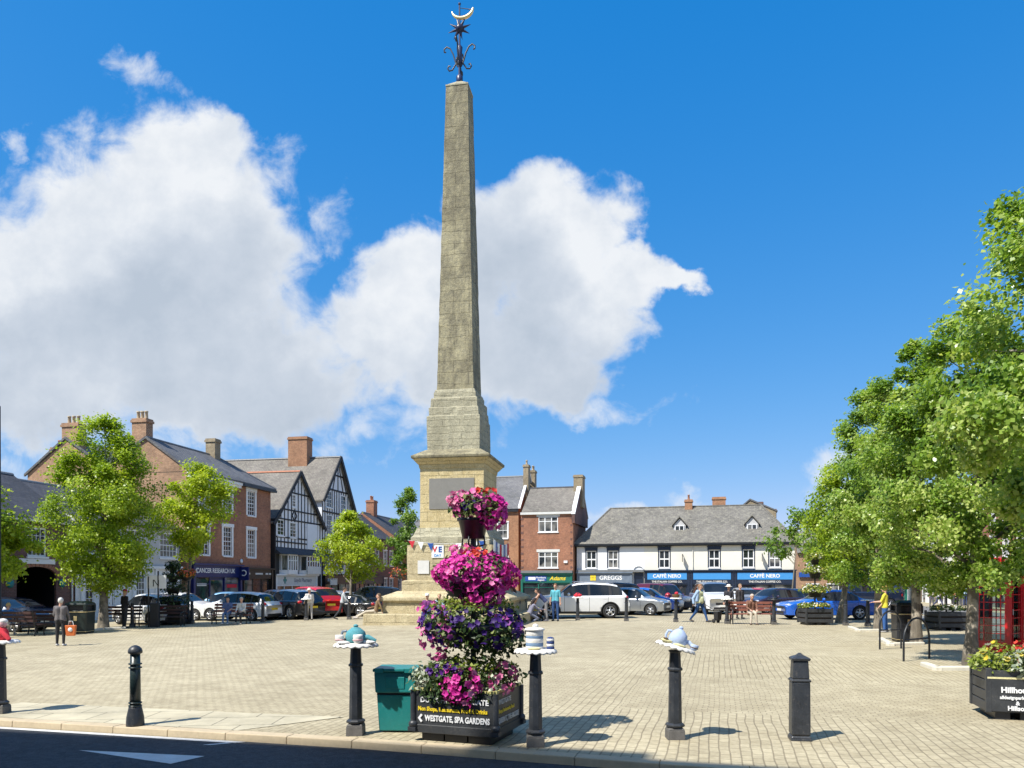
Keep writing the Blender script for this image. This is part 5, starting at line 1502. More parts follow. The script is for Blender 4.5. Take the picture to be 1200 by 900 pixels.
# ================================================================ bollards
def bollard_oct(label, loc, hgt=1.08, group='cast iron bollards', rot=0.0, topw=0.075):
    t = thing('bollard', label, 'bollard', loc, rot, group)
    ph = PI/8
    MB().frus(0, 0, -0.05, 0.115, 0.105, 0.105, 0.1, 0.1).frus(0, 0, 0.115, 0.14, 0.1, 0.1, 0.085, 0.085).build('base', M['dust_iron'], t, bevel=0.008)
    MB().lathe([(0.09, 0.14), (0.118, 0.155), (0.118, 0.175), (0.09, 0.195)], 8, phase=ph, sm=False).build('foot_ring', M['grey_iron'], t, bevel=0.004)
    MB().lathe([(0.084, 0.19), (0.074, hgt-0.24)], 8, phase=ph, sm=False).build('shaft', M['grey_iron'], t, bevel=0.004)
    MB().lathe([(0.074, hgt-0.25), (0.092, hgt-0.24), (0.092, hgt-0.22), (0.074, hgt-0.205)], 8, phase=ph, sm=False).build('collar', M['grey_iron'], t, bevel=0.004)
    MB().lathe([(0.074, hgt-0.21), (0.066, hgt-0.03), (0.08, hgt-0.02), (0.08, hgt)], 8, phase=ph, sm=False).build('head', M['black'], t, bevel=0.004)
    return t
s = spot(417, 860.5); BA = s; hA = 1.085
bollard_oct('octagonal black bollard carrying the knitted teal teapot, left of the green bin', s, hA)
s = spot(627.5, 874); BB = s
bollard_oct('octagonal black bollard carrying the striped knitted jar, right of the flower tower', s, 1.07)
s = spot(791, 865.5); BC = s
bollard_oct('octagonal black bollard carrying the pale blue knitted teapot', s, 1.065)
s = spot(0.5, 836); BD = s
bollard_oct('octagonal black bollard at the left picture edge under a red knitted figure', s, 1.05)
s = spot(158.5, 850.5)
t = thing('bollard', 'round dark bollard with a domed cap and flared foot, by the flagstone path', 'bollard', s, 0, 'cast iron bollards')
MB().lathe([(0.115, -0.05), (0.115, 0.05), (0.11, 0.12), (0.085, 0.24), (0.078, 0.27)], 20).build('base', M['grey_iron'], t)
mb = MB().lathe([(0.072, 0.26), (0.062, 0.98)], 20)
for z in (0.27, 0.31, 0.78, 0.83): mb.lathe([(0.07, z-0.012), (0.086, z-0.006), (0.086, z+0.006), (0.07, z+0.012)], 20)
mb.build('shaft', pm('bottle_green_iron', (0.014, 0.026, 0.026), 0.35, var=0.35), t)
MB().lathe([(0.062, 0.96), (0.09, 0.975), (0.092, 1.0), (0.08, 1.035), (0.05, 1.065), (0.015, 1.08), (0.001, 1.082)], 20).build('cap', M['grey_iron'], t)
s = spot(937, 866.5)
t = thing('bollard', 'stout square bollard with a pyramid cap, on its own at the front right', 'bollard', s, R(-9), 'cast iron bollards')
MB().frus(0, 0, -0.05, 0.03, 0.118, 0.118, 0.118, 0.118).frus(0, 0, 0.03, 0.06, 0.118, 0.118, 0.1, 0.1).build('base', M['grey_iron'], t, bevel=0.01)
MB().frus(0, 0, 0.06, 0.7, 0.108, 0.108, 0.104, 0.104).build('lower_panel', M['grey_iron'], t, bevel=0.02)
MB().frus(0, 0, 0.695, 0.71, 0.108, 0.108, 0.112, 0.112).frus(0, 0, 0.71, 0.73, 0.114, 0.114, 0.1, 0.1).build('collar', M['grey_iron'], t, bevel=0.004)
MB().frus(0, 0, 0.728, 0.95, 0.096, 0.096, 0.085, 0.085).build('upper_panel', M['grey_iron'], t, bevel=0.015)
MB().frus(0, 0, 0.945, 0.975, 0.1, 0.1, 0.108, 0.108).frus(0, 0, 0.975, 1.0, 0.106, 0.106, 0.06, 0.06).frus(0, 0, 1.0, 1.035, 0.05, 0.05, 0.012, 0.012).build('cap', M['grey_iron'], t, bevel=0.005)

def doily(mb, r, z0=0.0, mi=0, n=18):
    vs = []
    k = n*4
    for j, (q, z) in enumerate(((r*0.2, z0), (r*0.9, z0), (r, z0+0.012), (r, z0+0.03), (r*0.9, z0+0.045), (0.02, z0+0.045))):
        for i in range(k):
            w = 2*PI*i/k; e = 1+0.05*abs(math.sin(w*n/2))*(j in (2, 3)); sag = -0.02*abs(math.sin(w*n/2))*(j in (2, 3))
            vs.append((q*e*math.cos(w), q*e*math.sin(w), z+sag))
    fs = [(j*k+i, j*k+(i+1) % k, (j+1)*k+(i+1) % k, (j+1)*k+i) for j in range(5) for i in range(k)]
    fs.append(tuple(reversed(range(k)))); fs.append(tuple(range(5*k, 6*k)))
    mb.add(vs, fs, mi, True)
def teapot(parent, m, dark, r, h, spout_dir=1, squash=1.0, lidm=None):
    prof = [(r*0.6, 0.04), (r*0.92, 0.05+h*0.12), (r, 0.05+h*0.4), (r*0.85, 0.05+h*0.72), (r*0.45, 0.05+h*0.94), (r*0.2, 0.05+h)]
    body = MB().lathe(prof, 24).build('teapot', m, parent)
    mb = MB().lathe([(r*0.5, 0.05+h*0.9), (r*0.42, 0.05+h*0.97), (r*0.15, 0.05+h*1.03)], 16).ball((0, 0, 0.05+h*1.1), (r*0.25, r*0.25, h*0.11), 10, 6)
    mb.build('lid', lidm or m, body)
    d = spout_dir
    MB().tube([(d*r*0.8, 0, 0.05+h*0.3), (d*r*1.2, -0.02, 0.05+h*0.36), (d*r*1.6, -0.03, 0.05+h*0.22), (d*r*1.95, -0.03, 0.05+h*0.12)], [r*0.3, r*0.24, r*0.2, r*0.14], 10).build('spout', m, body)
    MB().tube([(-d*r*0.85, 0, 0.05+h*0.75), (-d*r*1.25, 0, 0.05+h*0.72), (-d*r*1.38, 0, 0.05+h*0.42), (-d*r*1.2, 0, 0.05+h*0.18), (-d*r*0.85, 0, 0.05+h*0.2)], r*0.13, 8).build('handle', dark, body)
    return body
def cup(parent, x, y, z, r, h, m, m2=None, name='cup'):
    o = MB().lathe([(r*0.6, 0), (r*0.95, h*0.3), (r, h*0.8), (r*0.95, h), (r*0.7, h), (r*0.6, h*0.5)], 14, (x, y, z)).build(name, m, parent)
    if m2: MB().lathe([(r*0.98, h*0.35), (r*1.06, h*0.37), (r*1.06, h*0.5), (r*0.98, h*0.52)], 14, (x, y, z), close=False).build('band', m2, o)
    return o
gk = 'knitted bollard toppers'
t = thing('knitted_topper', 'knitted teal teapot with pink and white cups on a white frilled doily', 'knitted decoration', BA+Vector((0, 0, hA)), 0, gk)
mb = MB(); doily(mb, 0.265); mb.build('doily', M['white_knit'], t)
teapot(t, M['teal_knit'], M['grey_shop'], 0.13, 0.185)
cup(t, -0.185, -0.07, 0.045, 0.055, 0.1, M['white_knit'], M['pink_knit']); cup(t, 0.06, -0.17, 0.045, 0.06, 0.11, M['white_knit'], M['pink_knit'])
mb = MB(); mb.ball((-0.11, -0.19, 0.06), (0.08, 0.05, 0.022), 12, 6).ball((0.18, -0.12, 0.06), (0.09, 0.05, 0.022), 12, 6); mb.build('saucer', M['white_knit'], t)
t = thing('knitted_topper', 'knitted lidded jar with blue and white stripes and a small striped cup', 'knitted decoration', BB+Vector((0, 0, 1.07)), 0, gk)
mb = MB(); doily(mb, 0.24); mb.build('doily', M['white_knit'], t)
mb = MB()
for i, (a, c) in enumerate(((0.04, 0.075), (0.075, 0.115), (0.115, 0.165), (0.165, 0.195), (0.195, 0.255))):
    mb.lathe([(0.098, a), (0.1, a+0.004), (0.1, c-0.004), (0.098, c)], 24, (-0.01, 0, 0), mi=(0 if i % 2 == 0 else 1))
jo = mb.build('jar', [M['white_knit'], M['stripe_knit']], t)
MB().lathe([(0.11, 0.255), (0.115, 0.26), (0.115, 0.275), (0.08, 0.285), (0.02, 0.29)], 22, (-0.01, 0, 0)).ball((0.0, 0, 0.305), (0.035, 0.035, 0.028), 10, 6).build('lid', M['white_knit'], jo)
mb = MB()
for i in range(4): mb.lathe([(0.04, 0.045+i*0.03), (0.045, 0.05+i*0.03), (0.045, 0.07+i*0.03), (0.04, 0.075+i*0.03)], 14, (0.17, -0.04, 0), mi=i % 2)
mb.ball((0.17, -0.04, 0.165), (0.042, 0.042, 0.02), 10, 6)
mb.build('cup', [M['navy_knit'], M['white_knit']], t)
MB().ball((-0.02, -0.17, 0.06), (0.08, 0.04, 0.02), 12, 6).build('biscuit', M['yellow_knit'], t)
t = thing('knitted_topper', 'pale blue knitted teapot on a doily tipped down to the right', 'knitted decoration', BC+Vector((0, 0, 1.08)), 0, gk)
t.rotation_euler = (0, R(17), 0)
mb = MB(); doily(mb, 0.235); mb.build('doily', M['white_knit'], t)
teapot(t, M['blue_knit'], M['blue_knit'], 0.112, 0.19, 1)
mb = MB(); mb.ball((-0.15, -0.13, 0.065), (0.075, 0.05, 0.025), 12, 6).ball((0.0, -0.18, 0.055), (0.08, 0.04, 0.02), 12, 6); mb.build('biscuit', M['yellow_knit'], t)
MB().ball((-0.17, -0.15, 0.085), (0.035, 0.03, 0.015), 10, 5).build('button', M['brown_knit'], t)
cup(t, 0.2, -0.06, 0.045, 0.05, 0.07, M['blue_knit'], M['brown_knit'])
t = thing('knitted_topper', 'red knitted figure with a white hat sitting on a white doily at the left edge', 'knitted decoration', BD+Vector((0, 0, 1.05)), 0, gk)
mb = MB(); doily(mb, 0.25); mb.build('doily', M['white_knit'], t)
mb = MB().ball((0.02, 0, 0.14), (0.1, 0.08, 0.11), 14, 10).tube([(0.05, -0.05, 0.18), (0.14, -0.09, 0.12), (0.2, -0.1, 0.06)], [0.035, 0.035, 0.03], 8).tube([(-0.04, -0.05, 0.18), (-0.12, -0.1, 0.1)], [0.035, 0.03], 8)
mb.build('jumper', M['red_knit'], t)
mb = MB().ball((0.03, 0, 0.29), (0.06, 0.06, 0.065), 12, 8); ho = mb.build('head', M['pink_knit'], t)
MB().ball((0.03, 0.01, 0.325), (0.068, 0.068, 0.045), 12, 7).build('hat', M['white_knit'], ho)

# far bollards round the edge of the square
far = [(677, 727, 'slim bollard with a white disc and red poppy topper before the white car', 'poppy'),
       (734, 728, 'plain slim bollard standing at the tail of the white car', None),
       (792, 729, 'slim bollard under a white doily and brown basket, left of the walking man', 'basket'),
       (852, 731, 'slim bollard with a white hat-like topper at the left end of the bench', 'white'),
       (907, 732, 'slim bollard with a dark flat topper at the right end of the bench', 'dark'),
       (359, 727, 'slim bollard with a white doily standing by the red car', 'white2'),
       (409, 726, 'plain slim bollard beside the man in grey near the silver cars', None),
       (308, 729, 'plain slim bollard behind the white hatchback near the seated women', None),
       (1017, 734, 'slim bollard with a pale flat topper between two tree trunks', 'pale'),
       (155, 735, 'slim bollard with a round cap beside the person in black', None),
       (225, 731, 'slim black post at the right side of the dark flower tower', None),
       (991, 733, 'thick black post beside the pale leaning tree trunk', None)]
for px, py, lab, top in far:
    s = spot(px, py)
    t = bollard_oct(lab, s, 1.06 if top else 1.1)
    if top:
        k = thing('knitted_topper', {'poppy': 'white knitted disc with a red poppy on the bollard before the white car', 'basket': 'brown knitted basket on a doily beside the walking man',
             'white': 'white knitted hat on the bollard at the left bench end', 'dark': 'dark knitted cap on the bollard at the right bench end', 'white2': 'white knitted doily on the bollard by the red car',
             'pale': 'pale knitted disc on the bollard between two tree trunks'}[top], 'knitted decoration', s+Vector((0, 0, 1.06)), 0, gk)
        mb = MB(); doily(mb, 0.26, n=12); mb.build('doily', M['black'] if top == 'dark' else M['white_knit'], k)
        if top == 'poppy':
            mb = MB().ball((-0.07, -0.02, 0.12), (0.13, 0.12, 0.07), 12, 7).ball((0.08, -0.04, 0.13), (0.13, 0.12, 0.07), 12, 7).ball((0, 0.05, 0.18), (0.12, 0.1, 0.07), 12, 7); mb.build('poppy', M['red_knit'], k)
            MB().ball((0, -0.06, 0.2), 0.04, 8, 6).build('poppy_centre', M['black'], k)
        elif top == 'basket':
            MB().lathe([(0.13, 0.04), (0.17, 0.14), (0.18, 0.2), (0.15, 0.2), (0.1, 0.1)], 14).build('basket', M['brown_knit'], k); MB().ball((0.03, 0, 0.24), (0.09, 0.09, 0.08), 10, 7).build('knitted_bun', M['red_knit'], k)
        elif top in ('white', 'white2'):
            MB().lathe([(0.15, 0.04), (0.14, 0.1), (0.08, 0.16), (0.01, 0.17)], 14).build('crown_piece', M['white_knit'], k)
        elif top == 'dark':
            MB().lathe([(0.16, 0.04), (0.12, 0.1), (0.01, 0.12)], 14).build('crown_piece', M['black'], k)

# ================================================================ green plastic bin
a = spot(463, 859.5)
t = thing('plastic_bin', 'green plastic bin with a hinged flap lid standing left of the flower tower', 'bin', a + Vector((0, 0.05, 0)), R(-3))
w_ = 0.265
mb = MB(); mb.add([(-0.21, 0.0, 0.02), (0.25, 0.0, 0.02), (0.25, 0.4, 0.02), (-0.21, 0.4, 0.02), (-0.235, -0.02, 0.47), (0.255, -0.02, 0.47), (0.255, 0.42, 0.47), (-0.235, 0.42, 0.47)],
    [(0,3,2,1),(4,5,6,7),(0,1,5,4),(1,2,6,5),(2,3,7,6),(3,0,4,7)])
mb.build('tub', M['bin_green'], t, bevel=0.015, seg=3)
mb = MB(); mb.add([(-0.25, -0.05, 0.5), (0.26, -0.05, 0.5), (0.26, 0.44, 0.5), (-0.25, 0.44, 0.5), (-0.27, -0.03, 0.76), (0.265, -0.03, 0.76), (0.265, 0.44, 0.78), (-0.27, 0.44, 0.78)],
    [(0,3,2,1),(4,5,6,7),(0,1,5,4),(1,2,6,5),(2,3,7,6),(3,0,4,7)])
lo = mb.build('lid', M['bin_green'], t, bevel=0.02, seg=3)
mb = MB(); mb.box(-0.28, 0.27, -0.06, 0.46, 0.76, 0.8); mb.build('lid_rim', M['bin_green'], lo, bevel=0.012)
mb = MB(); mb.box(-0.25, -0.14, -0.085, -0.04, 0.752, 0.81); mb.box(-0.135, 0.12, -0.08, -0.04, 0.77, 0.805); mb.box(0.125, 0.24, -0.085, -0.04, 0.752, 0.81); mb.build('hinge', M['bin_green'], lo, bevel=0.006)
mb = MB(); mb.box(-0.235, 0.25, -0.005, 0.41, 0.465, 0.505); mb.build('rim_shadow_gap', M['black_plastic'], t)
mb = MB(); mb.box(-0.12, 0.12, -0.052, -0.04, 0.55, 0.7); mb.build('front_panel', M['bin_green'], lo, bevel=0.008)
mb = MB(); mb.box(-0.16, -0.06, 0.03, 0.1, -0.01, 0.03); mb.box(0.1, 0.2, 0.03, 0.1, -0.01, 0.03); mb.build('feet', M['black_plastic'], t)

# ================================================================ flowers
PET_MAG = petal_mat('magenta_petal', [(0.0, (0.42, 0.005, 0.18)), (0.4, (0.62, 0.02, 0.33)), (0.75, (0.72, 0.07, 0.42)), (1.0, (0.75, 0.24, 0.45))])
PET_PUR = petal_mat('purple_petal', [(0.0, (0.018, 0.003, 0.08)), (0.5, (0.045, 0.006, 0.17)), (0.8, (0.13, 0.02, 0.26)), (1.0, (0.58, 0.1, 0.4))])
PET_MIX = petal_mat('pink_mixed_petal', [(0.0, (0.07, 0.01, 0.25)), (0.25, (0.55, 0.03, 0.3)), (0.6, (0.68, 0.12, 0.35)), (1.0, (0.74, 0.4, 0.45))])
PET_RED = petal_mat('red_petal', [(0.0, (0.45, 0.01, 0.01)), (1.0, (0.75, 0.08, 0.04))])
PET_WY = petal_mat('white_yellow_petal', [(0.0, (0.7, 0.5, 0.03)), (0.45, (0.7, 0.62, 0.2)), (0.5, (0.7, 0.7, 0.62)), (1.0, (0.75, 0.74, 0.68))])
PET_OR = petal_mat('orange_pink_petal', [(0.0, (0.62, 0.1, 0.02)), (0.5, (0.7, 0.25, 0.03)), (1.0, (0.6, 0.06, 0.15))])
LF_FL = leaf_mat('petunia_leaf', (0.02, 0.045, 0.012), (0.06, 0.11, 0.025), (0.25, 0.3, 0.1), 0.25)
LF_LIME = leaf_mat('lime_leaf', (0.08, 0.13, 0.01), (0.2, 0.26, 0.03), (0.36, 0.4, 0.1), 0.3)
LF_SILV = leaf_mat('silver_leaf', (0.12, 0.16, 0.1), (0.28, 0.33, 0.24), (0.5, 0.53, 0.42), 0.2)
LF_DARK = leaf_mat('deep_green_leaf', (0.012, 0.025, 0.01), (0.03, 0.06, 0.02), (0.08, 0.13, 0.04), 0.2)
def shell_pts(rng, n, c, r, lo=-0.6, hi=1.0, thick=0.25, wob=0.18, under=0.0):
    """points and outward directions on a lumpy flattened shell"""
    P, N = [], []
    ph = rng.random(6)*6.28
    while len(P) < n:
        z = lo + (hi-lo)*rng.random(); a = rng.random()*6.283
        q = math.sqrt(max(0, 1-min(1, abs(z))**2))
        if rng.random() > 0.25+0.75*q: continue
        d = np.array([q*math.cos(a), q*math.sin(a), z])
        k = 1 + wob*(math.sin(3*a+ph[0])*0.5+math.sin(5*a+ph[1]+3*z)*0.35+math.sin(9*a+ph[2]-4*z)*0.25)
        k *= 1 - thick*rng.random()**2
        P.append(np.array(c)+d*np.array(r)*k); N.append(d/np.array(r)*max(r))
    N = np.array(N); N /= np.linalg.norm(N, axis=1)[:, None]
    return np.array(P), N
def blossoms(name, P, N, size, m, parent, rng, patch=None, lobes=5):
    """open trumpet flowers: a five lobed fan round a sunken throat"""
    n = len(P)
    nr = N + rng.normal(size=(n, 3))*0.35 + np.array([0, -0.1, 0.15]); nr /= np.linalg.norm(nr, axis=1)[:, None]
    t = np.cross(nr, rng.normal(size=(n, 3))); t /= np.linalg.norm(t, axis=1)[:, None]
    b = np.cross(nr, t)
    s = size*(0.7+0.55*rng.random((n, 1)))
    k = lobes*2
    vs = [P - nr*s*0.22]
    for i in range(k):
        w = 2*PI*i/k; rr = 0.5 if i % 2 == 0 else 0.36
        dz = 0.05 if i % 2 == 0 else -0.02
        vs.append(P + (t*math.cos(w)+b*math.sin(w))*s*rr + nr*s*dz*(0.5+rng.random((n, 1))*1.6))
    co = np.stack(vs, 1).reshape(-1, 3)
    base = np.arange(n)[:, None]*(k+1)
    tri = np.stack([np.stack([np.zeros(k, int), 1+np.arange(k), 1+(np.arange(k)+1) % k], 1)]*n, 0) + base[:, :, None]
    tone = rng.random(n) if patch is None else np.clip(patch + 0.3*(rng.random(n)-0.5), 0, 1)
    return fast_mesh(name, co, tri.reshape(-1, 3), m, parent, col=np.repeat(tone, k))
def foliage(name, rng, n, c, r, size, m, parent, lo=-0.7, hi=1.0, wob=0.18, thick=0.6):
    P, N = shell_pts(rng, n, c, r, lo, hi, thick, wob)
    nrm = N*0.6+np.array([0, 0, 0.5])+rng.normal(size=(n, 3))*0.6; nrm /= np.linalg.norm(nrm, axis=1)[:, None]
    t = rng.normal(size=(n, 3)); t -= nrm*(t*nrm).sum(1)[:, None]; t /= np.linalg.norm(t, axis=1)[:, None]
    b = np.cross(nrm, t); s = size*(0.6+0.8*rng.random((n, 1)))
    co = np.stack([P-t*s*0.5, P+b*s*0.3-nrm*s*0.08, P+t*s*0.55, P-b*s*0.3-nrm*s*0.08], 1).reshape(-1, 3)
    return fast_mesh(name, co, np.arange(n*4).reshape(n, 4), m, parent, col=rng.random(n))
def planter_box(t, L, D, z0, z1, m, feet=True, panel=True, gap=0.02, nb=4):
    """slatted box with corner posts, rim, feet and a bed of soil"""
    mb = MB()
    h = (z1-z0)/nb
    for i in range(nb):
        a, c = z0+i*h+gap/2, z0+(i+1)*h-gap/2
        mb.box(-L/2, L/2, -D/2, -D/2+0.03, a, c); mb.box(-L/2, L/2, D/2-0.03, D/2, a, c)
        mb.box(-L/2, -L/2+0.03, -D/2+0.03, D/2-0.03, a, c); mb.box(L/2-0.03, L/2, -D/2+0.03, D/2-0.03, a, c)
    bo = mb.build('box', m, t, bevel=0.006)
    for sx in (-1, 1):
        for sy in (-1, 1): MB().frus(sx*(L/2-0.02), sy*(D/2-0.02), z0, z1+0.02, 0.035, 0.035, 0.035, 0.035).build('corner_post', m, t, bevel=0.006)
    if feet:
        mb = MB()
        for sx in (-1, 0, 1): mb.box(sx*(L/2-0.2)-0.09, sx*(L/2-0.2)+0.09, -D/2+0.05, D/2-0.05, -0.02, z0)
        mb.build('feet', M['black'], t)
    MB().box(-L/2+0.03, L/2-0.03, -D/2+0.03, D/2-0.03, z0+0.02, z1-0.04).build('soil', M['soil'], t)
    return bo
def bowl(t, z, r, h, m=None):
    return MB().lathe([(r*0.62, z), (r*0.66, z), (r*0.9, z+h*0.85), (r, z+h*0.86), (r, z+h), (r*0.9, z+h), (r*0.6, z+0.05)], 20).build('bowl', m or M['black_plastic'], t)

# ---- the big flower tower in the foreground
FT = Vector((-0.53, 9.34, 0))
ft = thing('flower_planter', 'tall tiered flower tower of pink and purple petunias over a black lettered planter', 'planter', FT, R(-20))
rng = np.random.default_rng(77)
L, D = 1.05, 0.86
mb = MB(); mb.box(-L/2, L/2, -D/2, D/2, 0.1, 0.6); mb.build('box', M['charcoal'], ft, bevel=0.01)
mb = MB(); mb.box(-L/2-0.012, L/2+0.012, -D/2-0.012, D/2+0.012, 0.1, 0.2); mb.build('bottom_rail', M['charcoal'], ft, bevel=0.008)
for sx in (-1, 1):
    for sy in (-1, 1):
        mb = MB()
        mb.cyl((sx*(L/2), sy*(D/2), 0.18), (sx*(L/2), sy*(D/2), 0.6), 0.035, n=10); mb.ball((sx*L/2, sy*D/2, 0.2), (0.06, 0.06, 0.05), 10, 6); mb.box(sx*L/2-0.05, sx*L/2+0.05, sy*D/2-0.05, sy*D/2+0.05, 0.12, 0.17)
        mb.build('corner_post', M['grey_iron'], ft)
mb = MB(); mb.box(-L/2+0.01, L/2-0.01, -D/2-0.008, -D/2+0.02, 0.6, 0.63); mb.box(L/2-0.02, L/2+0.008, -D/2+0.01, D/2-0.01, 0.6, 0.63); mb.build('pale_rim', pm('pale_yellow_rim', (0.5, 0.45, 0.18), 0.6), ft)
mb = MB()
for sx in (-1, 0, 1): mb.box(sx*0.3-0.14, sx*0.3+0.14, -D/2+0.06, D/2-0.06, -0.02, 0.1)
mb.build('feet', M['black'], ft)
MB().box(-L/2+0.02, L/2-0.02, -D/2+0.02, D/2-0.02, 0.55, 0.62).build('soil', M['soil'], ft)
yf = -D/2-0.006
lettering('DUCK HILL, KIRKGATE', 0.085, M['white'], ft, (-0.43, yf, 0.49), align='LEFT', sx=1.0, bold=0.0022)
lettering('Non Shops, Restaurants, Food & Drinks', 0.068, M['yellow_txt'], ft, (-0.46, yf, 0.385), align='LEFT', sx=0.8, bold=0.002)
lettering('WESTGATE, SPA GARDENS', 0.095, M['white'], ft, (-0.37, yf, 0.275), align='LEFT', sx=0.72, bold=0.003)
mb = MB(); mb.prism([(-0.46, 0.275), (-0.42, 0.325), (-0.4, 0.31), (-0.43, 0.275), (-0.4, 0.24), (-0.42, 0.225)], yf-0.006, yf); mb.build('arrow', M['white'], ft)
rx = L/2+0.006
lettering('WESTGATE', 0.08, M['offwhite'], ft, (rx, -0.36, 0.49), rot=(PI/2, 0, PI/2), align='LEFT', bold=0.002)
lettering('Shops, Restaurants, Food', 0.06, M['yellow_txt'], ft, (rx, -0.36, 0.385), rot=(PI/2, 0, PI/2), align='LEFT', bold=0.0015, sx=0.85)
lettering('QUEEN ST, THE ARCADE', 0.085, M['offwhite'], ft, (rx, -0.36, 0.275), rot=(PI/2, 0, PI/2), align='LEFT', bold=0.002, sx=0.72)
mb = MB(); mb.tube([(0, 0, 0.5), (0, 0, 2.45)], 0.035, 10)
for a in (0, PI/2, PI, 1.5*PI):
    mb.tube([(0.03*math.cos(a), 0.03*math.sin(a), 2.44), (0.14*math.cos(a), 0.14*math.sin(a), 2.42), (0.15*math.cos(a), 0.15*math.sin(a), 2.33), (0.08*math.cos(a), 0.08*math.sin(a), 2.31)], 0.012, 6)
    mb.tube([(0, 0, 1.75), (0.35*math.cos(a), 0.35*math.sin(a), 1.72)], 0.015, 6); mb.tube([(0, 0, 1.25), (0.42*math.cos(a), 0.42*math.sin(a), 1.18)], 0.015, 6)
mb.build('pole', M['black'], ft)
bowl(ft, 2.4, 0.2, 0.25, M['black'])
for z, r in ((1.7, 0.4), (1.16, 0.46)):
    MB().lathe([(r*0.7, z), (r, z+0.16), (r, z+0.2), (r*0.85, z+0.2), (0.05, z+0.17), (0.05, z)], 22, close=False).build('bowl', M['black_plastic'], ft)
def tier(c, r, nf, nl, fm, lm, lsz, fsz, lo, hi, patch=None, wob=0.16):
    foliage('foliage', rng, nl, c, (r[0]*0.97, r[1]*0.97, r[2]*0.95), lsz, lm, ft, lo, hi, wob)
    P, N = shell_pts(rng, nf, c, r, lo, hi, 0.12, wob)
    return P, N
# top bowl: pink left, magenta right, purple in the middle, leaves in front
P, N = tier((0.0, 0, 2.78), (0.31, 0.31, 0.21), 150, 900, PET_MIX, LF_FL, 0.06, 0.07, -0.55, 1.0)
keep = (np.abs(P[:, 0]) > 0.1) | (P[:, 2] > 2.88)
blossoms('blossoms', P[keep], N[keep], 0.075, PET_MIX, ft, rng, patch=0.55+0.0*P[keep][:, 0])
P, N = shell_pts(rng, 110, (0.25, -0.08, 2.71), (0.17, 0.17, 0.22), -0.9, 1.0, 0.1, 0.1); blossoms('blossoms', P, N, 0.085, PET_MAG, ft, rng)
foliage('foliage', rng, 140, (0.25, -0.08, 2.71), (0.14, 0.14, 0.18), 0.05, LF_FL, ft)
P, N = shell_pts(rng, 60, (-0.18, -0.08, 2.84), (0.16, 0.15, 0.15), -0.5, 1.0, 0.1, 0.1); blossoms('blossoms', P, N, 0.08, PET_MIX, ft, rng, patch=np.full(60, 0.72))
P, N = shell_pts(rng, 40, (0.02, -0.2, 2.76), (0.15, 0.1, 0.11), -0.5, 1.0, 0.1, 0.1); blossoms('blossoms', P, N, 0.075, PET_PUR, ft, rng, patch=np.full(40, 0.35))
P, N = shell_pts(rng, 12, (0.15, -0.05, 2.97), (0.15, 0.14, 0.06), -0.2, 1.0, 0.1, 0.1); blossoms('blossoms', P, N, 0.07, PET_RED, ft, rng)
# second tier: solid magenta
P, N = tier((0.02, 0, 1.98), (0.5, 0.5, 0.27), 900, 900, PET_MAG, LF_FL, 0.06, 0.08, -0.75, 1.0)
blossoms('blossoms', P, N, 0.073, PET_MAG, ft, rng, patch=np.clip(0.5-0.35*(P[:, 0]/0.5)*0.4+0.25*rng.normal(size=len(P)), 0, 1))
P, N = shell_pts(rng, 170, (0.2, -0.2, 1.80), (0.28, 0.25, 0.25), -0.95, 0.8, 0.1, 0.15); blossoms('blossoms', P, N, 0.085, PET_MAG, ft, rng)
foliage('foliage', rng, 150, (0.2, -0.2, 1.80), (0.25, 0.22, 0.22), 0.06, LF_DARK, ft)
P, N = shell_pts(rng, 12, (0.12, -0.2, 2.22), (0.14, 0.1, 0.06), -0.3, 1.0, 0.1, 0.1); blossoms('blossoms', P, N, 0.075, PET_RED, ft, rng)
P, N = shell_pts(rng, 20, (-0.12, -0.1, 2.26), (0.16, 0.12, 0.08), -0.3, 1.0, 0.1, 0.1); blossoms('blossoms', P, N, 0.075, PET_MIX, ft, rng, patch=np.full(20, 0.6))
# third tier: purple petunias, lime leaves on its shoulder, dark trailing leaves
foliage('foliage', rng, 1700, (0.0, 0, 1.38), (0.62, 0.58, 0.36), 0.062, LF_FL, ft, -0.95, 1.0, 0.16, 0.5)
foliage('foliage', rng, 420, (0.02, -0.05, 1.55), (0.5, 0.5, 0.19), 0.05, LF_LIME, ft, 0.0, 1.0, 0.16, 0.5)
foliage('foliage', rng, 460, (0.26, -0.02, 1.2), (0.4, 0.4, 0.27), 0.075, LF_DARK, ft, -1.0, 0.6, 0.2, 0.6)
P, N = shell_pts(rng, 260, (0.0, 0, 1.36), (0.65, 0.6, 0.34), -0.75, 0.7, 0.1, 0.16); blossoms('blossoms', P, N, 0.085, PET_PUR, ft, rng, patch=np.where(rng.random(len(P)) < 0.2, 0.95, 0.4))
P, N = shell_pts(rng, 60, (-0.42, -0.15, 1.25), (0.24, 0.26, 0.26), -0.9, 0.9, 0.1, 0.15); blossoms('blossoms', P, N, 0.08, PET_MIX, ft, rng, patch=np.full(60, 0.6))
P, N = shell_pts(rng, 20, (-0.45, -0.15, 1.55), (0.2, 0.2, 0.1), -0.3, 1, 0.1, 0.15); blossoms('blossoms', P, N, 0.08, PET_MIX, ft, rng, patch=np.full(20, 0.4))
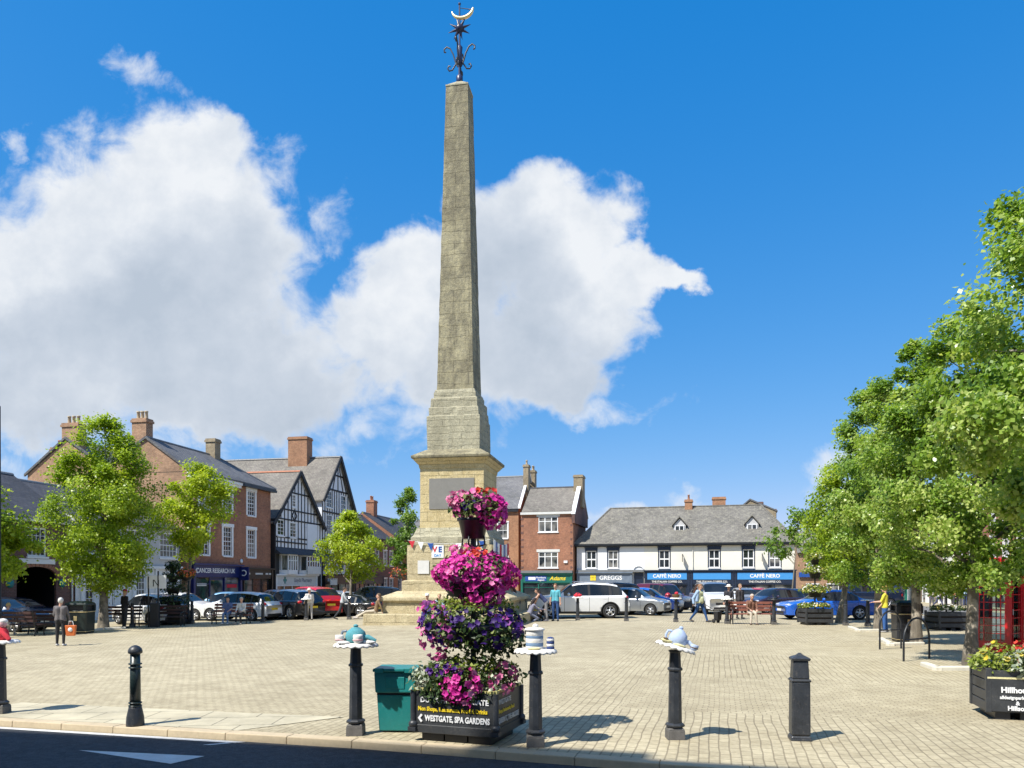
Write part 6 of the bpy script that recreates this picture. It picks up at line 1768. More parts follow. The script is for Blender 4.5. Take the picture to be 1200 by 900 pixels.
# planter bed
foliage('foliage', rng, 1500, (0.0, 0, 0.76), (0.62, 0.5, 0.22), 0.065, LF_FL, ft, -0.85, 1.0, 0.18, 0.5)
foliage('foliage', rng, 260, (0.1, -0.1, 0.86), (0.45, 0.42, 0.14), 0.055, LF_LIME, ft, 0.1, 1.0, 0.18, 0.5)
foliage('foliage', rng, 260, (-0.42, -0.34, 0.72), (0.2, 0.16, 0.22), 0.055, LF_SILV, ft, -0.9, 1.0, 0.18, 0.5)
foliage('foliage', rng, 120, (0.42, -0.36, 0.66), (0.16, 0.12, 0.2), 0.05, LF_SILV, ft, -1.0, 1.0, 0.18, 0.5)
foliage('foliage', rng, 420, (-0.05, -0.44, 0.58), (0.4, 0.07, 0.16), 0.06, LF_DARK, ft, -1.0, 1.0, 0.18, 0.5)
P, N = shell_pts(rng, 130, (0.1, -0.42, 0.68), (0.24, 0.15, 0.24), -0.95, 0.8, 0.1, 0.15); blossoms('blossoms', P, N, 0.09, PET_MAG, ft, rng)
P, N = shell_pts(rng, 45, (-0.12, -0.4, 0.83), (0.24, 0.12, 0.1), -0.6, 1, 0.1, 0.15); blossoms('blossoms', P, N, 0.08, PET_PUR, ft, rng, patch=np.full(45, 0.6))
P, N = shell_pts(rng, 60, (0.5, -0.1, 0.74), (0.14, 0.34, 0.22), -0.8, 1, 0.1, 0.15); blossoms('blossoms', P, N, 0.075, PET_MIX, ft, rng, patch=np.full(60, 0.6))
P, N = shell_pts(rng, 22, (-0.35, -0.1, 0.98), (0.1, 0.1, 0.08), -0.5, 1, 0.1, 0.15); blossoms('blossoms', P, N, 0.07, PET_MIX, ft, rng, patch=np.full(22, 0.6))

for o in ft.children:          # the tiers hang a little to the right of the planter's middle
    if o.name.split('.')[0] in ('foliage', 'blossoms', 'bowl', 'pole'):
        zt = max(v.co.z for v in o.data.vertices)
        if zt > 1.2: o.location = (0.07, -0.01, 0)
        if zt > 2.5 and o.name.split('.')[0] in ('foliage', 'blossoms'): o.location = (0.11, -0.01, 0)

# ---- planter at the right edge, silver trailing leaves
pr = thing('flower_planter', 'lettered dark planter spilling silver leaves and yellow flowers at the right edge', 'planter', Vector((7.08, 10.72, 0)), R(-17))
rng = np.random.default_rng(78)
bo = planter_box(pr, 1.0, 0.8, 0.1, 0.68, M['charcoal'], nb=4, gap=0.012)
MB().box(-0.46, 0.5, -0.412, -0.4, 0.12, 0.6).build('front_board', M['charcoal'], pr)
MB().box(-0.5, 0.5, -0.416, -0.4, 0.56, 0.585).build('yellow_strip', M['yellow_knit'], pr)
lettering('Hillhouse', 0.105, M['white'], pr, (-0.14, -0.42, 0.41), bold=0.004)
lettering('alldesignpark.co.uk', 0.062, M['white'], pr, (-0.14, -0.42, 0.31), bold=0.002, sx=0.9)
lettering('&', 0.075, M['white'], pr, (-0.14, -0.42, 0.235), bold=0.002)
lettering('Hillson', 0.085, M['white'], pr, (-0.14, -0.42, 0.165), bold=0.003)
foliage('foliage', rng, 1300, (0.3, -0.1, 0.72), (0.62, 0.5, 0.3), 0.075, LF_SILV, pr, -0.6, 1.0, 0.2, 0.6)
foliage('foliage', rng, 900, (0.36, -0.42, 0.46), (0.3, 0.14, 0.38), 0.075, LF_SILV, pr, -1.0, 1.0, 0.2, 0.6)
foliage('foliage', rng, 700, (-0.15, 0, 0.72), (0.5, 0.45, 0.3), 0.07, LF_LIME, pr, -0.2, 1.0, 0.2, 0.6)
P, N = shell_pts(rng, 26, (-0.1, -0.05, 0.78), (0.45, 0.4, 0.27), 0.1, 0.9, 0.1, 0.15); blossoms('blossoms', P, N, 0.1, PET_WY, pr, rng, patch=np.where(rng.random(26) < 0.6, 0.05, 0.8), lobes=8)
P, N = shell_pts(rng, 40, (0.2, 0.05, 0.95), (0.22, 0.2, 0.14), -0.3, 1, 0.1, 0.15); blossoms('blossoms', P, N, 0.08, PET_RED, pr, rng)
P, N = shell_pts(rng, 12, (-0.05, -0.2, 0.85), (0.3, 0.2, 0.14), -0.3, 1, 0.1, 0.15); blossoms('blossoms', P, N, 0.07, PET_RED, pr, rng)

# ---- other flower towers further off
def small_tower(label, loc, rot, seed, tiers, fm, lm, boxm, L=1.25, top=True):
    t = thing('flower_planter', label, 'planter', loc, rot, 'tiered flower planters round the square')
    rg = np.random.default_rng(seed)
    planter_box(t, L, L*0.8, 0.08, 0.72, boxm, nb=3, gap=0.07)
    MB().tube([(0, 0, 0.6), (0, 0, tiers[-1][0])], 0.035, 8).build('pole', M['black'], t)
    foliage('foliage', rg, 500, (0, 0, 0.78), (L*0.56, L*0.46, 0.2), 0.1, lm, t, -0.2, 1.0)
    P, N = shell_pts(rg, 70, (0, 0, 0.8), (L*0.56, L*0.46, 0.2), 0, 1)
    if fm: blossoms('blossoms', P, N, 0.09, fm, t, rg)
    for z, r, h in tiers:
        bowl(t, z-0.28, r*0.55, 0.28)
        foliage('foliage', rg, 480, (0, 0, z+0.05), (r, r, h), 0.1, lm, t, -0.6, 1.0)
        P, N = shell_pts(rg, 60, (0, 0, z+0.05), (r, r, h), -0.4, 1)
        if fm: blossoms('blossoms', P, N, 0.09, fm, t, rg)
    return t
small_tower('tiered planter of white and lime flowers between the bench and leaning tree', spot(955, 732), R(2), 5, [(1.45, 0.62, 0.26), (2.25, 0.5, 0.2), (2.85, 0.36, 0.2)], PET_WY, LF_LIME, M['charcoal'], 1.15)
small_tower('low shaded planter with an umbrella of dark flowers beside the lane', spot(1109, 738), R(4), 6, [(1.72, 0.75, 0.24)], PET_WY, LF_FL, M['charcoal'], 1.15)
small_tower('dark conical plant tower in the shade left of the brick townhouse', spot(203, 732), R(5), 7, [(1.15, 0.8, 0.45), (1.75, 0.64, 0.42), (2.3, 0.48, 0.36), (2.75, 0.36, 0.3)], None, LF_DARK, M['black'], 1.2)
def hanging_basket(label, px, d, z, r, fm, seed, arm=(0.5, 0.3)):
    t = thing('hanging_basket', label, 'flower basket', atd(px, d, z), 0, 'hanging flower baskets')
    rg = np.random.default_rng(seed)
    MB().lathe([(0.05, -0.3), (r*0.6, -0.2), (r*0.75, 0.0), (r*0.6, 0.0), (0.04, -0.2)], 14).build('bowl', M['black_plastic'], t)
    foliage('foliage', rg, 260, (0, 0, 0.08), (r, r, r*0.7), 0.1, LF_FL, t)
    P, N = shell_pts(rg, 90, (0, 0, 0.08), (r*1.05, r*1.05, r*0.75), -0.5, 1); blossoms('blossoms', P, N, 0.12, fm, t, rg)
    return t
def lamp_post(label, px, d, h, base_z=None, group='street lamps', r=0.06):
    L = atd(px, d)
    t = thing('street_lamp', label, 'street lamp', L, 0, group)
    MB().lathe([(0.14, -0.05), (0.14, 0.5), (0.1, 0.6), (r, 0.7), (r*0.8, h)], 12).build('pole', M['black'], t)
    MB().lathe([(0.05, h-0.02), (0.14, h), (0.2, h+0.4), (0.12, h+0.5), (0.03, h+0.65)], 6, sm=False).build('lantern', M['offwhite'], t)
    return t
def plain_post(label, px, d, h, r, name='post'):
    L = atd(px, d)
    t = thing(name, label, name.replace('_', ' '), L, 0)
    MB().lathe([(r*2.2, -0.05), (r*2.2, 0.5), (r*1.5, 0.62), (r, 0.75), (r*0.75, h-0.05), (r*0.2, h)], 12).build('shaft', M['black'], t)
    MB().lathe([(r*1.7, 0.9), (r*1.7, 0.96), (r*1.0, 0.98), (r*1.0, 0.9)], 12, close=False).build('collar', M['black'], t)
    return t
plain_post('tall thin dark pole at the left picture edge', -1.5, 29, 8.8, 0.085, 'iron_pole')
plain_post('slim black post carrying an orange flower basket beside the slender tree', 221, 37.2, 2.3, 0.045)
hanging_basket('orange and yellow flower basket on the post beside the slender tree', 218, 37.0, 2.15, 0.42, PET_OR, 31)
plain_post('slim black post with a pink flower basket left of the monument', 467, 66, 2.3, 0.05)
hanging_basket('orange and pink flower basket left of the monument base', 468, 65.6, 2.35, 0.85, PET_OR, 32)

# ================================================================ benches
def bench(label, loc, rot, L=1.8, m=None, group='benches round the square', n_back=3):
    t = thing('park_bench', label, 'bench', loc, rot, group)
    m = m or M['wood_red']
    mb = MB()
    for i in range(4): mb.box(-L/2, L/2, -0.25+i*0.125, -0.25+i*0.125+0.1, 0.42, 0.455)
    mb.build('seat', m, t, bevel=0.008)
    mb = MB()
    for i in range(n_back): mb.box(-L/2, L/2, 0.27+i*0.03, 0.3+i*0.03, 0.55+i*0.15, 0.66+i*0.15)
    mb.build('backrest', m, t, bevel=0.008)
    for s_ in (-1, 1):
        x = s_*(L/2-0.12)
        mb = MB()
        mb.tube([(x, -0.24, 0), (x, -0.22, 0.2), (x, -0.25, 0.42), (x, -0.24, 0.62), (x, 0.05, 0.64), (x, 0.24, 0.62)], 0.028, 6)
        mb.tube([(x, 0.26, 0), (x, 0.2, 0.22), (x, 0.25, 0.45), (x, 0.37, 0.98)], 0.028, 6); mb.tube([(x, -0.25, 0.41), (x, 0.25, 0.41)], 0.025, 6)
        mb.build('leg', M['black'], t)
    return t
BN = spot(883, 731.5)
bench('red brown slatted bench with the sitting man, between two bollards', BN+Vector((0, 0.2, 0)), R(-3), 2.0)
BN2 = spot(269, 731.5)
bench('red brown bench where two women sit in front of the white hatchback', BN2+Vector((0, 0.2, 0)), R(-3), 1.9)
BN3 = spot(24, 745)
bench('dark slatted bench facing away, blue coated person seated on it', BN3, R(172), 1.9, M['wood_dark'])
bench('empty dark bench beside the litter bin at the left', spot(55, 743), R(172), 1.5, M['wood_dark'])
bench('dark bench in the tree shade behind the stout trunk', spot(140, 735), R(5), 1.8, M['wood_dark'])
bench('dark bench below the conical flower tower', spot(196, 734), R(5), 1.6, M['wood_dark'])

# ================================================================ bins, sign frame, cycle hoops
def litter_bin(label, loc, rot, w=0.62, h=1.35, m=None):
    t = thing('litter_bin', label, 'litter bin', loc, rot, 'litter bins')
    m = m or M['bin_dark']; a = w/2
    MB().frus(0, 0, 0, h*0.72, a*0.95, a*0.95, a, a).build('body', m, t, bevel=0.05, seg=3)
    mb = MB()
    for sx in (-1, 1):
        for sy in (-1, 1): mb.box(sx*a*0.88-0.06, sx*a*0.88+0.06, sy*a*0.88-0.06, sy*a*0.88+0.06, h*0.7, h*0.88)
    mb.build('posts', m, t)
    MB().box(-a*0.8, a*0.8, -a*0.8, a*0.8, h*0.7, h*0.86).build('opening', M['black'], t)
    MB().frus(0, 0, h*0.87, h*0.94, a*1.04, a*1.04, a*1.0, a*1.0).frus(0, 0, h*0.94, h, a*0.98, a*0.98, a*0.55, a*0.55).build('hood', m, t, bevel=0.03, seg=3)
    MB().box(-a*1.03, a*1.03, -a*1.03, a*1.03, h*0.66, h*0.685).build('gold_band', M['gold'], t); MB().box(-a*1.0, a*1.0, -a*1.0, a*1.0, h*0.06, h*0.075).build('gold_band', M['gold'], t)
    MB().box(-0.06, 0.06, -a*1.01-0.005, -a*0.9, h*0.4, h*0.55).build('badge', M['gold'], t)
    return t
litter_bin('double width dark litter bin between the standing woman and the stout tree', spot(94, 742), R(5), 0.84, 1.3)
litter_bin('black litter bin with a gold badge in shade behind the cycle hoops', spot(1062, 752), R(-12), 0.72, 1.28, M['black'])
nb = spot(180, 735)
t = thing('notice_board', 'white notice board held on two black posts in front of the hotel', 'notice board', nb, R(6))
mb = MB(); mb.tube([(-0.22, 0, 0), (-0.22, 0, 2.3)], 0.035, 8); mb.build('post', M['black'], t)
mb = MB(); mb.tube([(0.2, 0, 0), (0.2, 0, 2.55)], 0.035, 8); mb.build('post', M['black'], t)
MB().box(-0.3, 0.55, -0.02, 0.03, 1.75, 2.35).build('board', M['white'], t, bevel=0.01)
mb = MB(); mb.box(-0.02, 0.02, -0.03, -0.022, 1.85, 2.15); mb.box(0.2, 0.24, -0.03, -0.022, 1.85, 2.15)
mb.add([(0.0, -0.03, 2.15), (0.04, -0.03, 2.15), (0.24, -0.03, 1.85), (0.2, -0.03, 1.85)], [(0, 1, 2, 3)])
mb.build('lettering', M['black'], t)
MB().box(-0.13, 0.25, -0.12, 0.12, 0.0, 1.1).build('cabinet', M['black'], t, bevel=0.02)
def hoop(label, p0, p1, h, bars=True):
    c = (p0+p1)/2; d = p1-p0; W2 = d.length/2
    t = thing('cycle_hoop', label, 'cycle stand', c, math.atan2(d.y, d.x), 'black cycle hoops')
    r = W2; pts = [(-W2, 0, -0.05), (-W2, 0, h-r)] + [(-r*math.cos(a), 0, h-r+r*math.sin(a)) for a in np.linspace(0.1, PI-0.1, 15)] + [(W2, 0, h-r), (W2, 0, -0.05)]
    MB().tube(pts, 0.025, 8).build('hoop', M['black'], t)
    MB().tube([(-W2, 0, h*0.5), (W2, 0, h*0.5)], 0.02, 8).build('crossbar', M['black'], t)
hoop('black cycle hoop nearer the square, right of the pair', spot(1059, 775), spot(1089, 772), 1.0)
hoop('black cycle hoop further left, in front of the litter bin', spot(1031, 761), spot(1056, 760), 1.05)
# pale kerbstones round the tree pits
def pit_kerb(label, pix, n):
    t = MB()
    pts = [spot(*p) for p in pix]
    for a, c in zip(pts[:-1], pts[1:]):
        d = (c-a); L = d.length; k = max(1, int(L/0.9)); nrm = Vector((-d.y, d.x, 0)).normalized()*0.16
        for i in range(k):
            p, q = a+d*(i/k), a+d*((i+0.985)/k)
            vs = [p, q, q+nrm, p+nrm]
            vs = [Vector(v)+Vector((0, 0, -0.05)) for v in vs]+[Vector(v)+Vector((0, 0, 0.09)) for v in vs]
            t.add(vs, [(0,3,2,1),(4,5,6,7),(0,1,5,4),(1,2,6,5),(2,3,7,6),(3,0,4,7)])
    return tag(t.build('kerb', M['kerb_white'], bevel=0.03), kind='structure')
pit_kerb('', [(1078, 780), (1096, 786), (1150, 786)], 1)
pit_kerb('', [(1029, 750), (1042, 757), (1085, 756)], 1)
pit_kerb('', [(993, 736), (1004, 740), (1050, 740)], 1)
pit_kerb('', [(104, 741), (122, 738), (148, 737)], 1)
mb = MB()
for u0, v0 in ((5.9, 12.6),): pass
# ================================================================ telephone kiosks
def kiosk(label, loc, rot):
    t = thing('telephone_box', label, 'telephone box', loc, rot, 'red telephone boxes')
    a = 0.45; H = 2.08
    MB().box(-a-0.03, a+0.03, -a-0.03, a+0.03, -0.1, 0.12).build('plinth', M['phone_red'], t, bevel=0.01)
    for sx in (-1, 1):
        for sy in (-1, 1): MB().box(sx*a-0.075*(sx > 0)-0.0*(sx < 0), sx*a+0.075*(sx < 0), sy*a-0.075*(sy > 0), sy*a+0.075*(sy < 0), 0.12, H).build('corner_post', M['phone_red'], t, bevel=0.01)
    for q in range(4):
        Mr = Matrix.Rotation(q*PI/2, 4, 'Z')
        mb = MB()
        y = -a+0.02
        mb.box(-0.37, 0.37, y, y+0.04, 0.12, 0.3, M=Mr); mb.box(-0.37, -0.3, y, y+0.04, 0.3, 2.0, M=Mr); mb.box(0.3, 0.37, y, y+0.04, 0.3, 2.0, M=Mr); mb.box(-0.3, 0.3, y, y+0.04, 1.93, 2.0, M=Mr)
        for x in (-0.2, 0.2): mb.box(x-0.012, x+0.012, y+0.008, y+0.032, 0.3, 1.93, M=Mr)
        for i in range(1, 8): mb.box(-0.3, 0.3, y+0.01, y+0.03, 0.3+i*1.63/8-0.01, 0.3+i*1.63/8+0.01, M=Mr)
        d = mb.build('door' if q == 0 else 'glazed_side', M['phone_red'], t)
        MB().box(-0.3, 0.3, y+0.016, y+0.022, 0.3, 1.93, M=Mr).build('pane', M['clear'], d)
        if q == 0: MB().tube([(-0.33, y-0.03, 1.0), (-0.33, y-0.03, 1.15)], 0.012, 6).build('handle', M['steel'], d)
        mb = MB(); mb.box(-0.4, 0.4, -a-0.02, -a+0.03, H+0.02, H+0.2, M=Mr); s_ = mb.build('fascia', M['phone_red'], t)
        MB().box(-0.31, 0.31, -a-0.026, -a-0.021, H+0.045, H+0.175, M=Mr).build('sign_glass', M['white'], s_)
        o = lettering('TELEPHONE', 0.1, M['black'], s_, Mr @ Vector((0, -a-0.03, H+0.11)), rot=(PI/2, 0, q*PI/2), bold=0.001)
        mb = MB(); mb.prism([(-0.44, H+0.22)]+[(0.44*math.cos(th), H+0.22+0.2*math.sin(th)) for th in np.linspace(PI, 0, 13)], -a-0.03, -a+0.05, M=Mr); mb.build('pediment', M['phone_red'], t)
    MB().box(-a-0.02, a+0.02, -a-0.02, a+0.02, H, H+0.022).box(-a+0.03, a-0.03, -a+0.03, a-0.03, H+0.02, H+0.22).build('cornice', M['phone_red'], t)
    mb = MB(); n = 8
    vs = []
    for i in range(n+1):
        for j in range(n+1):
            x, y = -1+2*i/n, -1+2*j/n
            vs.append((x*a, y*a, H+0.22+0.27*math.sqrt(max(0, (1-x*x*0.55)*(1-y*y*0.55)))-0.06))
    mb.add(vs, [(i*(n+1)+j, (i+1)*(n+1)+j, (i+1)*(n+1)+j+1, i*(n+1)+j+1) for i in range(n) for j in range(n)], 0, True)
    mb.build('dome', M['phone_red'], t)
    MB().box(-0.15, 0.15, 0.28, 0.38, 0.9, 1.6).build('telephone', M['black'], t, bevel=0.02)
    return t
kp = atd(1170, 20.5)
kiosk('red telephone box with glazed door, half hidden by the mottled tree trunk', kp, R(38))
kiosk('second red telephone box at the right picture edge, deep in tree shade', atd(1222, 20.6), R(38))
# ================================================================ vehicles
def lerp_tab(tab, x):
    for (a, va), (b, vb) in zip(tab[:-1], tab[1:]):
        if a <= x <= b:
            k = (x-a)/(b-a) if b > a else 0
            return va + (vb-va)*k
    return tab[0][1] if x < tab[0][0] else tab[-1][1]
def smooth_tab(tab, x, w=0.09):
    return sum(lerp_tab(tab, x+w*o)*c for o, c in ((-1, 0.15), (-0.5, 0.2), (0, 0.3), (0.5, 0.2), (1, 0.15)))
# outline tables: x from the nose (0) to the tail (1) as fractions of the length; height as a fraction of the total
KINDS = {
 'hatch': dict(L=4.0, W=1.74, H=1.5, wb=(0.175, 0.80), r=0.31, belt=0.61, rb=0.25, top=[(0, .44), (.03, .52), (.08, .57), (.22, .655), (.27, .69), (.40, .94), (.50, .995), (.62, 1.0), (.78, .965), (.88, .90), (.955, .66), (.985, .60), (1, .5)], ws=(.265, .415), rw=(.865, .96), sg=(.31, .90)),
 'suv': dict(L=4.7, W=1.9, H=1.72, wb=(0.175, 0.79), r=0.375, belt=0.62, rb=0.27, top=[(0, .48), (.025, .56), (.07, .61), (.23, .66), (.27, .685), (.385, .94), (.47, .985), (.60, 1.0), (.80, .97), (.89, .92), (.955, .70), (.985, .62), (1, .5)], ws=(.265, .40), rw=(.875, .96), sg=(.30, .92)),
 'saloon': dict(L=4.5, W=1.8, H=1.43, wb=(0.18, 0.79), r=0.33, belt=0.62, rb=0.24, top=[(0, .44), (.03, .52), (.08, .58), (.27, .655), (.31, .68), (.43, .95), (.52, .995), (.60, 1.0), (.70, .96), (.83, .72), (.87, .69), (.97, .67), (.99, .6), (1, .5)], ws=(.30, .44), rw=(.70, .835), sg=(.34, .79)),
 'van': dict(L=5.0, W=1.95, H=2.05, wb=(0.17, 0.80), r=0.34, belt=0.53, rb=0.2, top=[(0, .38), (.02, .46), (.06, .5), (.17, .56), (.20, .58), (.33, .93), (.40, .985), (.6, 1.0), (.95, .985), (.985, .9), (.99, .5), (1, .4)], ws=(.195, .34), rw=(.972, .99), sg=(.22, .62)),
}
PAINT = {}
def paint(name, col, metal=0.0):
    if name not in PAINT:
        m = pm(name+'_car_paint', col, 0.32, metal, 0.05, 0.8, coat=0.9)
        PAINT[name] = m
    return PAINT[name]
M['trim'] = pm('dark_trim', (0.02, 0.02, 0.022), 0.55)
M['tail'] = pm('red_lens', (0.4, 0.008, 0.01), 0.15, coat=0.5)
M['head'] = pm('headlamp_glass', (0.55, 0.57, 0.6), 0.08, 0.3, coat=0.8)
M['plate_y'] = pm('yellow_number_plate', (0.75, 0.55, 0.03), 0.4, var=0.05)
M['plate_w'] = pm('white_number_plate', (0.75, 0.75, 0.72), 0.4, var=0.05)
def car(label, kind, pnt, loc, heading, roofm=None, cat='car', name='parked_car', scale=(1, 1, 1), roof_rack=False):
    K = KINDS[kind]
    L, W, H = K['L']*scale[0], K['W']*scale[1], K['H']*scale[2]
    t = thing(name, label, cat, loc, heading, 'vehicles parked round the square')
    hw = W/2; r = K['r']; Ra = r+0.065
    X = lambda f: L/2 - f*L
    wx = [X(f) for f in K['wb']]
    belt = K['belt']*H
    s0, s1 = K['sg']
    b1 = s0 + (s1-s0)*0.44; b2 = s0 + (s1-s0)*0.80
    seams = [K['wb'][0]+Ra/L+0.045, b1, K['wb'][1]-0.02]
    fs = sorted(set([round(v, 4) for v in list(np.linspace(0, 1, 66)) + [q for k in seams for q in (k-0.0018, k+0.0018)] + [b1-.012, b1+.012, b2-.014, b2+.014]]))
    zl = [K['rb'], K['rb']+0.09, K['rb']+0.18, K['rb']+0.27, K['rb']+0.36, K['rb']+0.45]
    zl = [z for z in zl if z < belt-0.12] + [belt-0.09, belt-0.03]
    nb = len(zl)
    secs = []
    for f in fs:
        zt = smooth_tab(K['top'], f, 0.022)*H
        e = min(f, 1-f)
        plan = 1 - 0.16*max(0, 1-e/0.10)**2 - 0.02*max(0, 1-e/0.3)
        zb = min(belt - 0.03*math.sin(f*PI)*0 + 0.05*(f-0.5), zt-0.02)
        row = []
        for z in zl:
            zz = K['rb'] + (z-K['rb'])*min(1.0, (zb-K['rb'])/(belt-K['rb']))
            if f < 0.03 or f > 0.97: zz = max(zz, K['rb']+0.02)
            q = (zz-K['rb'])/(belt-K['rb'])
            wdt = hw*plan*(0.955+0.055*math.sin(min(1, q*1.05+0.12)*PI*0.62))
            row.append((wdt, zz))
        g = max(0.0, min(1.0, (zt-zb-0.03)/(0.3*H)))       # 1 under the glasshouse, 0 on the bonnet
        wt = hw*plan
        row.append((wt*0.955, zb))
        row.append((wt*(0.93), zb+0.015 + 0.005))
        wr = wt*(0.86*(1-g)+0.70*g)
        row.append((wr, zt-0.085*g - 0.012*(1-g)))
        row.append((wr-0.05*g-0.06*(1-g), zt-0.018*g))
        row.append((wr*0.55, zt+0.006)); row.append((0.0, zt+0.012))
        secs.append(row)
    n = len(secs[0])
    vs = []
    for i, f in enumerate(fs):
        for wv, z in secs[i]: vs.append([X(f), wv, z])
    N0 = len(vs)
    vs += [[x, -y, z] for x, y, z in vs]
    cats = {}
    def put(c, f): cats.setdefault(c, []).append(f)
    for i in range(len(fs)-1):
        fm = (fs[i]+fs[i+1])/2
        for j in range(n-1):
            zc = (secs[i][j][1]+secs[i+1][j+1][1])/2
            xc = X(fm)
            c = 'body'
            if j < nb+1:
                if min(math.hypot(xc-w_, zc-r) for w_ in wx) < Ra: continue
                if j < 1: c = 'sill'
                if any(abs(fm-k) < 0.0017 for k in seams) and 1 <= j < nb: c = 'seam'
                elif 1 <= j <= nb and seams[0] < fm < seams[1]: c = 'fdoor'
                elif 1 <= j <= nb and seams[1] < fm < seams[2] and kind != 'van': c = 'rdoor'
            elif j == nb+1:
                if s0 < fm < s1 and secs[i][nb+2][1] - secs[i][nb+1][1] > 0.07 and secs[i+1][nb+2][1]-secs[i+1][nb+1][1] > 0.07:
                    c = 'sglass' if not (abs(fm-b1) < 0.0119 or abs(fm-b2) < 0.0139) else 'seam'
            else:
                if K['ws'][0] < fm < K['ws'][1]: c = 'wscreen' if j > nb+2 or True else 'body'
                elif K['rw'][0] < fm < K['rw'][1]: c = 'rscreen'
                elif fm > K['ws'][1]-0.01 and fm < K['rw'][0]+0.02: c = 'roof'
            a, b_, c_, d_ = i*n+j, (i+1)*n+j, (i+1)*n+j+1, i*n+j+1
            if c == 'sglass': c = 'sg%d' % (0 if fm < b1 else (1 if fm < b2 else 2))
            put(c, (a, d_, c_, b_)); put(c+('_m' if c in ('fdoor', 'rdoor', 'sill', 'sg0', 'sg1', 'sg2') else ''), (N0+a, N0+b_, N0+c_, N0+d_))
    # nose and tail
    for i, cc in ((0, 'body'), (len(fs)-1, 'body')):
        ring = [i*n+j for j in range(n)] + [N0+i*n+j for j in reversed(range(n-1))]
        put(cc, tuple(ring if i == 0 else reversed(ring)))
    # pull the cut edge of each wheel arch onto a circle
    for v in vs:
        if v[2] < belt and abs(v[1]) > hw*0.7:
            for w_ in wx:
                dx, dz = v[0]-w_, v[2]-r
                q = math.hypot(dx, dz)
                if Ra*0.72 < q < Ra*1.17 and dz > -0.12:
                    v[0] = w_+dx/q*Ra; v[2] = r+dz/q*Ra
    roofm = roofm or pnt
    mats = dict(body=pnt, **{q+e: M['car_glass'] for q in ('sg0', 'sg1', 'sg2') for e in ('', '_m')}, sill=M['trim'] if kind in ('suv', 'van') else pnt, sill_m=M['trim'] if kind in ('suv', 'van') else pnt, seam=M['trim'], fdoor=pnt, fdoor_m=pnt, rdoor=pnt, rdoor_m=pnt, wscreen=M['car_glass'], rscreen=M['car_glass'], roof=roofm)
    names = dict(body='body', sill='sill', sill_m='sill', **{q+e: 'side_window' for q in ('sg0', 'sg1', 'sg2') for e in ('', '_m')}, seam='door_seams', fdoor='door', fdoor_m='door', rdoor='door', rdoor_m='door', wscreen='windscreen', rscreen='rear_window', roof='roof')
    objs = {}
    seam = cats.pop('seam', [])
    for c, fl in cats.items():
        nbody = len(fl)
        if c == 'body': fl = fl + seam
        used = sorted({q for f in fl for q in f}); mp = {q: k for k, q in enumerate(used)}
        mb = MB(); mb.add([vs[q] for q in used], [tuple(mp[q] for q in f) for f in fl], 0, True)
        if c == 'body': mb.m[nbody:] = [1]*(len(fl)-nbody)
        objs[c] = mb.build(names[c], [mats[c], M['trim']] if c == 'body' else mats[c], t, recalc=False)
    for c, f in (('fdoor', seams[1]-0.035), ('fdoor_m', seams[1]-0.035), ('rdoor', seams[2]-0.035), ('rdoor_m', seams[2]-0.035)):
        if c in objs:
            s_ = -1 if c.endswith('_m') else 1
            MB().box(X(f)-0.09, X(f)+0.09, min(s_*hw*0.985, s_*(hw*0.985+0.03)), max(s_*hw*0.985, s_*(hw*0.985+0.03)), belt-0.13, belt-0.105).build('handle', pnt, objs[c], bevel=0.008)
    # dark underside and arch liners
    mb = MB(); mb.box(X(0.985), X(0.02), -hw*0.72, hw*0.72, K['rb']-0.04, K['rb']+0.3)
    for w_ in wx: mb.box(w_-Ra-0.05, w_+Ra+0.05, -hw*0.9+0.0, hw*0.9, r+Ra*0.5, min(belt-0.1, r+Ra+0.1)); 
    mb.build('underbody', M['black_plastic'], t)
    mb = MB()
    for w_ in wx:
        for s_ in (-1, 1):
            P = [(w_+(Ra+0.012)*math.cos(a), s_*hw*0.975, r+(Ra+0.012)*math.sin(a)) for a in np.linspace(-0.25, PI+0.25, 18)]
            mb.tube(P, 0.022 if kind != 'suv' else 0.035, 6)
    mb.build('arch_trim', M['trim'] if kind == 'suv' else pnt, t)
    for w_ in wx:
        for s_ in (-1, 1):
            Mw = Matrix.Translation((w_, s_*(hw-0.11), r)) @ Matrix.Rotation(-s_*PI/2, 4, 'X')
            wo_ = MB().lathe([(r*0.64, -0.1), (r*0.9, -0.1), (r*0.985, -0.07), (r, 0.0), (r*0.985, 0.07), (r*0.9, 0.098), (r*0.64, 0.09)], 26, M=Mw, close=False).build('wheel', M['rubber'], t)
            mb = MB().lathe([(r*0.66, -0.09), (r*0.66, 0.085), (r*0.60, 0.09), (r*0.58, 0.04), (r*0.57, -0.05)], 26, M=Mw, close=False)
            for q in range(10):
                a = q*PI/5 + (0.14 if q % 2 else -0.14)
                ca, sa = math.cos(a), math.sin(a)
                mb.tube([(0.07*ca, 0.07*sa, 0.075), (r*0.6*ca, r*0.6*sa, 0.07)], [0.03, 0.022], 5, M=Mw)
            mb.lathe([(0.08, 0.03), (0.085, 0.085), (0.04, 0.095), (0.001, 0.097)], 14, M=Mw)
            mb.build('rim', M['alloy'], wo_)
            MB().lathe([(r*0.6, -0.06), (r*0.6, -0.02), (0.001, -0.02)], 18, M=Mw).build('brake_disc', M['trim'], wo_)
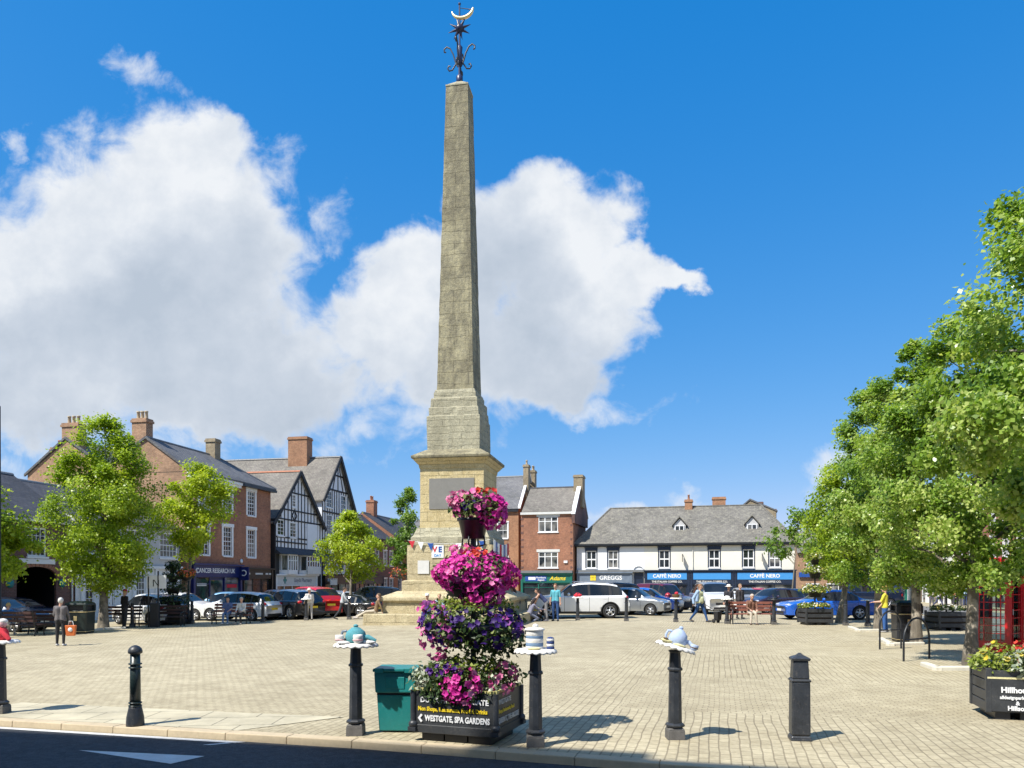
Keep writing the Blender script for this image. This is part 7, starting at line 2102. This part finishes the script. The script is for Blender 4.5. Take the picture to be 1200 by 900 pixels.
    for s_ in (-1, 1):
        zz = 0.50*H if kind != 'van' else 0.4*H
        MB().ball((X(0.055), s_*hw*0.70, zz), (0.2, 0.2, 0.075), 14, 8).build('headlight', M['head'], t)
        zt = 0.58*H if kind != 'van' else 0.42*H
        MB().ball((X(0.965), s_*hw*0.80, zt), (0.12, 0.14, 0.1 if kind != 'van' else 0.2), 14, 8).build('tail_light', M['tail'], t)
        mo = MB().ball((X(s0+0.055), s_*(hw+0.07), belt+0.1), (0.07, 0.11, 0.075), 12, 8).tube([(X(s0+0.05), s_*(hw*0.93), belt+0.04), (X(s0+0.05), s_*(hw+0.03), belt+0.08)], 0.02, 6).build('wing_mirror', pnt, t)
    fr = X(0.0)
    mb = MB(); mb.box(fr-0.25, fr+0.012, -hw*0.5, hw*0.5, K['rb']+0.28, K['rb']+0.42); mb.box(fr-0.25, fr+0.01, -hw*0.62, hw*0.62, K['rb']+0.03, K['rb']+0.17); mb.build('grille', M['trim'], t, bevel=0.02)
    MB().box(fr+0.012, fr+0.025, -0.26, 0.26, K['rb']+0.18, K['rb']+0.29).build('number_plate', M['plate_w'], t)
    bk = X(1.0)
    mb = MB(); mb.box(bk-0.015, bk+0.3, -hw*0.72, hw*0.72, K['rb']-0.02, K['rb']+0.14); mb.build('rear_bumper', M['trim'], t, bevel=0.03)
    MB().box(bk-0.02, bk-0.006, -0.26, 0.26, 0.5*H-0.18, 0.5*H-0.07).build('number_plate', M['plate_y'], t)
    if roof_rack:
        mb = MB()
        for s_ in (-1, 1): mb.tube([(X(0.42), s_*hw*0.62, H-0.01), (X(0.45), s_*hw*0.62, H+0.05), (X(0.8), s_*hw*0.62, H+0.03), (X(0.84), s_*hw*0.6, H-0.05)], 0.018, 6)
        mb.build('roof_rails', M['steel'], t)
    return t
WHITE = paint('white', (0.78, 0.79, 0.8)); SILV = paint('silver', (0.42, 0.44, 0.46), 0.7); RED = paint('red', (0.5, 0.012, 0.015))
BLUE = paint('bright_blue', (0.008, 0.11, 0.55)); NAVY = paint('dark_blue', (0.008, 0.02, 0.055), 0.2); GREY = paint('grey_metallic', (0.10, 0.12, 0.14), 0.6)
BLACK = paint('black', (0.008, 0.008, 0.01)); SKYB = paint('pale_blue', (0.16, 0.32, 0.5), 0.4); DRED = paint('dark_red', (0.12, 0.012, 0.02), 0.2); PURP = paint('dark_plum', (0.03, 0.02, 0.05), 0.3)
def at(px, d): return atd(px, d)
# left side, in front of the hotel and the shops
car('dark blue hatchback parked before the carriage arch, bonnet to the right', 'hatch', NAVY, at(-2, 33.4), R(-6), scale=(1.08, 1, 1))
car('second dark blue car behind the first one at the carriage arch', 'saloon', NAVY, at(22, 37.0), R(-4))
car('white car with a red tail light standing behind the notice board', 'hatch', WHITE, at(176, 37.8), R(150))
car('white car showing its bonnet just right of the conical flower tower', 'hatch', WHITE, at(214, 41.5), R(-12))
car('pale blue car behind the white hatchback, left of the cancer charity shop door', 'hatch', SKYB, at(262, 45.0), R(185))
car('white hatchback side on behind the two seated women', 'hatch', WHITE, at(283, 40.2), R(163))
car('dark blue car with a yellow rear plate right of the white hatchback', 'hatch', NAVY, at(325, 43.2), R(135), scale=(1, 1, 1.05))
car('black crossover with a white roof, right of the dark blue cars', 'suv', BLACK, at(341, 41.3), R(140), roofm=WHITE, scale=(0.86, 0.95, 0.92))
car('red crossover parked tail towards the square', 'suv', RED, at(362, 43.4), R(138), scale=(0.92, 0.96, 1.0))
car('silver car squeezed between the red crossover and the grey estate', 'hatch', SILV, at(389, 46.0), R(145), scale=(1.0, 1, 0.98))
car('black saloon low behind the man in grey', 'saloon', BLACK, at(408, 43.5), R(168), scale=(0.85, 1, 0.85))
car('grey metallic estate car left of the monument base', 'suv', GREY, at(433, 45.5), R(186), scale=(0.95, 0.95, 0.98))
car('dark car far off beyond the grey estate car', 'saloon', NAVY, at(438, 68), R(170))
car('dark car far off just left of the monument base', 'saloon', BLACK, at(466, 70), R(185))
# in front of the green shop and the bakery
car('large white car side on to the right of the monument', 'suv', WHITE, at(679, 39.0), R(184), scale=(1.02, 1.03, 1.04), roof_rack=True)
car('black car with its roof just showing over the large white car', 'suv', BLACK, at(712, 44.5), R(178), scale=(0.9, 1, 1.05))
car('silver hatchback nose right, next to the large white car', 'hatch', SILV, at(741, 42.5), R(-28))
car('bright blue car half hidden behind the silver hatchback', 'hatch', BLUE, at(757, 46.5), R(-25))
car('dark red people carrier behind the motorcycles', 'van', DRED, at(776, 53), R(-60), scale=(0.9, 0.92, 0.88))
car('white off roader facing the square behind the walking man', 'suv', WHITE, at(836, 44.8), R(-90), scale=(1.0, 1.02, 1.06), roofm=SILV)
car('small grey car with a yellow rear plate behind the bench', 'hatch', SILV, at(869, 58), R(88))
car('dark plum car angled behind the right half of the bench', 'hatch', PURP, at(906, 45.5), R(205), scale=(1, 1, 0.98))
car('silver blue car between the dark plum car and the bright blue coupe', 'saloon', GREY, at(926, 48.5), R(200))
car('bright blue coupe side on behind the white flowered planter', 'saloon', BLUE, at(967, 37.6), R(181), scale=(1.0, 1, 1.0))
car('dark blue minibus with big windows beyond the bright blue coupe', 'van', NAVY, at(1012, 58), R(180), cat='minibus', name='minibus', scale=(1.05, 1, 1.1))
car('small red car beyond the bench near the cafe tables', 'hatch', RED, at(888, 63), R(60))
def motorbike(label, loc, rot, m):
    t = thing('motorcycle', label, 'motorcycle', loc, rot, 'motorcycles by the cafes')
    for x in (-0.68, 0.68):
        wh = MB().tube([(x+0.29*math.cos(a), 0, 0.31+0.29*math.sin(a)) for a in np.linspace(0, 2*PI, 21)], 0.06, 8, caps=False).build('wheel', M['rubber'], t)
        MB().lathe([(0.24, -0.03), (0.24, 0.03), (0.02, 0.04), (0.02, -0.04)], 14, M=Matrix.Translation((x, 0, 0.31)) @ Matrix.Rotation(PI/2, 4, 'X')).build('rim', M['steel'], wh)
    MB().ball((0.15, 0, 0.82), (0.34, 0.17, 0.16), 14, 8).build('fuel_tank', m, t)
    MB().ball((-0.35, 0, 0.8), (0.4, 0.15, 0.08), 14, 8).build('seat', M['black'], t)
    MB().ball((0.62, 0, 0.95), (0.18, 0.2, 0.24), 14, 8).ball((0.5, 0, 0.55), (0.25, 0.2, 0.25), 12, 8).build('fairing', m, t)
    MB().box(-0.25, 0.3, -0.15, 0.15, 0.3, 0.65).build('engine', M['grey_iron'], t, bevel=0.05)
    for s_ in (-1, 1):
        MB().tube([(0.45, s_*0.09, 0.95), (0.68, s_*0.09, 0.31)], 0.03, 8).build('fork', M['steel'], t)
        MB().tube([(-0.1, s_*0.1, 0.5), (-0.68, s_*0.1, 0.31)], 0.03, 8).build('swingarm', M['steel'], t)
    MB().tube([(0.35, -0.36, 1.05), (0.48, 0, 1.03), (0.35, 0.36, 1.05)], 0.02, 8).build('handlebar', M['black'], t)
    MB().tube([(0.1, -0.18, 0.35), (-0.5, -0.2, 0.36), (-0.85, -0.2, 0.45)], [0.03, 0.05, 0.055], 8).build('exhaust', M['steel'], t)
    MB().ball((-0.75, 0, 0.86), (0.1, 0.07, 0.05), 10, 6).build('tail_light', M['tail'], t)
motorbike('red motorcycle parked before the dark red people carrier', at(781, 46), R(70), RED)
motorbike('white motorcycle parked left of the walking man', at(808, 45.5), R(150), WHITE)
# ================================================================ people
SKIN = pm('skin', (0.55, 0.32, 0.23), 0.55, var=0.06)
EYE_M = pm('eye', (0.03, 0.02, 0.02), 0.2)
LIP = pm('lip', (0.42, 0.16, 0.14), 0.5)
CL = {}
def cloth(col):
    k = tuple(round(c, 3) for c in col)
    if k not in CL: CL[k] = pm('cloth_%d' % len(CL), col, 0.85, var=0.22, scale=9, bmp=0.3)
    return CL[k]
def capsule(mb, a, b, ra, rb, n=12):
    a, b = Vector(a), Vector(b)
    d = (b-a); L = d.length
    if L < 1e-5: d = Vector((0, 0, 1))
    d.normalize()
    pts, rad = [], []
    for k in (80, 60, 35, 12): pts.append(a - d*ra*math.sin(R(k))); rad.append(ra*math.cos(R(k)))
    pts.append(a); rad.append(ra); pts.append(b); rad.append(rb)
    for k in (12, 35, 60, 80): pts.append(b + d*rb*math.sin(R(k))); rad.append(rb*math.cos(R(k)))
    mb.tube(pts, rad, n)
def person(label, loc, rotz, pose, top=(0.5, 0.5, 0.5), legs=(0.05, 0.06, 0.1), shoe=(0.03, 0.03, 0.03), hair=(0.06, 0.04, 0.03), height=1.7,
           build=1.0, sleeves='long', trousers='long', hairlen='short', hat=None, skirt=False, group=None, voxel=0.0115):
    """one continuous body: tapered limbs joined by a voxel remesh. Local +y is the way the person faces."""
    s = height/1.75
    t = thing('person', label, 'person', loc, rotz, group)
    p = dict(lean=0.0, hipz=None, thigh=(0, 0), knee=(0, 0), arm=((-2, 8), (-2, 8)), elbow=(12, 12), spread=(3, 3), headp=0.0, twist=0.0, turn=0.0)
    p.update(pose)
    TH, SH, AN = 0.45, 0.43, 0.075
    legpts = []
    ends = []
    for i in (0, 1):
        a = R(p['thigh'][i]); k = R(p['knee'][i]); o = R(p['spread'][i])*(1 if i else -1)
        hip = Vector((0.09*(1 if i else -1), 0, 0))
        kn = hip + Vector((math.sin(o)*math.cos(a), math.sin(a), -math.cos(a)*math.cos(o)))*TH
        an = kn + Vector((math.sin(o)*0.4, math.sin(a-k), -math.cos(a-k)))*SH
        ft = R(p.get('foot', (0, 0))[i])
        toe = an + Vector((0.02*(1 if i else -1), 0.17*math.cos(ft), -0.035+0.17*math.sin(ft)))
        legpts.append((hip, kn, an, toe)); ends.append(an.z)
    hz = p['hipz']/s if p['hipz'] is not None else AN - min(ends)
    pel = Vector((0, 0, hz))
    legpts = [tuple(q+pel for q in l) for l in legpts]
    ln_ = R(p['lean'])
    up = Vector((0, math.sin(ln_), math.cos(ln_)))
    waist = pel + up*0.16; chest = pel + up*0.40; neck = pel + up*0.55
    hd = R(p['lean']*0.5 + p['headp'])
    hup = Vector((0, math.sin(hd), math.cos(hd))); hfw = Vector((0, math.cos(hd), -math.sin(hd)))
    tn = R(p['turn']); hfw = Matrix.Rotation(tn, 3, 'Z') @ hfw
    hside = hfw.cross(hup).normalized()
    head = neck + hup*0.135 + hfw*0.02
    b = build
    segs = []      # (a, b, ra, rb, label)
    segs.append((neck-up*0.06, neck+hup*0.06, 0.058, 0.054, 'skin'))
    for sx in (-1, 1):
        sd_ = Vector((sx, 0, 0))
        segs.append((chest+sd_*0.085*b, waist+sd_*0.065*b, 0.105*b, 0.095*b, 'top'))
        segs.append((waist+sd_*0.065*b, pel+sd_*0.075*b+up*0.02, 0.1*b, 0.112*b, 'top'))
        segs.append((pel+sd_*0.07*b, pel+sd_*0.075*b-up*0.06, 0.112*b, 0.1*b, 'legs'))
    segs.append((chest+up*0.06-Vector((0.15, 0, 0)), chest+up*0.06+Vector((0.15, 0, 0)), 0.07, 0.07, 'top'))
    if b > 1.05: segs.append((waist+Vector((0, 0.05, 0)), pel+Vector((0, 0.045, 0.06)), 0.12*b, 0.12*b, 'top'))
    for i in (0, 1):
        sx = 1 if i else -1
        hip, kn, an, toe = legpts[i]
        lt = {'long': ('legs', 'legs'), 'short': ('legs', 'skin'), 'none': ('skin', 'skin')}[trousers]
        loose = 1.12 if trousers == 'long' else 1.0
        segs.append((hip, kn, 0.088*b, 0.06*loose, lt[0])); segs.append((kn, an+Vector((0, 0, 0.02)), 0.058*loose, 0.04*loose, lt[1]))
        segs.append((an+Vector((0, -0.03, -0.03)), toe, 0.042, 0.034, 'shoe'))
        if skirt: segs.append((pel, kn.lerp(hip, 0.1), 0.13, 0.1, 'legs'))
        sh = chest + up*0.07 + Vector((sx*0.185, 0, 0))
        aa, ab = p['arm'][i] if hasattr(p['arm'][i], '__len__') else (p['arm'][i], 8)
        a = R(aa); o = R(ab)*sx
        el = sh + Vector((math.sin(o), math.sin(a)*math.cos(o), -math.cos(a)*math.cos(o)))*0.285
        e = a + R(p['elbow'][i]); inn = p.get('inward', (0.15, 0.15))[i]
        fd = Vector((math.sin(o)*0.4 - sx*inn*math.sin(R(min(90, p['elbow'][i]))), math.sin(e), -math.cos(e))).normalized()
        wr = el + fd*0.25
        st = {'long': ('top', 'top'), 'short': ('top', 'skin'), 'none': ('skin', 'skin')}[sleeves]
        segs.append((sh, el, 0.056, 0.044, st[0])); segs.append((el, wr, 0.044, 0.03, st[1]))
        # the hand: palm, four curled fingers of different lengths and a thumb off its side
        sdv = fd.cross(Vector((0, 0, 1)));
        if sdv.length < 0.2: sdv = fd.cross(Vector((0, 1, 0)))
        sdv.normalize(); nv = sdv.cross(fd).normalized()
        pa, pb = wr+fd*0.02, wr+fd*0.085
        for q in (-1, 0, 1): segs.append((pa+sdv*q*0.012, pb+sdv*q*0.022, 0.017, 0.015, 'skin'))
        for q, fl in ((-1.5, 0.058), (-0.5, 0.07), (0.5, 0.075), (1.5, 0.066)):
            k0 = pb+sdv*q*0.0215; k1 = k0+fd*fl*0.55-nv*0.008; k2 = k1+fd*fl*0.38-nv*0.024
            segs.append((k0, k1, 0.0098, 0.009, 'skin')); segs.append((k1, k2, 0.009, 0.0078, 'skin'))
        th0 = pa+sdv*0.03*sx; th1 = th0+(fd*0.6+sdv*sx*0.7).normalized()*0.04; th2 = th1+fd*0.03-nv*0.01
        segs.append((th0, th1, 0.012, 0.0105, 'skin')); segs.append((th1, th2, 0.0105, 0.009, 'skin'))
    mb = MB()
    for a, c, ra, rb, l in segs: capsule(mb, a, c, ra, rb, 10)
    Mh = Matrix(((hside.x, hfw.x, hup.x, head.x), (hside.y, hfw.y, hup.y, head.y), (hside.z, hfw.z, hup.z, head.z), (0, 0, 0, 1)))
    mb.ball((0, 0, 0.02), (0.078, 0.097, 0.112), 18, 12, M=Mh); mb.ball((0, 0.02, -0.05), (0.06, 0.072, 0.07), 14, 9, M=Mh)
    mb.tube([(0, 0.085, 0.03), (0, 0.118, -0.018), (0, 0.09, -0.03)], [0.01, 0.017, 0.012], 8, M=Mh)
    for sx in (-1, 1): mb.ball((sx*0.079, -0.005, 0.0), (0.012, 0.022, 0.034), 8, 6, M=Mh)
    me = bpy.data.meshes.new('body'); me.from_pydata(mb.v, [], mb.f); me.update()
    tmp = bpy.data.objects.new('tmp', me); COL.objects.link(tmp)
    md = tmp.modifiers.new('r', 'REMESH'); md.mode = 'VOXEL'; md.voxel_size = voxel; md.use_smooth_shade = True
    sm = tmp.modifiers.new('s', 'SMOOTH'); sm.factor = 0.5; sm.iterations = 2
    dg = bpy.context.evaluated_depsgraph_get()
    out = bpy.data.meshes.new_from_object(tmp.evaluated_get(dg))
    bpy.data.objects.remove(tmp); bpy.data.meshes.remove(me)
    # clothing follows the body: every face takes the material of the limb it belongs to
    npoly = len(out.polygons)
    ce = np.empty(npoly*3, np.float32); out.polygons.foreach_get('center', ce); ce = ce.reshape(-1, 3)
    best = np.full(npoly, 1e9); lab = np.zeros(npoly, np.int32)
    order = ['skin', 'top', 'legs', 'shoe']
    allsegs = segs + [(head, head+hup*0.02, 0.095, 0.1, 'skin')]
    for a, c, ra, rb, l in allsegs:
        a_, d_ = np.array(a), np.array(c-a)
        k = np.clip(((ce-a_) @ d_)/max(1e-9, d_ @ d_), 0, 1)
        dist = np.linalg.norm(ce - a_ - k[:, None]*d_, axis=1) - (ra+(rb-ra)*k)
        w_ = dist < best
        best[w_] = dist[w_]; lab[w_] = order.index(l)
    out.materials.clear()
    for m in (SKIN, cloth(top), cloth(legs), cloth(shoe)): out.materials.append(m)
    out.polygons.foreach_set('material_index', lab)
    out.polygons.foreach_set('use_smooth', np.ones(npoly, bool))
    out.name = 'body'
    bo = bpy.data.objects.new('body', out); COL.objects.link(bo); bo.parent = t
    # hair, eyes, mouth
    hm = cloth(hair)
    if hat is None or hairlen != 'short':
        mb = MB(); vs, fs = [], []
        nu, nv = 20, 12
        low = {'short': -0.3, 'medium': -0.75, 'long': -0.75}[hairlen]
        for j in range(nv+1):
            for k in range(nu):
                w_ = 2*PI*k/nu
                front = math.sin(w_)
                lim = 0.42 if front > 0.35 else (0.05 if front > 0 else low)
                zc = 1 - (1-lim)*j/nv
                q = math.sqrt(max(0, 1-zc*zc))
                e = 1.0 + 0.04*math.sin(7*w_+j)*0.5
                vs.append((0.09*q*math.cos(w_)*e, 0.108*q*math.sin(w_)*e-0.006, 0.03+0.118*zc))
        for j in range(nv):
            for k in range(nu): fs.append((j*nu+k, j*nu+(k+1) % nu, (j+1)*nu+(k+1) % nu, (j+1)*nu+k))
        mb.add(vs, fs, 0, True, Mh)
        if hairlen == 'long': mb.tube([(0, -0.06, 0.0), (0, -0.105, -0.12), (0, -0.11, -0.28)], [0.075, 0.08, 0.045], 10, M=Mh)
        mb.build('hair', hm, t, recalc=False)
    if hat:
        kind, hc = hat
        mb = MB()
        mb.lathe([(0.098, 0.05), (0.104, 0.08), (0.09, 0.14), (0.05, 0.165), (0.005, 0.17)], 18, M=Mh)
        if kind == 'brim': mb.lathe([(0.09, 0.06), (0.19, 0.045), (0.19, 0.052), (0.09, 0.075)], 20, M=Mh)
        if kind == 'cap': mb.ball((0, 0.12, 0.06), (0.075, 0.085, 0.01), 12, 5, M=Mh)
        if kind == 'hood': mb.ball((0, -0.02, 0.02), (0.118, 0.125, 0.14), 16, 10, M=Mh)
        mb.build('hat' if kind != 'hood' else 'hood', cloth(hc), t)
    mb = MB()
    for sx in (-1, 1): mb.ball((sx*0.03, 0.091, 0.012), (0.011, 0.008, 0.008), 8, 6, M=Mh)
    mb.build('eyes', EYE_M, t)
    MB().ball((0, 0.092, -0.06), (0.022, 0.008, 0.007), 8, 6, M=Mh).build('mouth', LIP, t)
    t.scale = (s, s, s)
    return t
ST = dict(thigh=(2, -2), knee=(3, 4), elbow=(14, 10))
WK = dict(thigh=(24, -16), knee=(8, 22), arm=((-18, 8), (20, 8)), elbow=(15, 28), foot=(10, -18))
SIT = dict(hipz=0.53, thigh=(84, 84), knee=(84, 80), arm=((22, 6), (22, 6)), elbow=(48, 48), inward=(0.5, 0.5), spread=(6, 6))
def face(deg): return R(deg-90)      # deg: compass on plan, 90 = away from the camera, -90 = towards it
JEAN = (0.04, 0.08, 0.2)
s = spot(71, 757)
person('grey haired woman in a grey jacket standing with her back turned, orange bag beside her', s, face(100), dict(ST, arm=((0, 8), (6, 14)), elbow=(60, 14)), (0.13, 0.12, 0.125), (0.022, 0.022, 0.026), (0.5, 0.5, 0.5), (0.55, 0.54, 0.52), 1.52, 1.1, trousers='long', hairlen='medium')
t = thing('shopping_bag', 'orange and white shopping bag held by the grey haired woman', 'bag', s + Vector((0.3, 0.05, 0.32)), R(12))
mb = MB(); mb.frus(0, 0, 0, 0.34, 0.13, 0.05, 0.16, 0.07); mb.build('bag', pm('orange_bag', (0.65, 0.16, 0.04), 0.6), t, bevel=0.02)
MB().tube([(-0.08, 0, 0.33), (-0.05, 0, 0.47), (0.05, 0, 0.47), (0.08, 0, 0.33)], 0.01, 6).build('handle', M['white'], t)
MB().ball((0, -0.062, 0.2), (0.07, 0.02, 0.07), 10, 7).build('printed_patch', M['white'], t)
person('fair haired person in a blue jacket on the dark bench by the archway', BN3+Vector((-0.45, -0.12, 0)), face(105), dict(SIT, lean=12), (0.03, 0.16, 0.36), (0.5, 0.5, 0.5), (0.5, 0.5, 0.5), (0.5, 0.36, 0.16), 1.66)
person('person in black with a red hat standing in shade by the bench', spot(146, 736), face(60), dict(ST, elbow=(50, 50)), (0.02, 0.02, 0.022), (0.03, 0.03, 0.035), hat=('cap', (0.4, 0.03, 0.05)), height=1.7)
person('woman in blue top and jeans seated left on the bench before the white hatchback', BN2+Vector((-0.1, 0.05, 0)), face(-85), dict(SIT), (0.1, 0.14, 0.28), (0.12, 0.2, 0.36), (0.6, 0.6, 0.6), (0.05, 0.035, 0.025), 1.64, sleeves='short', hairlen='medium')
person('grey haired woman in white top and dark trousers seated beside the jeans woman', BN2+Vector((0.58, 0.05, 0)), face(-95), dict(SIT, lean=8, thigh=(80, 86)), (0.66, 0.65, 0.62), (0.025, 0.025, 0.03), (0.5, 0.45, 0.4), (0.5, 0.47, 0.42), 1.62, 1.08)
person('person in a pale shirt and pale trousers standing beside the red crossover', spot(356, 727.5)+Vector((0.15, 0.5, 0)), face(120), dict(ST, elbow=(60, 30)), (0.62, 0.6, 0.58), (0.45, 0.43, 0.42), height=1.6, hat=('brim', (0.6, 0.55, 0.5)))
person('man in a pale grey shirt and dark trousers walking by the silver car', spot(401, 726), face(10), dict(WK, lean=10), (0.46, 0.5, 0.54), (0.035, 0.04, 0.05), height=1.7, sleeves='long')
# round the monument
MB0 = mon.matrix_world if False else (Matrix.Translation(mon.location) @ Matrix.Rotation(mon.rotation_euler.z, 4, 'Z'))
def onmon(x, y, z): return MB0 @ Vector((x, y, z))
fr_ = math.degrees(mon.rotation_euler.z)-90
person('person in brown top and beige trousers lounging at the monument step corner', onmon(-3.05, -3.05, 0), face(fr_-70), dict(hipz=0.55, thigh=(86, 80), knee=(30, 12), lean=-14, arm=((-25, 14), (20, 10)), elbow=(10, 60)), (0.2, 0.13, 0.07), (0.5, 0.44, 0.34), (0.5, 0.45, 0.4), (0.12, 0.08, 0.05), 1.7)
person('white haired person in a purple jumper and jeans sitting on the monument step', onmon(-0.62, -3.28, 0), face(fr_), dict(SIT, hipz=0.56, thigh=(78, 82), knee=(72, 78)), (0.16, 0.03, 0.16), (0.03, 0.08, 0.19), (0.4, 0.38, 0.36), (0.6, 0.58, 0.55), 1.62, hat=('cap', (0.7, 0.7, 0.68)))
person('person in a pale blue top beside the purple jumper, mostly behind the petunias', onmon(-0.08, -3.28, 0), face(fr_+8), dict(SIT, hipz=0.56, thigh=(78, 82), knee=(72, 78)), (0.3, 0.42, 0.5), (0.25, 0.25, 0.25), (0.3, 0.3, 0.3), (0.4, 0.3, 0.16), 1.66)
# the group to the right of the monument
gg = 'group of people between the monument and the white car'
person('woman in a white top bending among the group, right of the petunias', spot(607, 727), face(160), dict(ST, lean=26, arm=((40, 10), (35, 10)), elbow=(30, 30)), (0.72, 0.7, 0.66), (0.1, 0.1, 0.12), hair=(0.1, 0.05, 0.03), height=1.64, hairlen='long', group=gg)
person('dark haired woman in a grey top crouching at the edge of the group', spot(620, 728.5), face(20), dict(hipz=0.36, thigh=(98, 62), knee=(128, 118), lean=26, arm=((50, 8), (46, 8)), elbow=(30, 40)), (0.2, 0.2, 0.27), (0.2, 0.22, 0.3), hair=(0.03, 0.02, 0.02), height=1.68, hairlen='long', group=gg)
person('woman in a navy top and grey trousers bending forward to the left', spot(640, 728), face(172), dict(thigh=(-4, 8), knee=(2, 8), lean=46, headp=-10, arm=((38, 8), (30, 8)), elbow=(10, 16)), (0.03, 0.045, 0.12), (0.2, 0.2, 0.215), (0.55, 0.5, 0.5), (0.04, 0.025, 0.02), 1.68, sleeves='none', hairlen='long', group=gg)
person('woman in a turquoise top and blue jeans standing upright beside the bending woman', spot(651, 728), face(-110), dict(ST, arm=((2, 10), (-4, 12)), elbow=(8, 10)), (0.1, 0.38, 0.46), (0.025, 0.07, 0.2), hair=(0.2, 0.1, 0.05), height=1.72, sleeves='short', group=gg)
person('small child in a yellow top held up by the bending woman', spot(627, 727.5), face(-60), dict(hipz=0.42, thigh=(70, 60), knee=(60, 60), arm=((40, 20), (40, 20))), (0.65, 0.55, 0.08), (0.5, 0.4, 0.35), hair=(0.2, 0.1, 0.05), height=1.0, sleeves='short', group=gg, voxel=0.0125)
# pushchair under the child
t = thing('pushchair', 'black pushchair beneath the child in yellow', 'pushchair', spot(627, 728)+Vector((0, 0.15, 0)), face(-60))
MB().box(-0.2, 0.2, -0.25, 0.2, 0.2, 0.32).build('seat', M['black_plastic'], t, bevel=0.04)
MB().box(-0.2, 0.2, -0.32, -0.25, 0.25, 0.75).build('backrest', M['black_plastic'], t, bevel=0.03)
mb = MB()
for sx in (-0.24, 0.24): mb.tube([(sx, 0.35, 0.12), (sx, -0.25, 0.55), (sx, -0.5, 0.98)], 0.015, 6); mb.tube([(sx, -0.3, 0.12), (sx, 0.1, 0.4)], 0.015, 6)
mb.tube([(-0.24, -0.5, 0.98), (0.24, -0.5, 0.98)], 0.018, 6); mb.build('frame', M['black'], t)
for x in (-0.25, 0.25):
    for y in (-0.3, 0.35): MB().lathe([(0.02, -0.02), (0.1, -0.02), (0.1, 0.02), (0.02, 0.02)], 14, M=Matrix.Translation((x, y, 0.1)) @ Matrix.Rotation(PI/2, 4, 'Y')).build('wheel', M['rubber'], t)
# parasol-like pale sun hats are worn by people; walking man
s = spot(820, 729)
person('stout man in a pale yellow shirt and open blue jacket walking towards the right', s, face(-40), dict(WK, arm=((-14, 16), (-24, 14)), elbow=(18, 14)), (0.62, 0.64, 0.4), (0.02, 0.07, 0.2), (0.06, 0.05, 0.045), (0.25, 0.14, 0.08), 1.76, 1.22)
t2 = COL.objects[-1] if False else None
wm = [o for o in COL.objects if o.get('label', '').startswith('stout man')][0]
mb = MB()
for sx in (-1, 1): capsule(mb, (sx*0.24, 0.0, 1.36), (sx*0.34, -0.1 if sx < 0 else -0.16, 1.06), 0.075, 0.062); capsule(mb, (sx*0.34, -0.1 if sx < 0 else -0.16, 1.06), (sx*0.36, -0.12, 0.86), 0.06, 0.052); capsule(mb, (sx*0.2, 0.0, 1.38), (sx*0.22, -0.03, 0.98), 0.085, 0.09)
mb.build('jacket', cloth((0.3, 0.42, 0.6)), wm)
t = thing('shopping_trolley', 'small black two wheeled shopping trolley pulled behind the walking man', 'shopping trolley', spot(841, 730), R(35))
MB().frus(0, 0, 0.12, 0.52, 0.13, 0.11, 0.15, 0.13).build('bag', M['black_plastic'], t, bevel=0.03)
MB().tube([(0, 0.1, 0.1), (-0.1, 0.16, 0.6), (-0.52, 0.25, 0.82)], 0.014, 6).build('handle', M['black'], t)
for x in (-0.15, 0.15): MB().lathe([(0.02, -0.02), (0.09, -0.02), (0.09, 0.02), (0.02, 0.02)], 14, M=Matrix.Translation((x, 0.1, 0.09)) @ Matrix.Rotation(PI/2, 4, 'Y')).build('wheel', M['rubber'], t)
person('man in a brown jumper and beige trousers sitting mid bench, hands clasped', BN+Vector((-0.1, 0.05, 0)), face(-92), dict(SIT, lean=14, headp=10, spread=(10, 10)), (0.19, 0.09, 0.06), (0.5, 0.44, 0.36), (0.08, 0.05, 0.04), (0.5, 0.4, 0.33), 1.72, 1.05)
person('person in a black top and white sun hat standing behind the left bench end', spot(857, 727)+Vector((0.05, 0.6, 0)), face(-120), ST, (0.025, 0.025, 0.035), (0.3, 0.18, 0.16), hair=(0.5, 0.5, 0.48), height=1.66, hat=('brim', (0.7, 0.68, 0.62)))
person('dark clothed person standing behind the sitting man', spot(867, 725), face(-70), ST, (0.05, 0.045, 0.05), (0.03, 0.03, 0.04), hair=(0.3, 0.2, 0.12), height=1.7)
person('blond woman in a yellow top and blue jeans standing left of the black litter bin', spot(1037, 741), face(150), dict(ST, arm=((25, 12), (10, 8)), elbow=(60, 30)), (0.68, 0.58, 0.05), (0.03, 0.1, 0.3), (0.4, 0.4, 0.4), (0.5, 0.3, 0.1), 1.68, 1.05, sleeves='short', hairlen='medium')
far_p = [(1092, 60, 'far shopper in a cream top beneath the trees by the lane', (0.66, 0.6, 0.5), (0.1, 0.1, 0.12)), (1100, 58, 'far shopper in white walking by the lane', (0.7, 0.7, 0.7), (0.05, 0.06, 0.12)),
         (1117, 62, 'far shopper in an orange top by the lane', (0.6, 0.25, 0.08), (0.05, 0.05, 0.06)), (1124, 60, 'far shopper in black by the turquoise shopfront', (0.03, 0.03, 0.03), (0.04, 0.04, 0.05)),
         (1131, 64, 'far shopper in pale blue by the turquoise shopfront', (0.3, 0.42, 0.55), (0.04, 0.06, 0.14))]
for i, (px, d, lab, c1, c2) in enumerate(far_p):
    person(lab, atd(px, d), face(-90+50*i), WK if i % 2 else ST, c1, c2, height=1.66+0.03*i, sleeves='short', group='shoppers far off beside the lane', voxel=0.014)
